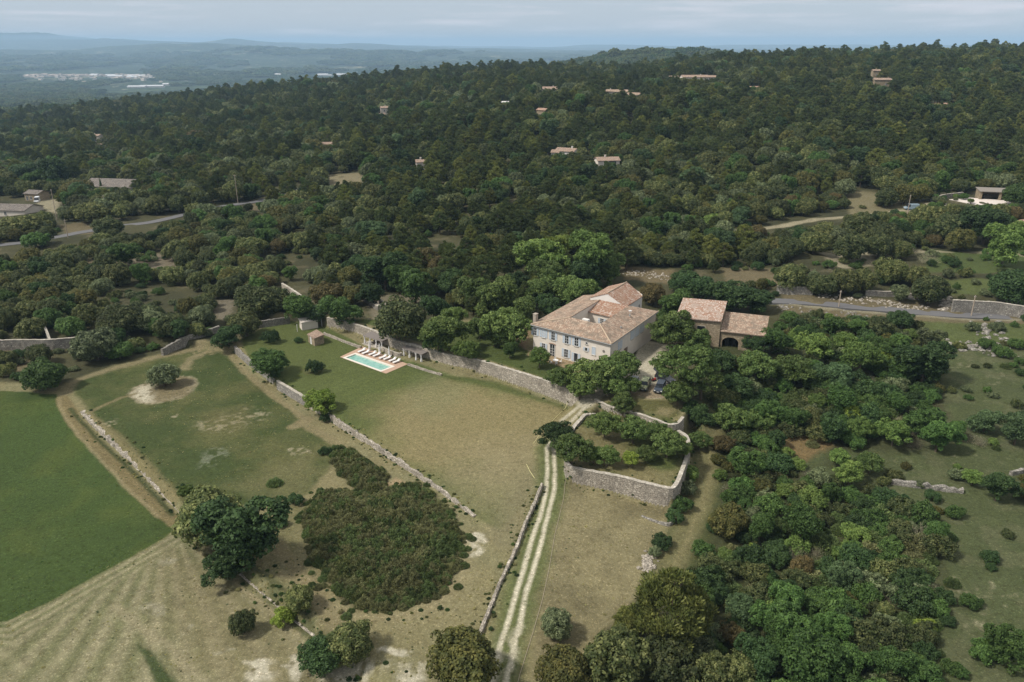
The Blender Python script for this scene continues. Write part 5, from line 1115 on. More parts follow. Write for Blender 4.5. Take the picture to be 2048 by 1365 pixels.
# pile of pale stones
def rock(mb, c, r, rng):
    n0 = len(mb.v); t = (1+5**.5)/2
    vs = [(-1, t, 0), (1, t, 0), (-1, -t, 0), (1, -t, 0), (0, -1, t), (0, 1, t), (0, -1, -t), (0, 1, -t), (t, 0, -1), (t, 0, 1), (-t, 0, -1), (-t, 0, 1)]
    fs = [(0, 11, 5), (0, 5, 1), (0, 1, 7), (0, 7, 10), (0, 10, 11), (1, 5, 9), (5, 11, 4), (11, 10, 2), (10, 7, 6), (7, 1, 8), (3, 9, 4), (3, 4, 2), (3, 2, 6), (3, 6, 8), (3, 8, 9), (4, 9, 5), (2, 4, 11), (6, 2, 10), (8, 6, 7), (9, 8, 1)]
    s = (rng.uniform(.7, 1.3), rng.uniform(.7, 1.3), rng.uniform(.45, .8))
    mb.add([(c[0]+v[0]/1.9*r*s[0]*rng.uniform(.8, 1.2), c[1]+v[1]/1.9*r*s[1]*rng.uniform(.8, 1.2), c[2]+v[2]/1.9*r*s[2]*rng.uniform(.8, 1.2)) for v in vs], fs)
def rocks(name, label, pts, n, r0, r1, cat, spread=1.0, mat=STONE):
    rng = random.Random(n*31+int(pts[0][0])); q = hits(pts); b = MB()
    for i in range(n):
        k = rng.randrange(len(q)-1) if len(q) > 1 else 0; t = rng.random(); p = q[k]*(1-t)+q[k+1]*t if len(q) > 1 else q[0]
        x, y = p[0]+rng.gauss(0, spread), p[1]+rng.gauss(0, spread); rock(b, (x, y, zt1(x, y)+r0*.3), rng.uniform(r0, r1), rng)
    tag(b.build(name, mat), label, cat)
rocks('stone_pile', 'heap of loose pale stones at the edge of the dry field', [(1300, 1112), (1297, 1125), (1292, 1148)], 90, .18, .42, 'stone pile', .45)
rocks('rock_outcrop', 'line of tumbled rocks on the bank above the lane', [(1640, 592), (1700, 600), (1760, 606), (1800, 612), (1850, 616)], 150, .15, .5, 'rocks', 1.3, STONE)
rocks('rock_outcrop', 'broken rocks below the lane, beside the barn trees', [(1560, 612), (1590, 622), (1700, 632), (1725, 636)], 70, .15, .45, 'rocks', 1.4, STONE_G)
rocks('rock_outcrop', 'grey boulder slope left of the oaks below the loggia', [(1790, 470), (1830, 476), (1870, 485)], 160, .5, 1.4, 'rocks', 2.6, STONE_G)
rocks('rock_outcrop', 'pale rocks among bushes on the right-hand meadow slope', [(1960, 640), (1985, 670), (2000, 700), (1960, 700), (1900, 690)], 130, .25, .8, 'rocks', 2.2, STONE_G)
rocks('rock_outcrop', 'pale boulders below the curved bushes at the far right of the bank', [(1885, 592), (1890, 605), (1886, 622)], 40, .4, 1.0, 'rocks', .7, STONE)
rocks('rock_outcrop', 'pale broken ground with rocks behind the farmhouse', [(1250, 545), (1290, 550), (1340, 556)], 90, .15, .5, 'rocks', 1.8, STONE)
# ------------------------------------------------------------------ the town in the plain
rng = random.Random(5)
TR = simple('town_roof', (.36, .30, .25), .9)
protos = []
for i, (L, Wd, Hh, wmat, rmat) in enumerate([(26, 16, 9, PLASTER, TR), (20, 14, 12, PLASTER_W, TR), (60, 34, 8, PLASTER_W, simple('pale_metal', (.45, .45, .45), .7)), (34, 18, 7, PLASTER, TR)]):
    b = MB(); b.box((0, 0, Hh/2), (L, Wd, Hh), 0, 0); b.slab([(-L/2-1, -Wd/2-1, Hh), (L/2+1, -Wd/2-1, Hh), (L/2+1, 0, Hh+Wd*.15), (-L/2-1, 0, Hh+Wd*.15)], .4, 1); b.slab([(L/2+1, Wd/2+1, Hh), (-L/2-1, Wd/2+1, Hh), (-L/2-1, 0, Hh+Wd*.15), (L/2+1, 0, Hh+Wd*.15)], .4, 1)
    for k in range(3): b.box((-L/2+L*(k+.5)/3, -Wd/2-.05, Hh*.55), (1.4, .2, Hh*.25), 0, 2)
    protos.append(b.mesh('town_building', [wmat, rmat, DARK]))
town = []
for i in range(120): town.append((rng.gauss(105, 34), 148+rng.gauss(0, 5), rng.choice([0, 0, 1, 3]), 'old town'))
for i in range(120): town.append((rng.uniform(120, 330), 151+rng.gauss(0, 7), rng.choice([0, 0, 3, 1, 1]), 'suburb'))
for i in range(9): town.append((rng.uniform(222, 285), 155+rng.gauss(0, 1), 2, 'warehouses'))
for i in range(40): town.append((rng.uniform(0, 900), rng.uniform(112, 145), rng.choice([2, 2, 3]), 'plain'))
lab = {'old town': ('pale house in the dense old town on the plain, far left', 'houses of the old town in the plain'), 'suburb': ('pale building scattered right of the old town on the plain', 'buildings right of the old town in the plain'), 'warehouses': ('large white warehouse at the right side of the distant town', 'warehouses of the distant town'), 'plain': ('isolated pale building on the hazy plain beyond the town', 'isolated buildings on the plain')}
for a, c, k, w in town:
    q = hit(a, c)
    if q[1] > 15000: continue
    o = bpy.data.objects.new('town_building', protos[k]); COL.objects.link(o); o.location = (q[0], q[1], q[2]-1); o.rotation_euler = (0, 0, rng.uniform(-.5, .5)+(0 if k != 2 else .1)); s = rng.uniform(.7, 1.2); o.scale = (s, s, s*1.2); tag(o, lab[w][0], 'building', lab[w][1])
for a, c, L, t in ((305, 175, 120, 'long pale glasshouse roof below the town'), (275, 176, 90, 'shorter pale glasshouse roof left of the long one below the town'), (338, 171, 60, 'small pale glasshouse right of the long one below the town'), (165, 171, 26, 'single white shed below the middle of the town'), (535, 149, 150, 'pale strip of glasshouses right of the town'), (8, 179, 60, 'pale long shed at the left edge below the town')):
    q = hit(a, c); o = bpy.data.objects.new('glasshouse', protos[2]); COL.objects.link(o); o.location = (q[0], q[1], q[2]-1); o.scale = (L/60, 1.2, 1); o.rotation_euler = (0, 0, .08); tag(o, t, 'glasshouse')
# ------------------------------------------------------------------ vegetation prototypes (unit crown radius)
def unit(v): return v/np.maximum(np.linalg.norm(v, axis=-1, keepdims=True), 1e-9)
def leaf_quads(P_, N, size, asp, rg, align=None):
    n = len(P_); t = unit(rg.normal(size=(n, 3)))
    if align is not None: t = unit(align+.55*t)
    t = unit(t-N*(t*N).sum(-1, keepdims=True)) if align is None else t
    b = unit(np.cross(N, t)); s = size*(.65+.7*rg.random((n, 1)))
    a, c = t*s, b*s*asp
    V = np.stack([P_-a, P_+c*(.8+.4*rg.random((n, 1))), P_+a, P_-c], 1).reshape(-1, 3)
    return V
def crown(kind, seed):
    rg = np.random.default_rng(seed); up = np.array([0, 0, 1.0])
    def clumpset(C, Rc, per, flat=1.0, leaf=.075, asp=.7, hemi=-.6, jitter=.6, out=1.0):
        P_ = []; N_ = []
        for c, r in zip(C, Rc):
            m = int(per*(r/.3)**2); d = unit(rg.normal(size=(m, 3))); d[:, 2] = np.where(d[:, 2] < hemi, -d[:, 2], d[:, 2])
            rr = r*(.75+.3*rg.random((m, 1))); P_.append(c+d*rr*np.array([1, 1, flat])); N_.append(unit(d*out+jitter*rg.normal(size=(m, 3))*.6+up*.25))
        P_ = np.concatenate(P_); N_ = np.concatenate(N_); return leaf_quads(P_, N_, leaf, asp, rg)
    trunk = MB()
    def branchy(base_h, tips, r0=.07, tr=.03):
        trunk.tube([(0, 0, -.35), (.01, 0, base_h*.5), (0.0, .01, base_h)], [r0*1.25, r0, r0*.8], 7)
        for tip in tips: a = Vector((0, 0, base_h*.9)); b_ = Vector(tip); m_ = a.lerp(b_, .5)+Vector((0, 0, .05)); trunk.tube([a, m_, b_], [r0*.55, r0*.35, tr*.3], 5)
    if kind == 'oak':        # round, broccoli-like crown of many small tight clumps
        hc = .80; C = []; Rc = []
        n = 78
        for i in range(n):
            z = 1-1.8*(i+.5)/n; ph = i*2.39996+rg.normal()*.2; s = math.sqrt(max(0, 1-z*z)); q = (.66+.20*rg.random())*(1+.13*math.sin(ph*2+seed)+.11*math.sin(ph*3+2*seed+z*3))
            C.append([math.cos(ph)*s*q, math.sin(ph)*s*q, hc+z*.68*q]); Rc.append(.17+.12*rg.random())
        for i in range(10): C.append(list(unit(rg.normal(size=3))*.4+np.array([0, 0, hc]))); Rc.append(.34)
        V = clumpset(np.array(C), Rc, 200, .9, .045, .75); branchy(.35, [(.4*math.cos(a), .4*math.sin(a), .85+.1*math.sin(a*3)) for a in (0, 1.3, 2.5, 3.7, 5)])
    elif kind == 'broad':     # tall deciduous, big soft lobes
        hc = 1.0; C = []; Rc = []; lobes = [(rg.normal()*.33, rg.normal()*.33, .50+.95*rg.random(), .42+.16*rg.random()) for _ in range(11)]+[(0, 0, .95, .6), (0, 0, .55, .5)]
        for lx, ly, lz, lr in lobes:
            for k in range(int(22*(lr/.45)**2)): d = unit(rg.normal(size=3)); d[2] = abs(d[2])*1.0 if rg.random() < .75 else d[2]; C.append([lx+d[0]*lr*.85, ly+d[1]*lr*.85, lz+d[2]*lr*.8]); Rc.append(.10+.10*rg.random())
        C = np.array(C); mx = np.percentile(np.hypot(C[:, 0], C[:, 1]), 95); C[:, :2] *= .92/mx
        V = clumpset(C, Rc, 190, .75, .047, .6, -.8, .9); branchy(.6, [(.45*math.cos(a), .45*math.sin(a), 1.15) for a in (0, 1.2, 2.6, 3.9, 5.2)], .055)
    elif kind == 'round':     # orchard tree: airy parasol of leaf layers on a clear stem
        hc = .95; C = []; Rc = []
        for i in range(64):
            z = 1-1.65*(i+.5)/64; ph = i*2.39996+rg.normal()*.3; s = math.sqrt(max(0, 1-z*z)); q = (.62+.28*rg.random())*(1+.12*math.sin(ph*2+seed)+.10*math.sin(ph*3+seed*2+z*2))
            C.append([math.cos(ph)*s*q, math.sin(ph)*s*q, hc+z*.66*q]); Rc.append(.14+.12*rg.random())
        for i in range(8): C.append(list(unit(rg.normal(size=3))*.35+np.array([0, 0, hc]))); Rc.append(.3)
        V = clumpset(np.array(C), Rc, 200, .6, .047, .65, -.8, .95); branchy(.55, [(.4*math.cos(a), .4*math.sin(a), 1.0) for a in (.3, 1.7, 2.9, 4.2, 5.3)], .045)
    elif kind == 'plane':     # wide horizontal feathered layers
        hc = .95; C = []; Rc = []
        for i in range(120):
            z = 1-1.3*(i+.5)/120; ph = i*2.39996+rg.normal()*.4; s = math.sqrt(max(0, 1-z*z)); q = .55+.42*rg.random()
            C.append([math.cos(ph)*s*q, math.sin(ph)*s*q, hc+z*.60*q]); Rc.append(.11+.09*rg.random())
        V = clumpset(np.array(C), Rc, 230, .38, .044, .5, -.9, 1.0); branchy(.5, [(.6*math.cos(a), .6*math.sin(a), .95) for a in (.3, 1.3, 2.3, 3.4, 4.4, 5.5)], .05)
    elif kind == 'pine':      # tiered irregular puffs of upright needles
        hc = 1.25; C = []; Rc = []
        for k in range(9):
            zl = .55+k*.165; rl = [.62, .82, .88, .80, .74, .62, .50, .34, .15][k]; m = max(2, int(rl*13))
            for j in range(m): a = 2*math.pi*(j+rg.random()*.8)/m+k; q = rl*(.55+.45*rg.random()); C.append([math.cos(a)*q, math.sin(a)*q, zl+.12*rg.normal()*.6+.07*q]); Rc.append(.15+.10*rg.random())
        C = np.array(C); Rc = np.array(Rc); P_ = []; N_ = []; A_ = []
        for c, r in zip(C, Rc):
            m = int(150*(r/.2)**2); d = unit(rg.normal(size=(m, 3))); d[:, 2] = np.abs(d[:, 2])*.9-.15; P_.append(c+d*r*(.5+.55*rg.random((m, 1)))*np.array([1.1, 1.1, .7])); A_.append(unit(d*.8+up*.9)); N_.append(unit(d+.5*up+.5*rg.normal(size=(m, 3))))
        V = leaf_quads(np.concatenate(P_), np.concatenate(N_), .058, .30, rg, np.concatenate(A_))
        trunk.tube([(0, 0, -.35), (.02, 0, .7), (0, .02, 1.3), (.01, 0, 1.8)], [.07, .055, .035, .012], 7)
        for k in range(9): a = k*2.4; z = .5+k*.13; trunk.tube([(0, 0, z), (math.cos(a)*.5, math.sin(a)*.5, z+.16)], [.022, .007], 5)
    elif kind == 'bush':      # low dome
        hc = .45; C = []; Rc = []
        for i in range(52):
            z = 1-1.25*(i+.5)/52; ph = i*2.39996+rg.normal()*.3; s = math.sqrt(max(0, 1-z*z)); q = (.58+.30*rg.random())*(1+.15*math.sin(ph*2+seed)+.13*math.sin(ph*3+seed*2+z*3))
            C.append([math.cos(ph)*s*q, math.sin(ph)*s*q, hc+z*.62*q]); Rc.append(.16+.13*rg.random())
        V = clumpset(np.array(C), Rc, 180, .85, .052, .65, -.8, .9); branchy(.2, [(.3*math.cos(a), .3*math.sin(a), .45) for a in (0, 2, 4)], .05)
    elif kind == 'broom':     # upright whippy stems
        hc = .4; m = 3000; a = rg.random(m)*2*math.pi; q = np.sqrt(rg.random(m)); bx = np.stack([np.cos(a)*q, np.sin(a)*q, np.zeros(m)], 1)
        lump = .75+.35*np.sin(bx[:, 0]*6+seed)*np.cos(bx[:, 1]*5-seed)
        hgt = (1-.75*q**2)*(.35+.65*rg.random(m))*lump; Pp = bx*np.array([.95, .95, 0])+np.stack([rg.normal(size=m)*.03, rg.normal(size=m)*.03, hgt*.85], 1)
        al = unit(np.stack([bx[:, 0]*1.1, bx[:, 1]*1.1, np.full(m, .7)], 1)+rg.normal(size=(m, 3))*.35)
        V = leaf_quads(Pp, unit(bx*.5+np.array([0, 0, 1.2])+.5*rg.normal(size=(m, 3))), .075, .32, rg, al); branchy(.15, [(.3, 0, .35), (-.2, .2, .35)], .03)
    elif kind == 'cypress':
        hc = 1.0; m = 5000; z = rg.random(m); a = rg.random(m)*2*math.pi; r = (np.sin(np.pi*np.clip(z*.86+.12, 0, 1))**.75)*(1-z*.55); r = r*(.8+.25*rg.random(m))
        Pp = np.stack([np.cos(a)*r, np.sin(a)*r, .2+z*9.5], 1); N = unit(np.stack([np.cos(a), np.sin(a), np.full(m, .5)], 1)+rg.normal(size=(m, 3))*.4)
        V = leaf_quads(Pp, N, .2, .5, rg); trunk.tube([(0, 0, -.5), (0, 0, 7)], [.16, .05], 6); hc = 5
    elif kind == 'bare':      # leafless grey shrub
        hc = .6; Pp = []; A_ = []
        for k in range(260):
            d = unit(rg.normal(size=3)); d[2] = abs(d[2])*.9+.15; d = unit(d); o = d*rg.random()*.15
            for s_ in np.linspace(.12, 1, 9): Pp.append(o+d*s_*(.8+.2*rg.random())+rg.normal(size=3)*.03); A_.append(unit(d+rg.normal(size=3)*.5))
        Pp = np.array(Pp); A_ = np.array(A_); V = leaf_quads(Pp, unit(rg.normal(size=Pp.shape)), .075, .08, rg, A_)
        for k in range(7): a = k*.9; trunk.tube([(0, 0, -.1), (.25*math.cos(a), .25*math.sin(a), .5)], [.035, .012], 5)
    elif kind == 'far':       # coarse crown for woods a kilometre and more away
        hc = .8; C = []; Rc = []
        for i in range(26):
            z = 1-1.4*(i+.5)/26; ph = i*2.39996; s = math.sqrt(max(0, 1-z*z)); q = .6+.3*rg.random(); C.append([math.cos(ph)*s*q, math.sin(ph)*s*q, hc+z*.55*q]); Rc.append(.26+.14*rg.random())
        V = clumpset(np.array(C), Rc, 34, .8, .12, .8); branchy(.4, [], .06)
    n = len(V)//4
    return V, np.arange(n*4).reshape(-1, 4), trunk, hc
KINDS = {'oak': 4, 'broad': 4, 'round': 3, 'plane': 2, 'pine': 4, 'bush': 3, 'broom': 3, 'cypress': 1, 'bare': 2, 'far': 2}
PRO = {}
for kd, nv in KINDS.items():
    for v_ in range(nv):
        Vv, Qq, tk, hc = crown(kd, 100+v_*7+len(kd))
        cm = np_mesh(kd+'_crown', Vv, Qq, [LEAF['green']]); tm = tk.mesh(kd+'_trunk', BARK)
        Vt = np.array(tk.v); PRO[(kd, v_)] = (cm, tm, hc, Vv, Qq, Vt, tk.f)
def joined(kd, v_, mat):   # one mesh holding crown and trunk, for the woods
    cm, tm, hc, Vv, Qq, Vt, tf = PRO[(kd, v_)]
    qf = [f for f in tf if len(f) == 4]
    if qf and len(Vt): V2 = np.concatenate([Vv, Vt]); Q2 = np.concatenate([Qq, np.array(qf)+len(Vv)])
    else: V2, Q2 = Vv, Qq
    me = np_mesh('wood_tree', V2, Q2, [LEAF[mat], BARK]); mi = np.zeros(len(Q2), np.int32); mi[len(Qq):] = 1; me.polygons.foreach_set('material_index', mi); return me
# ------------------------------------------------------------------ where the crown of a tree sits on its line of sight
def seat(cx, cy, w, kd, sq=1.0):
    hc = {'oak': .80, 'broad': 1.0, 'round': .95, 'plane': .95, 'pine': 1.25, 'bush': .45, 'broom': .4, 'cypress': 5, 'bare': .6}[kd]*sq
    u = (cx-1024)/F; v = (682.5-cy)/F; dy = CT+v*ST; dz = -ST+v*CT
    ys = _YS; x = u/dy*ys; z = H+dz/dy*ys; dist = ys/dy; Rr = w/2*dist/F
    g = zt(x, ys); k = int(np.argmax(z-g <= hc*Rr)); return x[k], ys[k], g[k], Rr[k]
LM = [('the farmhouse', 1180, 700), ('the swimming pool', 737, 728), ('the arched barn', 1470, 690), ('the walled orchard', 1250, 920), ('the small tiled hut', 631, 688), ('the broom thicket', 760, 1100), ('the bright green field', 180, 980),
      ('the parked cars', 1305, 780), ('the orchard retaining wall', 1240, 985), ('the barn-side asphalt lane', 1780, 622), ('the left asphalt lane', 200, 460), ('the grassy lane', 1390, 1020), ('the right meadow wall', 1850, 975), ('the isolated lawn oak', 325, 778),
      ('the striped dry field', 330, 1240), ('the grey-roofed building', 240, 385), ('the stone loggia', 1990, 400), ('the grey blue van', 1822, 420), ('the loggia villa', 1213, 340), ('the umbrella-pine house', 768, 232), ('the roadside stone wall', 1960, 628), ('the gravel driveway', 1178, 805), ('the left wood wall', 100, 695), ('the lower right meadow', 1960, 1200), ('the two pergolas', 800, 700)]
LMW = [(n_, *hit(a, c)[:2]) for n_, a, c in LM]
KW = {'oak': 'holm oak', 'broad': 'leafy tree', 'round': 'rounded tree', 'plane': 'spreading tree', 'pine': 'pine', 'bush': 'bush', 'broom': 'broom bush', 'cypress': 'cypress', 'bare': 'leafless bush'}
KN = {'oak': 'holm_oak', 'broad': 'leafy_tree', 'round': 'round_tree', 'plane': 'spreading_tree', 'pine': 'pine_tree', 'bush': 'bush', 'broom': 'broom_bush', 'cypress': 'cypress_tree', 'bare': 'bare_bush'}
KC = {'oak': 'tree', 'broad': 'tree', 'round': 'tree', 'plane': 'tree', 'pine': 'pine tree', 'bush': 'bush', 'broom': 'bush', 'cypress': 'tree', 'bare': 'bush'}
CN = {'garden green': 'fresh green', 'straw': 'straw coloured', 'dark holm': 'dark', 'olive': 'olive', 'ochre': 'ochre tinged', 'green': 'mid green', 'deep green': 'deep green', 'light green': 'light green', 'yellow green': 'yellow green', 'bluish green': 'bluish green', 'grey green': 'grey green', 'rusty brown': 'rusty brown', 'pine green': 'dark green', 'olive pine': 'olive green', 'broom green': 'dark green', 'broom brown': 'brownish', 'grey twigs': 'grey'}
TREES = []     # dicts
rnd = random.Random(11)
def T(kd, mat, cx, cy, w, label=None, sq=1.0, lean=0, parts=True):
    if mat == 'green' and (kd in ('round', 'plane') or (840 < cx < 1260 and cy < 680)): mat = 'garden green'
    if 1335 < cx < 1412 and 900 < cy < 1060: w *= 1.35
    if 1105 < cx < 1372 and 840 < cy < 925: w *= 1.24
    x, y, z, Rr = seat(cx, cy, w, kd, sq); TREES.append(dict(k=kd, m=mat, x=x, y=y, z=z, R=Rr, l=label, sq=sq, lean=lean, parts=parts, pw=w, px=cx))
# --- trees and bushes that can be told apart
T('oak', 'grey green', 326, 751, 60, 'round grey green holm oak alone on a bare oval patch in the field')
T('oak', 'green', 86, 752, 90, 'wide bright-topped oak at the left edge where wood meets field', .85)
T('broad', 'green', 540, 729, 80, 'round mid green tree at the upper left end of the lawn wall', .85)
T('bush', 'deep green', 628, 736, 36, 'single dark bush standing on the open lawn left of the pool', 1.35)
T('round', 'yellow green', 641, 802, 68, 'airy yellowish tree growing from the lawn wall', 1.05)
T('bush', 'deep green', 654, 834, 34, 'dark bush at the foot of the yellowish tree', .9)
T('oak', 'olive', 418, 1035, 138, 'large olive brown holm oak, left half of the big foreground clump')
T('broad', 'deep green', 480, 1070, 188, 'huge deep green tree, right half of the big foreground clump', .8)
T('broad', 'deep green', 452, 1132, 90, 'low deep green lobe of tree in front of the big foreground clump', .7)
T('bush', 'green', 560, 1046, 34, 'small mid green bush right of the big foreground clump')
T('round', 'light green', 374, 983, 34, 'slender light green sapling at the end of the rubble wall', 1.1)
T('bush', 'ochre', 408, 988, 42, 'low ochre bush behind the olive brown oak of the big clump')
T('oak', 'olive', 599, 1197, 64, 'olive holm oak below left of the broom thicket')
T('bush', 'yellow green', 567, 1238, 52, 'lime green bush on the rubble wall', 1.1)
T('oak', 'dark holm', 485, 1247, 54, 'dark upright little oak alone on the striped dry field', 1.25)
T('broad', 'deep green', 640, 1315, 95, 'deep green tree left of a twin at the bottom, left of centre', .85)
T('oak', 'olive', 702, 1290, 96, 'olive holm oak right of its deep green twin at the bottom, left of centre')
T('oak', 'ochre', 925, 1318, 148, 'big ochre holm oak at the bottom end of the low wall')
T('broad', 'green', 948, 1358, 70, 'mid green tree in front of the big ochre oak at the bottom edge', .8)
T('oak', 'grey green', 1113, 1250, 68, 'greyish olive tree standing alone right of the wheel tracks', 1.1)
T('pine', 'olive pine', 1345, 1205, 190, 'very large spreading pine in the bottom right foreground', .9)
T('pine', 'olive pine', 1258, 1238, 76, 'low outlying branch mass of pine left of the very large pine', .7)
T('oak', 'ochre', 1128, 1345, 118, 'ochre holm oak at the bottom edge right of the wheel tracks')
T('oak', 'olive', 1232, 1318, 140, 'dark olive holm oak below the very large pine')
T('oak', 'dark holm', 1336, 1322, 120, 'dark holm oak under the very large pine, bottom edge')
T('oak', 'olive', 1420, 1350, 100, 'olive oak at the bottom edge right of the pine')
T('broom', 'broom green', 549, 963, 36, 'sparse dark bush on the green field, upper of two')
T('bush', 'deep green', 591, 1000, 34, 'small dense dark bush on the field, lower of two')
T('bush', 'deep green', 648, 903, 26, 'small dark bush at the head of the broom strip')
T('round', 'light green', 1188, 908, 38, 'light green young tree in the front row of the orchard')
T('round', 'green', 1214, 911, 44, 'mid green young tree second in the front row of the orchard')
T('round', 'yellow green', 1261, 917, 30, 'smallest yellowish orchard tree on a thin stem', 1.15)
T('round', 'green', 1293, 907, 36, 'small green orchard tree beside the smallest yellowish one')
T('round', 'green', 1336, 885, 62, 'broad green orchard tree near the right curved wall', .95)
T('round', 'light green', 1366, 896, 32, 'light green tree touching the right curved wall of the orchard')
T('round', 'green', 1316, 862, 42, 'green tree at the back right of the orchard')
T('round', 'green', 1267, 857, 58, 'round green tree in the middle of the orchard')
T('round', 'green', 1210, 847, 54, 'round green orchard tree nearest the dog-legged wall')
T('round', 'deep green', 1114, 869, 62, 'dark green tree over the wheel tracks left of the orchard')
T('round', 'green', 1144, 895, 66, 'full green tree at the left front corner of the orchard')
T('round', 'green', 1247, 808, 56, 'round green tree between driveway wall and orchard')
T('round', 'green', 1119, 757, 56, 'green tree growing in front of the long retaining wall')
T('round', 'green', 1185, 748, 98, 'wide tree covering the right end of the farmhouse front', .95)
T('round', 'green', 1246, 728, 74, 'tall rounded tree at the near corner of the farmhouse')
T('round', 'green', 1160, 775, 58, 'dense tree just left of the wall gap of the driveway', 1.0)
T('round', 'green', 1216, 742, 80, 'middle crown of the big tree mass before the farmhouse corner', 1.05)
T('round', 'green', 1228, 772, 60, 'lower crown right of the wall gap of the driveway', .95)
T('round', 'green', 1262, 770, 46, 'green tree hiding the silver car')
T('round', 'light green', 1079, 712, 46, 'light slender tree on the lawn before the farmhouse', 1.2)
T('bush', 'green', 1118, 698, 22, 'little green tree in front of the farmhouse door', 1.6)
T('broad', 'green', 1012, 655, 92, 'tall green tree left of the farmhouse front', .95)
T('broad', 'green', 988, 668, 60, 'lower green tree left of the tall one by the farmhouse', .9)
T('round', 'light green', 934, 702, 54, 'light olive tree in front of the long retaining wall', 1.15)
T('broad', 'green', 884, 668, 92, 'big fresh green tree above the right pergola', .9)
T('broad', 'light green', 905, 632, 60, 'light green top of tree behind the right pergola tree', 1.0)
T('oak', 'dark holm', 800, 641, 110, 'big dark brownish oak spreading over the left pergola')
T('broad', 'green', 600, 616, 70, 'fresh green tree left of the garden pavilion', 1.0)
T('round', 'bluish green', 632, 628, 50, 'small bluish tree in front of the garden pavilion')
T('broad', 'green', 680, 622, 78, 'full green tree right of the garden pavilion', .9)
T('oak', 'rusty brown', 655, 588, 64, 'rusty brown oak behind the garden pavilion')
T('oak', 'ochre', 708, 590, 52, 'ochre oak behind the full green tree by the pavilion')
T('oak', 'rusty brown', 850, 520, 58, 'rusty tall oak in the wood above the pergolas', 1.2)
T('bush', 'deep green', 542, 676, 36, 'dark green round bush at the top of the lawn', 1.3)
T('bush', 'deep green', 597, 681, 20, 'very small dark bush left of the tiled hut')
T('oak', 'olive', 490, 648, 68, 'olive oak at the upper left corner of the estate')
T('broad', 'deep green', 455, 672, 60, 'deep green tree at the upper left corner of the estate', .85)
T('oak', 'grey green', 405, 632, 54, 'round pale grey green oak on the wood edge')
T('broad', 'deep green', 356, 664, 46, 'deep green upright tree on the wood edge', 1.05)
T('oak', 'dark holm', 515, 605, 92, 'wide dark oak on the wood edge above the lawn')
T('oak', 'dark holm', 250, 638, 80, 'rusty dark oak on the wood edge left of the deep green tree')
T('oak', 'grey green', 190, 690, 84, 'broad grey green oak in front of the left wood wall')
T('oak', 'olive', 62, 662, 58, 'olive oak just left of the pale coped wall')
T('oak', 'dark holm', 78, 708, 52, 'dark oak below the left wood wall')
T('broad', 'green', 1355, 617, 72, 'upper dome of the tall trees between farmhouse and barn', 1.0)
T('round', 'green', 1346, 658, 100, 'wide tree between the farmhouse side and the barn')
T('round', 'green', 1395, 682, 64, 'green tree before the barn window')
T('plane', 'green', 1372, 732, 130, 'large feathery tree over the parked cars', 1.05)
T('plane', 'green', 1405, 762, 90, 'feathery tree right of the large one over the cars', 1.0)
T('round', 'green', 1356, 785, 64, 'rounded tree in front of the navy car')
T('round', 'deep green', 1441, 722, 66, 'dark green tree in front of the barn arch')
T('round', 'green', 1512, 730, 84, 'large rounded tree below right of the barn arch')
T('round', 'green', 1587, 738, 82, 'large rounded tree, second right below the barn')
T('round', 'deep green', 1478, 772, 64, 'dark rounded tree at the head of the grassy lane')
T('round', 'deep green', 1510, 688, 50, 'dark tree hiding the right end of the barn annexe')
T('broad', 'green', 1553, 678, 70, 'green tree right of the barn annexe roof', .9)
T('round', 'light green', 1628, 690, 76, 'light rounded tree in the row right of the barn')
T('round', 'light green', 1690, 682, 52, 'light rounded tree further right in the barn row')
T('round', 'light green', 1724, 710, 80, 'large light tree at the right of the barn row')
T('round', 'yellow green', 1765, 712, 44, 'yellowish tree ending the barn row at the right')
T('broad', 'bluish green', 1645, 748, 48, 'bluish tree left of its twin below the barn row')
T('broad', 'bluish green', 1680, 755, 64, 'larger bluish twin tree below the barn row')
T('broad', 'deep green', 1850, 730, 112, 'huge deep green tree at the edge of the right meadow', .8)
T('broad', 'green', 1796, 742, 56, 'mid green tree left of the huge deep green one', .85)
T('oak', 'dark holm', 1758, 655, 58, 'dark oak below the lane, left of two')
T('oak', 'deep green', 1800, 640, 52, 'dark oak against the lane, right of two')
T('broad', 'grey green', 1860, 680, 56, 'grey green tree behind the huge deep green one', .8)
T('broad', 'green', 1803, 688, 52, 'mid green tree below the dark lane oaks', .8)
T('broad', 'green', 1666, 652, 42, 'small green tree behind the light barn row')
T('broad', 'green', 1715, 655, 46, 'green tree behind the right of the barn row', .8)
T('oak', 'rusty brown', 1306, 588, 58, 'rusty copper tree right behind the farmhouse')
T('broad', 'deep green', 1400, 573, 90, 'long dark hedge-like tree behind the barn, left part', .65)
T('broad', 'deep green', 1462, 590, 92, 'long dark hedge-like tree behind the barn, middle part', .65)
T('broad', 'deep green', 1520, 602, 66, 'long dark hedge-like tree behind the barn, right part', .65)
T('broad', 'deep green', 1365, 560, 60, 'dark tree behind the rusty copper tree', .8)
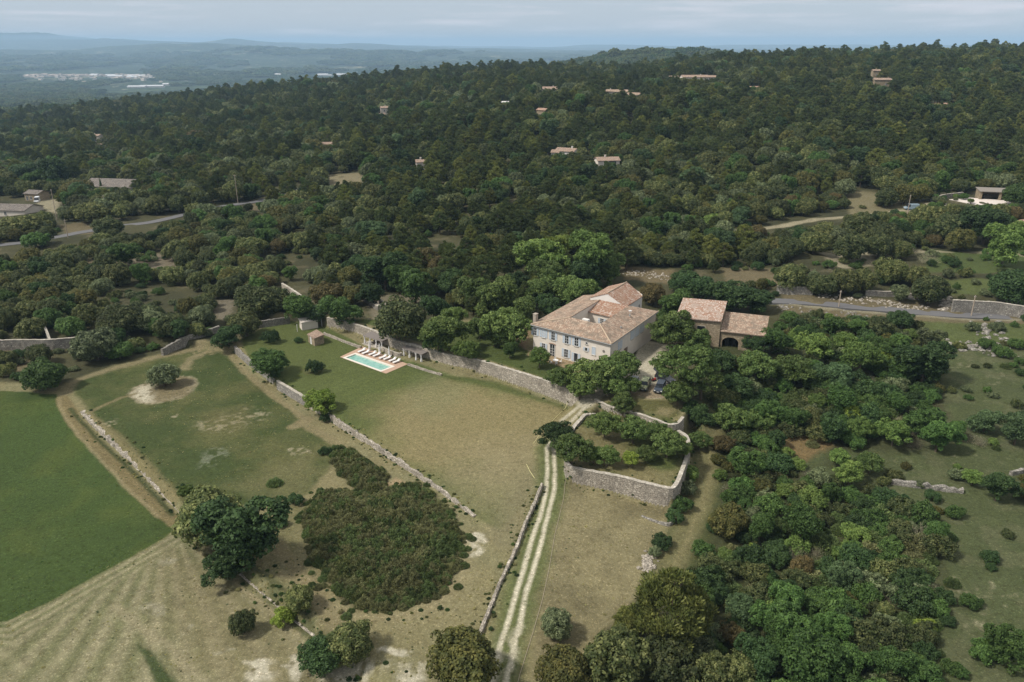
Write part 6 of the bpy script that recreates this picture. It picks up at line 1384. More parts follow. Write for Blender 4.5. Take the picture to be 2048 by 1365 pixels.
for i, (kd, mt, a, c, w) in enumerate([('oak', 'olive', 1584, 555, 70), ('oak', 'dark holm', 1645, 570, 56), ('oak', 'olive', 1690, 562, 66), ('oak', 'olive', 1728, 560, 60), ('oak', 'olive', 1783, 542, 66), ('bush', 'bluish green', 1803, 555, 44), ('oak', 'olive', 1835, 552, 52), ('oak', 'dark holm', 1862, 580, 78), ('broad', 'grey green', 1800, 585, 36),
    ('oak', 'deep green', 2025, 575, 92), ('oak', 'olive', 1857, 435, 62), ('oak', 'dark holm', 1900, 455, 70), ('oak', 'ochre', 1922, 480, 60), ('broad', 'light green', 2012, 492, 84), ('broad', 'light green', 2050, 470, 60), ('oak', 'dark holm', 1722, 452, 66), ('oak', 'dark holm', 1765, 465, 60), ('oak', 'olive', 1650, 470, 56), ('oak', 'dark holm', 1700, 495, 70), ('oak', 'dark holm', 1760, 492, 64), ('oak', 'olive', 1800, 500, 50), ('oak', 'olive', 1630, 485, 60), ('oak', 'dark holm', 1580, 495, 54),
    ('oak', 'dark holm', 1775, 395, 50), ('oak', 'ochre', 1810, 388, 50), ('oak', 'ochre', 1843, 385, 46), ('oak', 'dark holm', 1925, 372, 36), ('oak', 'green', 2035, 390, 60), ('bush', 'deep green', 2020, 352, 30), ('bush', 'bluish green', 1790, 425, 20), ('round', 'light green', 1912, 392, 12), ('round', 'light green', 1942, 402, 14)]): T(kd, mt, a, c, w)
# the slope below the barn and the right-hand thickets
for kd, mt, a, c, w in [('round', 'light green', 1638, 802, 46), ('broom', 'broom green', 1587, 798, 54), ('bush', 'deep green', 1735, 780, 60), ('bush', 'deep green', 1775, 790, 64), ('bush', 'deep green', 1805, 802, 50), ('round', 'yellow green', 1703, 824, 44), ('round', 'light green', 1722, 855, 60), ('broad', 'deep green', 1662, 860, 60),
    ('round', 'light green', 1789, 862, 70), ('broad', 'green', 1850, 842, 70), ('broad', 'green', 1878, 872, 72), ('broad', 'green', 1910, 862, 44), ('broad', 'bluish green', 1972, 840, 60), ('broad', 'bluish green', 2036, 858, 74), ('bush', 'light green', 1987, 885, 24), ('bush', 'green', 1936, 796, 18),
    ('broad', 'deep green', 1398, 828, 62), ('round', 'green', 1461, 835, 76), ('round', 'green', 1519, 838, 60), ('broad', 'deep green', 1556, 880, 42), ('round', 'green', 1399, 880, 48), ('oak', 'rusty brown', 1447, 888, 46), ('oak', 'ochre', 1437, 920, 30), ('bush', 'light green', 1375, 945, 36), ('bush', 'grey green', 1372, 978, 34), ('bush', 'green', 1362, 1010, 36), ('bush', 'deep green', 1350, 1035, 30),
    ('bush', 'light green', 1440, 952, 32), ('broad', 'green', 1491, 930, 70), ('bush', 'green', 1485, 974, 56), ('oak', 'ochre', 1522, 974, 44), ('round', 'light green', 1679, 914, 46), ('round', 'light green', 1700, 946, 62), ('round', 'green', 1741, 925, 56), ('bush', 'green', 1570, 968, 40), ('bush', 'grey green', 1912, 950, 36), ('round', 'light green', 1946, 955, 42), ('broad', 'deep green', 1997, 975, 66), ('oak', 'ochre', 2048, 985, 40),
    ('oak', 'ochre', 1457, 1042, 80), ('round', 'yellow green', 1506, 1102, 38), ('oak', 'rusty brown', 1604, 1132, 48), ('bush', 'light green', 1693, 1090, 26), ('broad', 'green', 1573, 1190, 84), ('broad', 'bluish green', 1684, 1155, 66), ('bush', 'yellow green', 1850, 1255, 48), ('broad', 'green', 2012, 1292, 84), ('bush', 'green', 1970, 1306, 66), ('bush', 'green', 1920, 1346, 38), ('broad', 'green', 1625, 1325, 130), ('broad', 'green', 1690, 1315, 80), ('broad', 'bluish green', 1482, 1218, 66), ('broad', 'green', 1542, 1240, 80),
    ('oak', 'rusty brown', 1465, 1268, 56), ('broad', 'green', 1665, 1260, 70), ('broad', 'green', 1775, 1326, 86), ('bush', 'green', 1728, 1262, 56), ('bush', 'deep green', 1324, 1085, 46), ('bush', 'grey green', 1310, 1105, 30), ('bush', 'deep green', 1910, 1028, 22), ('bush', 'deep green', 1895, 1245, 34), ('broad', 'deep green', 1515, 1320, 90), ('oak', 'olive', 1480, 1340, 80), ('broad', 'green', 1560, 1290, 70), ('oak', 'olive', 1770, 1220, 40), ('bush', 'grey green', 1945, 655, 30), ('bush', 'green', 1975, 690, 36), ('bush', 'green', 2005, 705, 40), ('bush', 'grey green', 1995, 655, 34), ('bush', 'green', 2035, 690, 36), ('bush', 'deep green', 2042, 745, 24),
    ('bare', 'grey twigs', 1930, 868, 50), ('bare', 'grey twigs', 1960, 880, 40), ('bare', 'grey twigs', 1858, 515, 44), ('bare', 'grey twigs', 1820, 500, 40), ('bare', 'grey twigs', 1540, 860, 40), ('bare', 'grey twigs', 1830, 885, 40), ('bare', 'grey twigs', 1378, 850, 34), ('bare', 'grey twigs', 1620, 950, 44), ('bare', 'grey twigs', 1868, 1180, 50), ('bare', 'grey twigs', 1790, 1165, 44), ('bare', 'grey twigs', 640, 470, 34)]: T(kd, mt, a, c, w)
# the tall trees behind the farmhouse and landmarks of the wood
for kd, mt, a, c, w, sq in [('broad', 'light green', 1068, 508, 108, .95), ('broad', 'yellow green', 1118, 492, 76, .95), ('broad', 'light green', 1185, 518, 108, 1.0), ('broad', 'garden green', 1215, 540, 66, 1.0), ('broad', 'green', 1130, 575, 90, .85), ('broad', 'green', 1075, 585, 70, .9), ('broad', 'deep green', 1030, 575, 60, 1.0), ('pine', 'pine green', 962, 540, 76, 1.15), ('broad', 'green', 830, 575, 76, .9), ('broad', 'deep green', 770, 545, 90, .85), ('broad', 'deep green', 720, 540, 70, .85), ('broad', 'deep green', 900, 560, 60, .9), ('oak', 'ochre', 905, 600, 30, 1.2), ('broad', 'bluish green', 745, 470, 62, .9), ('pine', 'pine green', 672, 500, 60, 1.0),
    ('pine', 'pine green', 1220, 455, 66, .95), ('pine', 'olive pine', 1488, 470, 56, 1.1), ('pine', 'olive pine', 1392, 480, 50, 1.1), ('broad', 'light green', 1425, 440, 44, .7), ('oak', 'ochre', 185, 325, 44, 1), ('oak', 'ochre', 158, 380, 60, .9), ('broad', 'deep green', 110, 345, 70, .9), ('pine', 'pine green', 285, 365, 50, 1.1), ('broad', 'bluish green', 40, 345, 60, .9), ('oak', 'olive', 42, 452, 76, .7), ('oak', 'olive', 180, 425, 66, .8), ('oak', 'dark holm', 215, 455, 60, .9), ('oak', 'green', 70, 480, 50, .85), ('broad', 'green', 248, 507, 62, .9), ('oak', 'olive', 355, 500, 58, .9), ('oak', 'olive', 500, 495, 62, .85), ('oak', 'rusty brown', 390, 275, 36, 1), ('pine', 'green', 810, 230, 70, .55), ('pine', 'green', 858, 250, 50, .5)]: T(kd, mt, a, c, w, None, sq)
T('broad', 'deep green', 1972, 452, 104, 'wide deep green tree in front of the loggia terrace', .72)
for kd, mt, a, c, w, sq in [('broad', 'garden green', 1000, 600, 88, 1.0), ('broad', 'green', 945, 588, 70, 1.0), ('broad', 'green', 1045, 622, 62, 1.0), ('broad', 'deep green', 872, 612, 64, 1.0), ('broad', 'green', 1160, 590, 74, 1.0), ('broad', 'deep green', 1100, 612, 62, .9), ('pine', 'pine green', 905, 520, 66, 1.2), ('pine', 'pine green', 1010, 520, 64, 1.1), ('broad', 'deep green', 1165, 555, 70, 1.0), ('oak', 'ochre', 700, 556, 56, 1.1),
    ('broad', 'deep green', 745, 590, 50, 1.0), ('oak', 'rusty brown', 880, 535, 50, 1.2), ('broad', 'green', 960, 655, 50, 1.0), ('broad', 'green', 876, 684, 56, 1.0), ('broad', 'green', 800, 560, 60, 1.0), ('broad', 'green', 1020, 700, 34, 1.1), ('broad', 'green', 1095, 560, 80, 1.0), ('broad', 'light green', 1100, 528, 80, 1.0), ('pine', 'pine green', 1255, 500, 66, 1.0)]: T(kd, mt, a, c, w, None, sq)
T('cypress', 'deep green', 202, 374, 7, 'tall thin cypress on the skyline of the left farm yard'); T('cypress', 'deep green', 342, 366, 8, 'thin cypress right of the grey-roofed building')
for i, (a, c) in enumerate([(1032, 192), (1040, 200), (1102, 208), (1118, 206), (1130, 204), (1142, 202), (1023, 198)]): T('cypress', 'deep green', a, c, 6)
# --- woods filled at random on a jittered lattice
WOOD = [(-700, 790), (40, 775), (130, 745), (250, 722), (385, 680), (440, 655), (520, 636), (585, 632), (640, 600), (720, 592), (850, 592), (960, 640), (1010, 650), (1050, 625), (1120, 590), (1270, 530), (1345, 535), (1540, 590), (1560, 560), (1640, 540), (1860, 500), (1900, 470), (2100, 440), (3200, 400), (3200, 0), (-1400, 0), (-1400, 790)]
HOLES = [[(258, 508), (352, 503), (368, 548), (300, 552), (250, 532)], [(160, 522), (250, 516), (250, 538), (180, 545)], [(640, 352), (728, 345), (728, 375), (660, 387)], [(500, 402), (545, 396), (535, 420), (500, 428)], [(-20, 395), (130, 398), (120, 440), (90, 430), (-20, 445)], [(100, 448), (225, 435), (215, 468), (120, 475)], [(725, 588), (800, 588), (870, 600), (860, 640), (740, 640)],
         [(1690, 378), (1760, 382), (1800, 400), (1860, 398), (1900, 385), (2060, 385), (2060, 425), (1880, 432), (1740, 440), (1640, 450), (1560, 462), (1480, 470), (1470, 460), (1560, 445), (1690, 425)], [(1640, 500), (2060, 500), (2060, 600), (1560, 600), (1560, 580), (1440, 570), (1440, 535), (1600, 530)], [(1245, 530), (1345, 535), (1360, 575), (1245, 575)],
         [(425, 600), (475, 600), (465, 650), (425, 650)], [(640, 575), (600, 565), (560, 560), (560, 600), (620, 625)], [(200, 380), (285, 375), (290, 392), (200, 396)]]
TH1 = [(1430, 800), (1530, 790), (1600, 820), (1570, 900), (1560, 960), (1640, 960), (1760, 990), (1880, 1060), (1900, 1180), (1850, 1330), (1860, 1500), (1380, 1500), (1340, 1400), (1400, 1260), (1362, 1190), (1392, 1110), (1416, 1040), (1428, 960), (1432, 900)]
TH2 = [(1560, 640), (1700, 640), (1840, 680), (1900, 760), (1860, 820), (1800, 900), (1640, 900), (1580, 840), (1480, 800), (1440, 740), (1540, 700)]
blk = []   # discs kept clear: buildings, placed trees
for o in COL.objects:
    if o.type == 'EMPTY' and o.get('category') in ('house', 'barn', 'pavilion', 'hut', 'shed'): blk.append((o.location.x, o.location.y, 9 if o.location.y > 260 else 17))
for t_ in TREES: blk.append((t_['x'], t_['y'], t_['R']*.62))
blk = np.array(blk)
ROADS = [hits([(-40, 497), (0, 491), (51, 486), (120, 474), (164, 465), (239, 453), (290, 448), (369, 430), (420, 419), (461, 411), (513, 404), (560, 392), (620, 372)]), hits([(1440, 465), (1500, 462), (1573, 451), (1638, 439), (1690, 435)]), hits([(1500, 600), (1556, 604), (1677, 613), (1785, 621), (1888, 630), (2048, 637)])]
def lattice(y0, y1, step, rg, umax=.86):
    xm = y1*umax; gx, gy = np.meshgrid(np.arange(-xm, xm, step), np.arange(y0, y1, step*.92)); gx = gx+(np.arange(gx.shape[0])[:, None] % 2)*step*.5
    x = (gx+rg.uniform(-.36, .36, gx.shape)*step).ravel(); y = (gy+rg.uniform(-.36, .36, gy.shape)*step).ravel(); k = np.abs(x) < y*umax+25; return x[k], y[k]
def clear(x, y, rad=1.0):
    ok = np.ones(len(x), bool)
    for bx, by, br in blk: ok &= (x-bx)**2+(y-by)**2 > (br*rad)**2
    return ok
rg = np.random.default_rng(3)
FILL = []   # x,y,R,kind,mat
def pick(rg, tab, n):
    w = np.array([t[2] for t in tab], float); return rg.choice(len(tab), n, p=w/w.sum())
MIX_OAK = [('oak', 'dark holm', 5), ('oak', 'olive', 5), ('oak', 'ochre', 1.3), ('oak', 'grey green', 1.3), ('broad', 'green', 1), ('oak', 'green', .8), ('broad', 'deep green', .8), ('oak', 'rusty brown', .35)]
MIX_PINE = [('pine', 'pine green', 9), ('pine', 'olive pine', 2.6), ('oak', 'dark holm', 1.6), ('oak', 'olive', 1.1), ('broad', 'deep green', 1), ('broad', 'bluish green', .4)]
MIX_MID = [('pine', 'pine green', 3), ('pine', 'olive pine', 1.6), ('oak', 'olive', 3.2), ('oak', 'dark holm', 2.2), ('broad', 'green', 1.2), ('oak', 'ochre', .9), ('oak', 'grey green', 1.2), ('broad', 'bluish green', .6)]
for (y0, y1, step) in ((150, 330, 5.5), (330, 470, 7.0), (470, 760, 8.4), (760, 1150, 9.6), (1150, 1500, 14)):
    x, y = lattice(y0, y1, step, rg); z = zt(x, y); px, py, dd_ = proj(x, y, z)
    ok = inside(px, py, WOOD)
    for h_ in HOLES: ok &= ~inside(px, py, h_)
    for r__ in ROADS: ok &= ldist(x, y, r__, 12) > (4.5 if y0 < 400 else 6)
    dens = fbm(x/38, y/38, 91, 3); ok &= (dens > np.where((px < 620) & (y < 430), .36, .27)) | (y > 470)
    ok &= rg.random(len(x)) > .03
    x, y, z, px, py = x[ok], y[ok], z[ok], px[ok], py[ok]; ok = clear(x, y); x, y, z, px, py = x[ok], y[ok], z[ok], px[ok], py[ok]
    sp = fbm(x/55+3, y/55, 77, 3)
    for i in range(len(x)):
        left = px[i] < 620 and py[i] > 420
        midr = py[i] > 330 and px[i] > 1240
        tab = MIX_OAK if left or (py[i] > 400 and px[i] > 1500) else (MIX_MID if midr or (py[i] > 330 and px[i] < 760) or sp[i] < .42 else MIX_PINE)
        k, m_, _ = tab[int(pick(rg, tab, 1)[0])]
        Rr = step*.5*{'oak': 1.14, 'broad': 1.12, 'pine': 1.08}[k]*(.66+.68*rg.random()**1.2)
        FILL.append((x[i], y[i], z[i], Rr, k, m_, px[i], py[i]))
# thickets of the right-hand slope
MIX_TH = [('bush', 'dark holm', 2.5), ('bush', 'olive', 1.6), ('bush', 'green', 4.5), ('bush', 'deep green', 3.5), ('bush', 'light green', 1.1), ('bush', 'grey green', 1.5), ('broom', 'broom green', 2), ('broom', 'broom brown', 1.0), ('broad', 'green', .8), ('bush', 'ochre', .5), ('bare', 'grey twigs', .5)]
x, y = lattice(58, 200, 2.9, rg); z = zt(x, y); px, py, _d = proj(x, y, z)
th = inside(px, py, TH1) | inside(px, py, TH2); mead = ((px > 1560) & (py > 640) & ~th & (rg.random(len(x)) < .09*(1+3*(fbm(x/9, y/9, 5) > .52)))); ok = (th & (fbm(x/7, y/7, 15) > .22)) | mead
sidew = inside(px, py, [(1385, 870), (1408, 880), (1402, 960), (1385, 1040), (1352, 1085), (1335, 1130), (1300, 1130), (1310, 1080), (1345, 1050), (1362, 1000), (1378, 940)]) ; ok |= sidew & (rg.random(len(x)) < .97)
ok &= clear(x, y, .9); LN = hits([(1425, 860), (1415, 923), (1410, 973), (1390, 1030), (1368, 1078), (1345, 1126), (1330, 1170)]); ok &= ldist(x, y, LN) > 3.3
for i in np.where(ok)[0]:
    k, m_, _ = MIX_TH[int(pick(rg, MIX_TH, 1)[0])]
    Rr = (1.35+1.6*rg.random()**1.5)*(1.25 if k == 'broad' else 1)*(.55 if mead[i] else 1); FILL.append((x[i], y[i], z[i], Rr, k, m_, px[i], py[i]))
# understorey of bushes in the oak wood and along walls
x, y = lattice(150, 330, 4.4, rg); z = zt(x, y); px, py, _d = proj(x, y, z)
ok = inside(px, py, WOOD) & (fbm(x/18, y/18, 55) > .5) & (rg.random(len(x)) < .55); ok |= inside(px, py, [(1440, 535), (2060, 500), (2060, 600), (1560, 600)]) & (rg.random(len(x)) < .30)
ok |= inside(px, py, [(0, 700), (110, 690), (430, 650), (440, 690), (250, 722), (130, 748), (0, 775)]) & (rg.random(len(x)) < .4)
for r__ in ROADS: ok &= ldist(x, y, r__, 12) > 4
for i in np.where(ok & clear(x, y, 1.0))[0]: FILL.append((x[i], y[i], z[i], 1.0+1.2*rg.random(), 'bush', ['green', 'deep green', 'grey green', 'olive'][rg.integers(4)], px[i], py[i]))
# largest of the random ones become things of their own, up to the limit of 300 of a kind
HS = []
for o in COL.objects:
    if o.type == 'EMPTY' and o.get('category') in ('house', 'pavilion') and o.location.y > 260:
        a_, b_, _c = proj(o.location.x, o.location.y, o.location.z+.8); dims = [c.dimensions.x if False else 10 for c in ()]
        me = [c for c in o.children if c.name.startswith('wall')][0].data; hw_ = max(abs(v.co.x) for v in me.vertices)
        hh_ = max(v.co.z for v in me.vertices); b_ -= .22*hh_*F/o.location.y; HS.append((a_, b_, hw_*F/o.location.y, o.location.y, 400))
for a_, b_, w_ in ((20, 493, 34), (62, 487, 16), (140, 473, 26), (170, 467, 12), (262, 452, 24), (330, 440, 40), (458, 412, 16), (508, 405, 16), (1545, 462, 16), (1600, 450, 30), (1660, 442, 30), (690, 368, 34), (310, 530, 50), (1760, 424, 60), (1822, 420, 20), (1960, 408, 66), (100, 415, 24), (180, 455, 40), (450, 625, 14), (1500, 556, 44), (1290, 556, 40), (1700, 515, 50), (1480, 466, 12), (50, 690, 46), (1590, 588, 36)):
    g_p = hit(a_, b_); HS.append((a_, b_+2, w_, g_p[1], 38 if a_ < 560 else 60))
NF = []
for f in FILL:
    x, y, z, Rr, k, m_, px_, py_ = f
    if y > 300 or True:
        for (a_, b_, w_, Y_, D_) in HS:
            if Y_-D_ < y < Y_+4 and abs(px_-a_) < w_*.85+Rr*F/y*.8:
                top = {'oak': 1.6, 'broad': 1.9, 'pine': 2.4}.get(k, 1.1)
                room = (py_-b_)/F*y   # height that stays below the foot of the house
                Rr = min(Rr, max(room, 0)/top)
    if Rr > 1.3 or (Rr > .8 and KC[k] == 'bush'): NF.append((x, y, z, Rr, k, m_, px_, py_))
FILL = NF
vis = []
for i, f in enumerate(FILL):
    x, y, z, Rr, k, m_, px_, py_ = f
    if not (-20 < px_ < 2068 and 90 < py_ < 1420): continue
    vis.append((Rr/math.hypot(x, y, H-z), i))
vis.sort(reverse=True)
nt = sum(KC[t['k']] != 'bush' for t in TREES); nb = sum(KC[t['k']] == 'bush' for t in TREES)
chosen = set()
for s_, i in vis:
    f = FILL[i]
    if KC[f[4]] == 'bush':
        if nb >= 250: continue
        nb += 1
    else:
        if nt >= 298: continue
        nt += 1
    chosen.add(i); TREES.append(dict(k=f[4], m=f[5], x=f[0], y=f[1], z=f[2], R=f[3], l=None, sq=.85+.3*rnd.random(), lean=0, parts=True, pw=s_*F*2, px=f[6]))
# --- labels: kind, colour and place beside a landmark, ranked by nearness
cnt = {}
for t in TREES:
    if t['l']: continue
    best = min(LMW, key=lambda l_: (t['x']-l_[1])**2+(t['y']-l_[2])**2); dx_, dy_ = t['x']-best[1], t['y']-best[2]
    t['side'] = ('right of' if dx_ > 0 else 'left of') if abs(dx_) > abs(dy_) else ('behind' if dy_ > 0 else 'in front of'); t['lm'] = best[0]; t['d'] = math.hypot(dx_, dy_)
    sz = 'small' if t['R'] < 2.2 else ('large' if t['R'] > 4.4 else ''); t['key'] = (CN[t['m']], KW[t['k']], t['side'], t['lm']); cnt.setdefault(t['key'], []).append(t)
ORD = ['nearest', 'second nearest', 'third nearest', 'fourth nearest', 'fifth nearest', 'sixth nearest']
for key, L_ in cnt.items():
    L_.sort(key=lambda t: t['d'])
    base = f'{key[0]} {key[1]} {key[2]} {key[3]}'
    for i, t in enumerate(L_):
        if len(L_) == 1: t['l'] = base+', only one there'
        elif i < 6: t['l'] = base+f', {ORD[i]}'
        else: t['l'] = base+', beyond the nearest six'
vc = {}
def add_tree(t):
    k = t['k']; v_ = rnd.randrange(KINDS[k]); cm, tm = PRO[(k, v_)][:2]
    e = empty(KN[k], (t['x'], t['y'], t['z']-.05), rnd.uniform(0, 6.28)); s = t['R']; e.scale = (s, s, s*t['sq'])
    tag(e, t['l'], KC[k], None)
    if t.get('key') and len(cnt[t['key']]) > 1: e['group'] = (t['key'][1]+('es' if t['key'][1].endswith('bush') else 's')+' '+t['key'][2]+' '+t['key'][3])
    c = bpy.data.objects.new('crown', cm); COL.objects.link(c); c.parent = e; c.material_slots[0].link = 'OBJECT'; c.material_slots[0].material = LEAF[t['m']]
    if k in ('oak', 'broad', 'round', 'plane', 'pine', 'cypress'):
        r = bpy.data.objects.new('trunk', tm); COL.objects.link(r); r.parent = e
for t in TREES: add_tree(t)
# ------------------------------------------------------------------ uncountable woods, scrub and plain trees as stuff
def scatter(name, label, rows, protos, kind='stuff'):
    """rows: x,y,z,R,squash,proto index"""
    coll = bpy.data.collections.new(name+'_sources'); obs = []
    for i, me in enumerate(protos):
        o = bpy.data.objects.new(f'{name}_source_{i:02d}', me); coll.objects.link(o); obs.append(o)
    A = np.array([r[:3] for r in rows], np.float32); me = bpy.data.meshes.new(name); me.vertices.add(len(A)); me.vertices.foreach_set('co', A.ravel())
    at = me.attributes.new('idx', 'INT', 'POINT'); at.data.foreach_set('value', np.array([r[5] for r in rows], np.int32))
    at = me.attributes.new('scl', 'FLOAT_VECTOR', 'POINT'); at.data.foreach_set('vector', np.array([(r[3], r[3], r[3]*r[4]) for r in rows], np.float32).ravel())
    rr = np.random.default_rng(9); at = me.attributes.new('rot', 'FLOAT_VECTOR', 'POINT'); at.data.foreach_set('vector', np.stack([np.zeros(len(A)), np.zeros(len(A)), rr.random(len(A))*6.28], 1).astype(np.float32).ravel())
    me.update(); o = bpy.data.objects.new(name, me); COL.objects.link(o); tag(o, label, kind=kind)
    ng = bpy.data.node_groups.new(name, 'GeometryNodeTree'); ng.interface.new_socket('Geometry', in_out='INPUT', socket_type='NodeSocketGeometry'); ng.interface.new_socket('Geometry', in_out='OUTPUT', socket_type='NodeSocketGeometry')
    N = ng.nodes; L = ng.links; gi = N.new('NodeGroupInput'); go = N.new('NodeGroupOutput'); ip = N.new('GeometryNodeInstanceOnPoints'); ci = N.new('GeometryNodeCollectionInfo')
    ci.inputs['Collection'].default_value = coll; ci.inputs['Separate Children'].default_value = True; ci.inputs['Reset Children'].default_value = True
    def na(nm, ty): q = N.new('GeometryNodeInputNamedAttribute'); q.data_type = ty; q.inputs['Name'].default_value = nm; return q.outputs['Attribute']
    ip.inputs['Pick Instance'].default_value = True
    L.new(gi.outputs[0], ip.inputs['Points']); L.new(ci.outputs[0], ip.inputs['Instance']); L.new(na('idx', 'INT'), ip.inputs['Instance Index']); L.new(na('scl', 'FLOAT_VECTOR'), ip.inputs['Scale'])
    er = N.new('FunctionNodeEulerToRotation'); L.new(na('rot', 'FLOAT_VECTOR'), er.inputs[0]); L.new(er.outputs[0], ip.inputs['Rotation']); L.new(ip.outputs[0], go.inputs[0])
    md = o.modifiers.new('scatter', 'NODES'); md.node_group = ng; return o
pk = {}; pl_ = []
def pidx(k, m_, v_):
    key = (k, m_, v_)
    if key not in pk: pk[key] = len(pl_); pl_.append(joined(k, v_, m_))
    return pk[key]
rows_t = []; rows_b = []
for i, f in enumerate(FILL):
    if i in chosen: continue
    x, y, z, Rr, k, m_, px_, py_ = f
    (rows_b if KC[k] == 'bush' else rows_t).append((x, y, z-.1, Rr, (.85+.45*rnd.random())*(1.12 if k == 'pine' else 1), (k, m_, rnd.randrange(min(3, KINDS[k])))))
def flush(name, label, rows):
    global pk, pl_
    pk = {}; pl_ = []; out = [(*r[:5], pidx(*r[5])) for r in rows]; scatter(name, label, out, pl_); print(name, len(out), len(pl_))
flush('woodland', 'continuous wood of pines and holm oaks covering the slopes behind', rows_t)
flush('undergrowth', 'tangled undergrowth of bushes filling the right thicket and wood edges', rows_b)
# far woods and hedgerow trees on the plain
rows = []
for (y0, y1, step, s0) in ((1500, 2400, 20, 11), (2300, 3100, 17, 10), (2400, 3600, 30, 15)):
    x, y = lattice(y0, y1, step, rg, .82); z = zt(x, y)
    if y0 == 2300: ok = z > -95
    elif y0 == 2400: ok = fbm(x/170, y/170, 33, 3) > .40
    else: ok = np.ones(len(x), bool)
    for a, c, d_ in zip(x[ok], y[ok], z[ok]): rows.append((a, c, d_-1, s0*(.8+.4*rg.random()), .8+.3*rg.random(), ('far', 'pine green' if rg.random() < .75 else 'deep green', int(rg.integers(2)))))
for (y0, y1, step, s0, th_) in ((3600, 6000, 52, 26, .47), (6000, 11000, 110, 52, .48)):
    x, y = lattice(y0, y1, step, rg, .8); ok = fbm(x/420, y/620, 35, 4) > th_; ok &= np.abs(x) < y*.8; ok &= (x < y*.35)
    x, y = x[ok], y[ok]; z = zt(x, y); tp, tq, _q = proj(x, y, z); ok = ~((tp > 40) & (tp < 300) & (tq > 143) & (tq < 162)); x, y, z = x[ok], y[ok], z[ok]
    for a, c, d_ in zip(x, y, z): rows.append((a, c, d_-2, s0*(.7+.6*rg.random()), .32+.15*rg.random(), ('far', 'pine green' if rg.random() < .5 else 'deep green', int(rg.integers(2)))))
flush('distant_woods', 'distant woods and hedges fading into the blue plain', rows)
# broom thicket
rows = []
bp_ = hits(BROOM); bp2 = hits(BROOM2); ax_ = np.array([p[:2] for p in bp_+bp2])
gx, gy = np.meshgrid(np.arange(ax_[:, 0].min(), ax_[:, 0].max(), 1.15), np.arange(ax_[:, 1].min(), ax_[:, 1].max(), 1.05)); x = (gx+rg.uniform(-.5, .5, gx.shape)).ravel(); y = (gy+rg.uniform(-.5, .5, gy.shape)).ravel()
s1_ = sdf(x, y, bp_); s2_ = sdf(x, y, bp2); ok = (s1_+(fbm(x/3, y/3, 5)-.5)*2 > .3) | (s2_+(fbm(x/2, y/2, 6)-.5)*2 > .2); x, y = x[ok], y[ok]; z = zt(x, y); hm = fbm(x/4, y/4, 66, 3); cm_ = fbm(x/5, y/5, 68, 3)
sb_ = sst(.2, 7, np.maximum(sdf(x, y, bp_), sdf(x, y, bp2)))
for a, c, d_, h_, c2, q_ in zip(x, y, z, hm, cm_, sb_): rows.append((a, c, d_-.05+q_*.35, (.70+.9*h_+.35*rg.random())*(.85+.55*q_), 1.0+.5*rg.random(), ('broom', 'broom brown' if rg.random() < (.25 if c2 < .47 else .6) else ('broom green' if rg.random() < .8 else 'olive'), int(rg.integers(3)))))
for i in range(150):   # stragglers round the ragged edge
    k_ = int(rg.integers(len(bp_))); p_ = bp_[k_]+(bp_[(k_+1) % len(bp_)]-bp_[k_])*rg.random(); a, c = p_[0]+rg.normal()*.9, p_[1]+rg.normal()*.9
    rows.append((a, c, zt1(a, c)-.05, .35+.5*rg.random(), 1.1, ('broom', 'broom green' if rg.random() < .6 else 'broom brown', int(rg.integers(3)))))
flush('broom_thicket', 'big rounded thicket of brownish green broom on the lower field', rows)
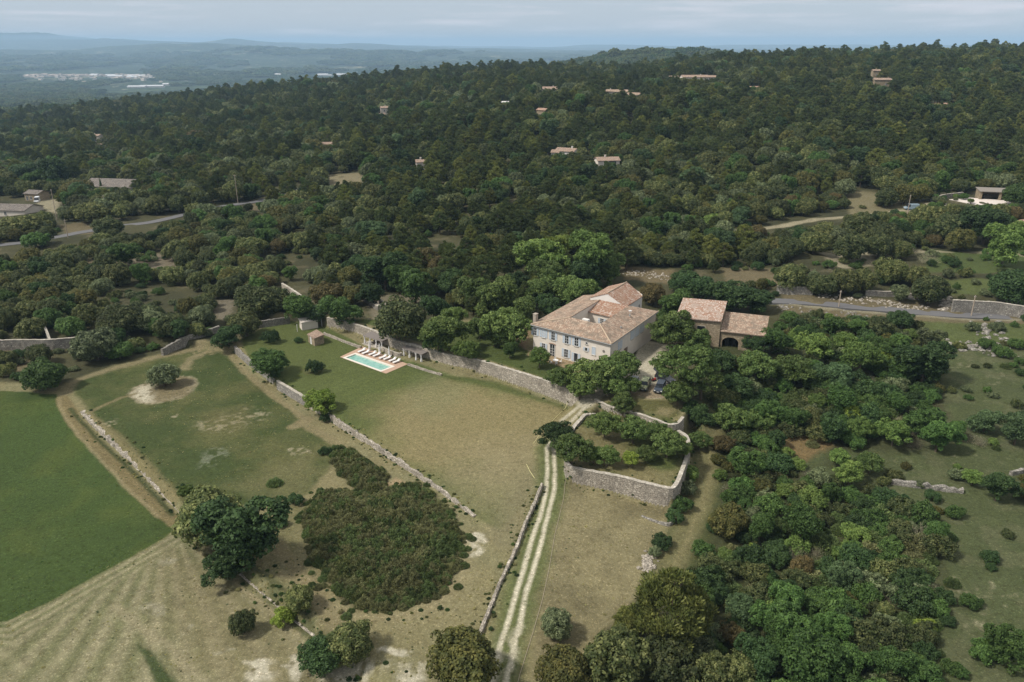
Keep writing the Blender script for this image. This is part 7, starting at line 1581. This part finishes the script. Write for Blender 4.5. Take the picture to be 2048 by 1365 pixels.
# weeds and tufts: along the feet of walls, and thinly over the fields
rows = []
for q_, n_, sp_ in ((wa, 260, .8), (wb, 300, 1.3), (wm, 150, .8), (orw, 160, .9), (wr, 80, .8), ([p[:2] for p in hits([(1084, 968), (1032, 1098), (957, 1275)])], 140, .8), ([p[:2] for p in hits([(560, 1130), (640, 1200), (740, 1240), (860, 1220), (925, 1140)])], 60, 1.0)):
    for i in range(n_):
        k_ = int(rg.integers(len(q_)-1)); t_ = rg.random(); p_ = np.array(q_[k_])*(1-t_)+np.array(q_[k_+1])*t_; a, c = p_[0]+rg.normal()*sp_, p_[1]+rg.normal()*sp_
        rows.append((a, c, zt1(a, c)-.03, .11+.30*rg.random()**2, 1.0, ('broom' if rg.random() < .6 else 'bush', ['green', 'deep green', 'olive', 'straw'][rg.integers(4)], int(rg.integers(3)))))
gx = rg.uniform(-75, 62, 16000); gy = rg.uniform(58, 175, 16000); gz = zt(gx, gy); gpx, gpy, _g = proj(gx, gy, gz)
fo = [(0, 790), (140, 770), (440, 700), (610, 845), (700, 900), (880, 980), (1090, 985), (1130, 965), (1330, 1020), (1290, 1150), (1060, 1500), (-200, 1500), (-200, 790)]
g2 = [(-200, 785), (118, 795), (350, 1060), (0, 1252), (-200, 1330)]; lane_ = hits([(1100, 890), (1094, 960), (1080, 1050), (1045, 1180), (1015, 1290), (985, 1400)])
okg = inside(gpx, gpy, fo) & (fbm(gx/6, gy/6, 41, 3) > .47) & (ldist(gx, gy, lane_) > 2.2)
ing = inside(gpx, gpy, g2); inl = inside(gpx, gpy, [(350, 1064), (0, 1252), (-300, 1400), (-300, 1600), (760, 1600), (640, 1300)])
for a, c, d_, g_i, l_i in zip(gx[okg], gy[okg], gz[okg], ing[okg], inl[okg]):
    mt = ('green' if rg.random() < .7 else 'olive') if g_i else (['straw', 'straw', 'straw', 'grey green'][rg.integers(4)]); rows.append((a, c, d_-.03, (.08+.12*rg.random()**2)*(1.5 if rg.random() < .03 else 1), .6, ('broom', mt, int(rg.integers(3)))))
flush('weeds', 'tufts of grass and weeds dotted over the fields and wall feet', rows)
# ------------------------------------------------------------------ air between here and the far hills
hz = MB(); hz.box((0, 21000, (H+165-260)/2), (80000, 50000, H+165+260)); haze = hz.build('haze', [], None); tag(haze, 'thin blue haze over the plain', kind='stuff')
m = bpy.data.materials.new('haze_air'); m.use_nodes = True; n = m.node_tree.nodes; l = m.node_tree.links; n.clear(); o = n.new('ShaderNodeOutputMaterial'); v = n.new('ShaderNodeVolumePrincipled')
v.inputs['Color'].default_value = (.50, .74, .98, 1); v.inputs['Density'].default_value = 0.000072; v.inputs['Anisotropy'].default_value = .0
l.new(v.outputs[0], o.inputs['Volume']); haze.data.materials.append(m)
print('trees', nt, 'bushes', nb, 'objects', len(bpy.data.objects))
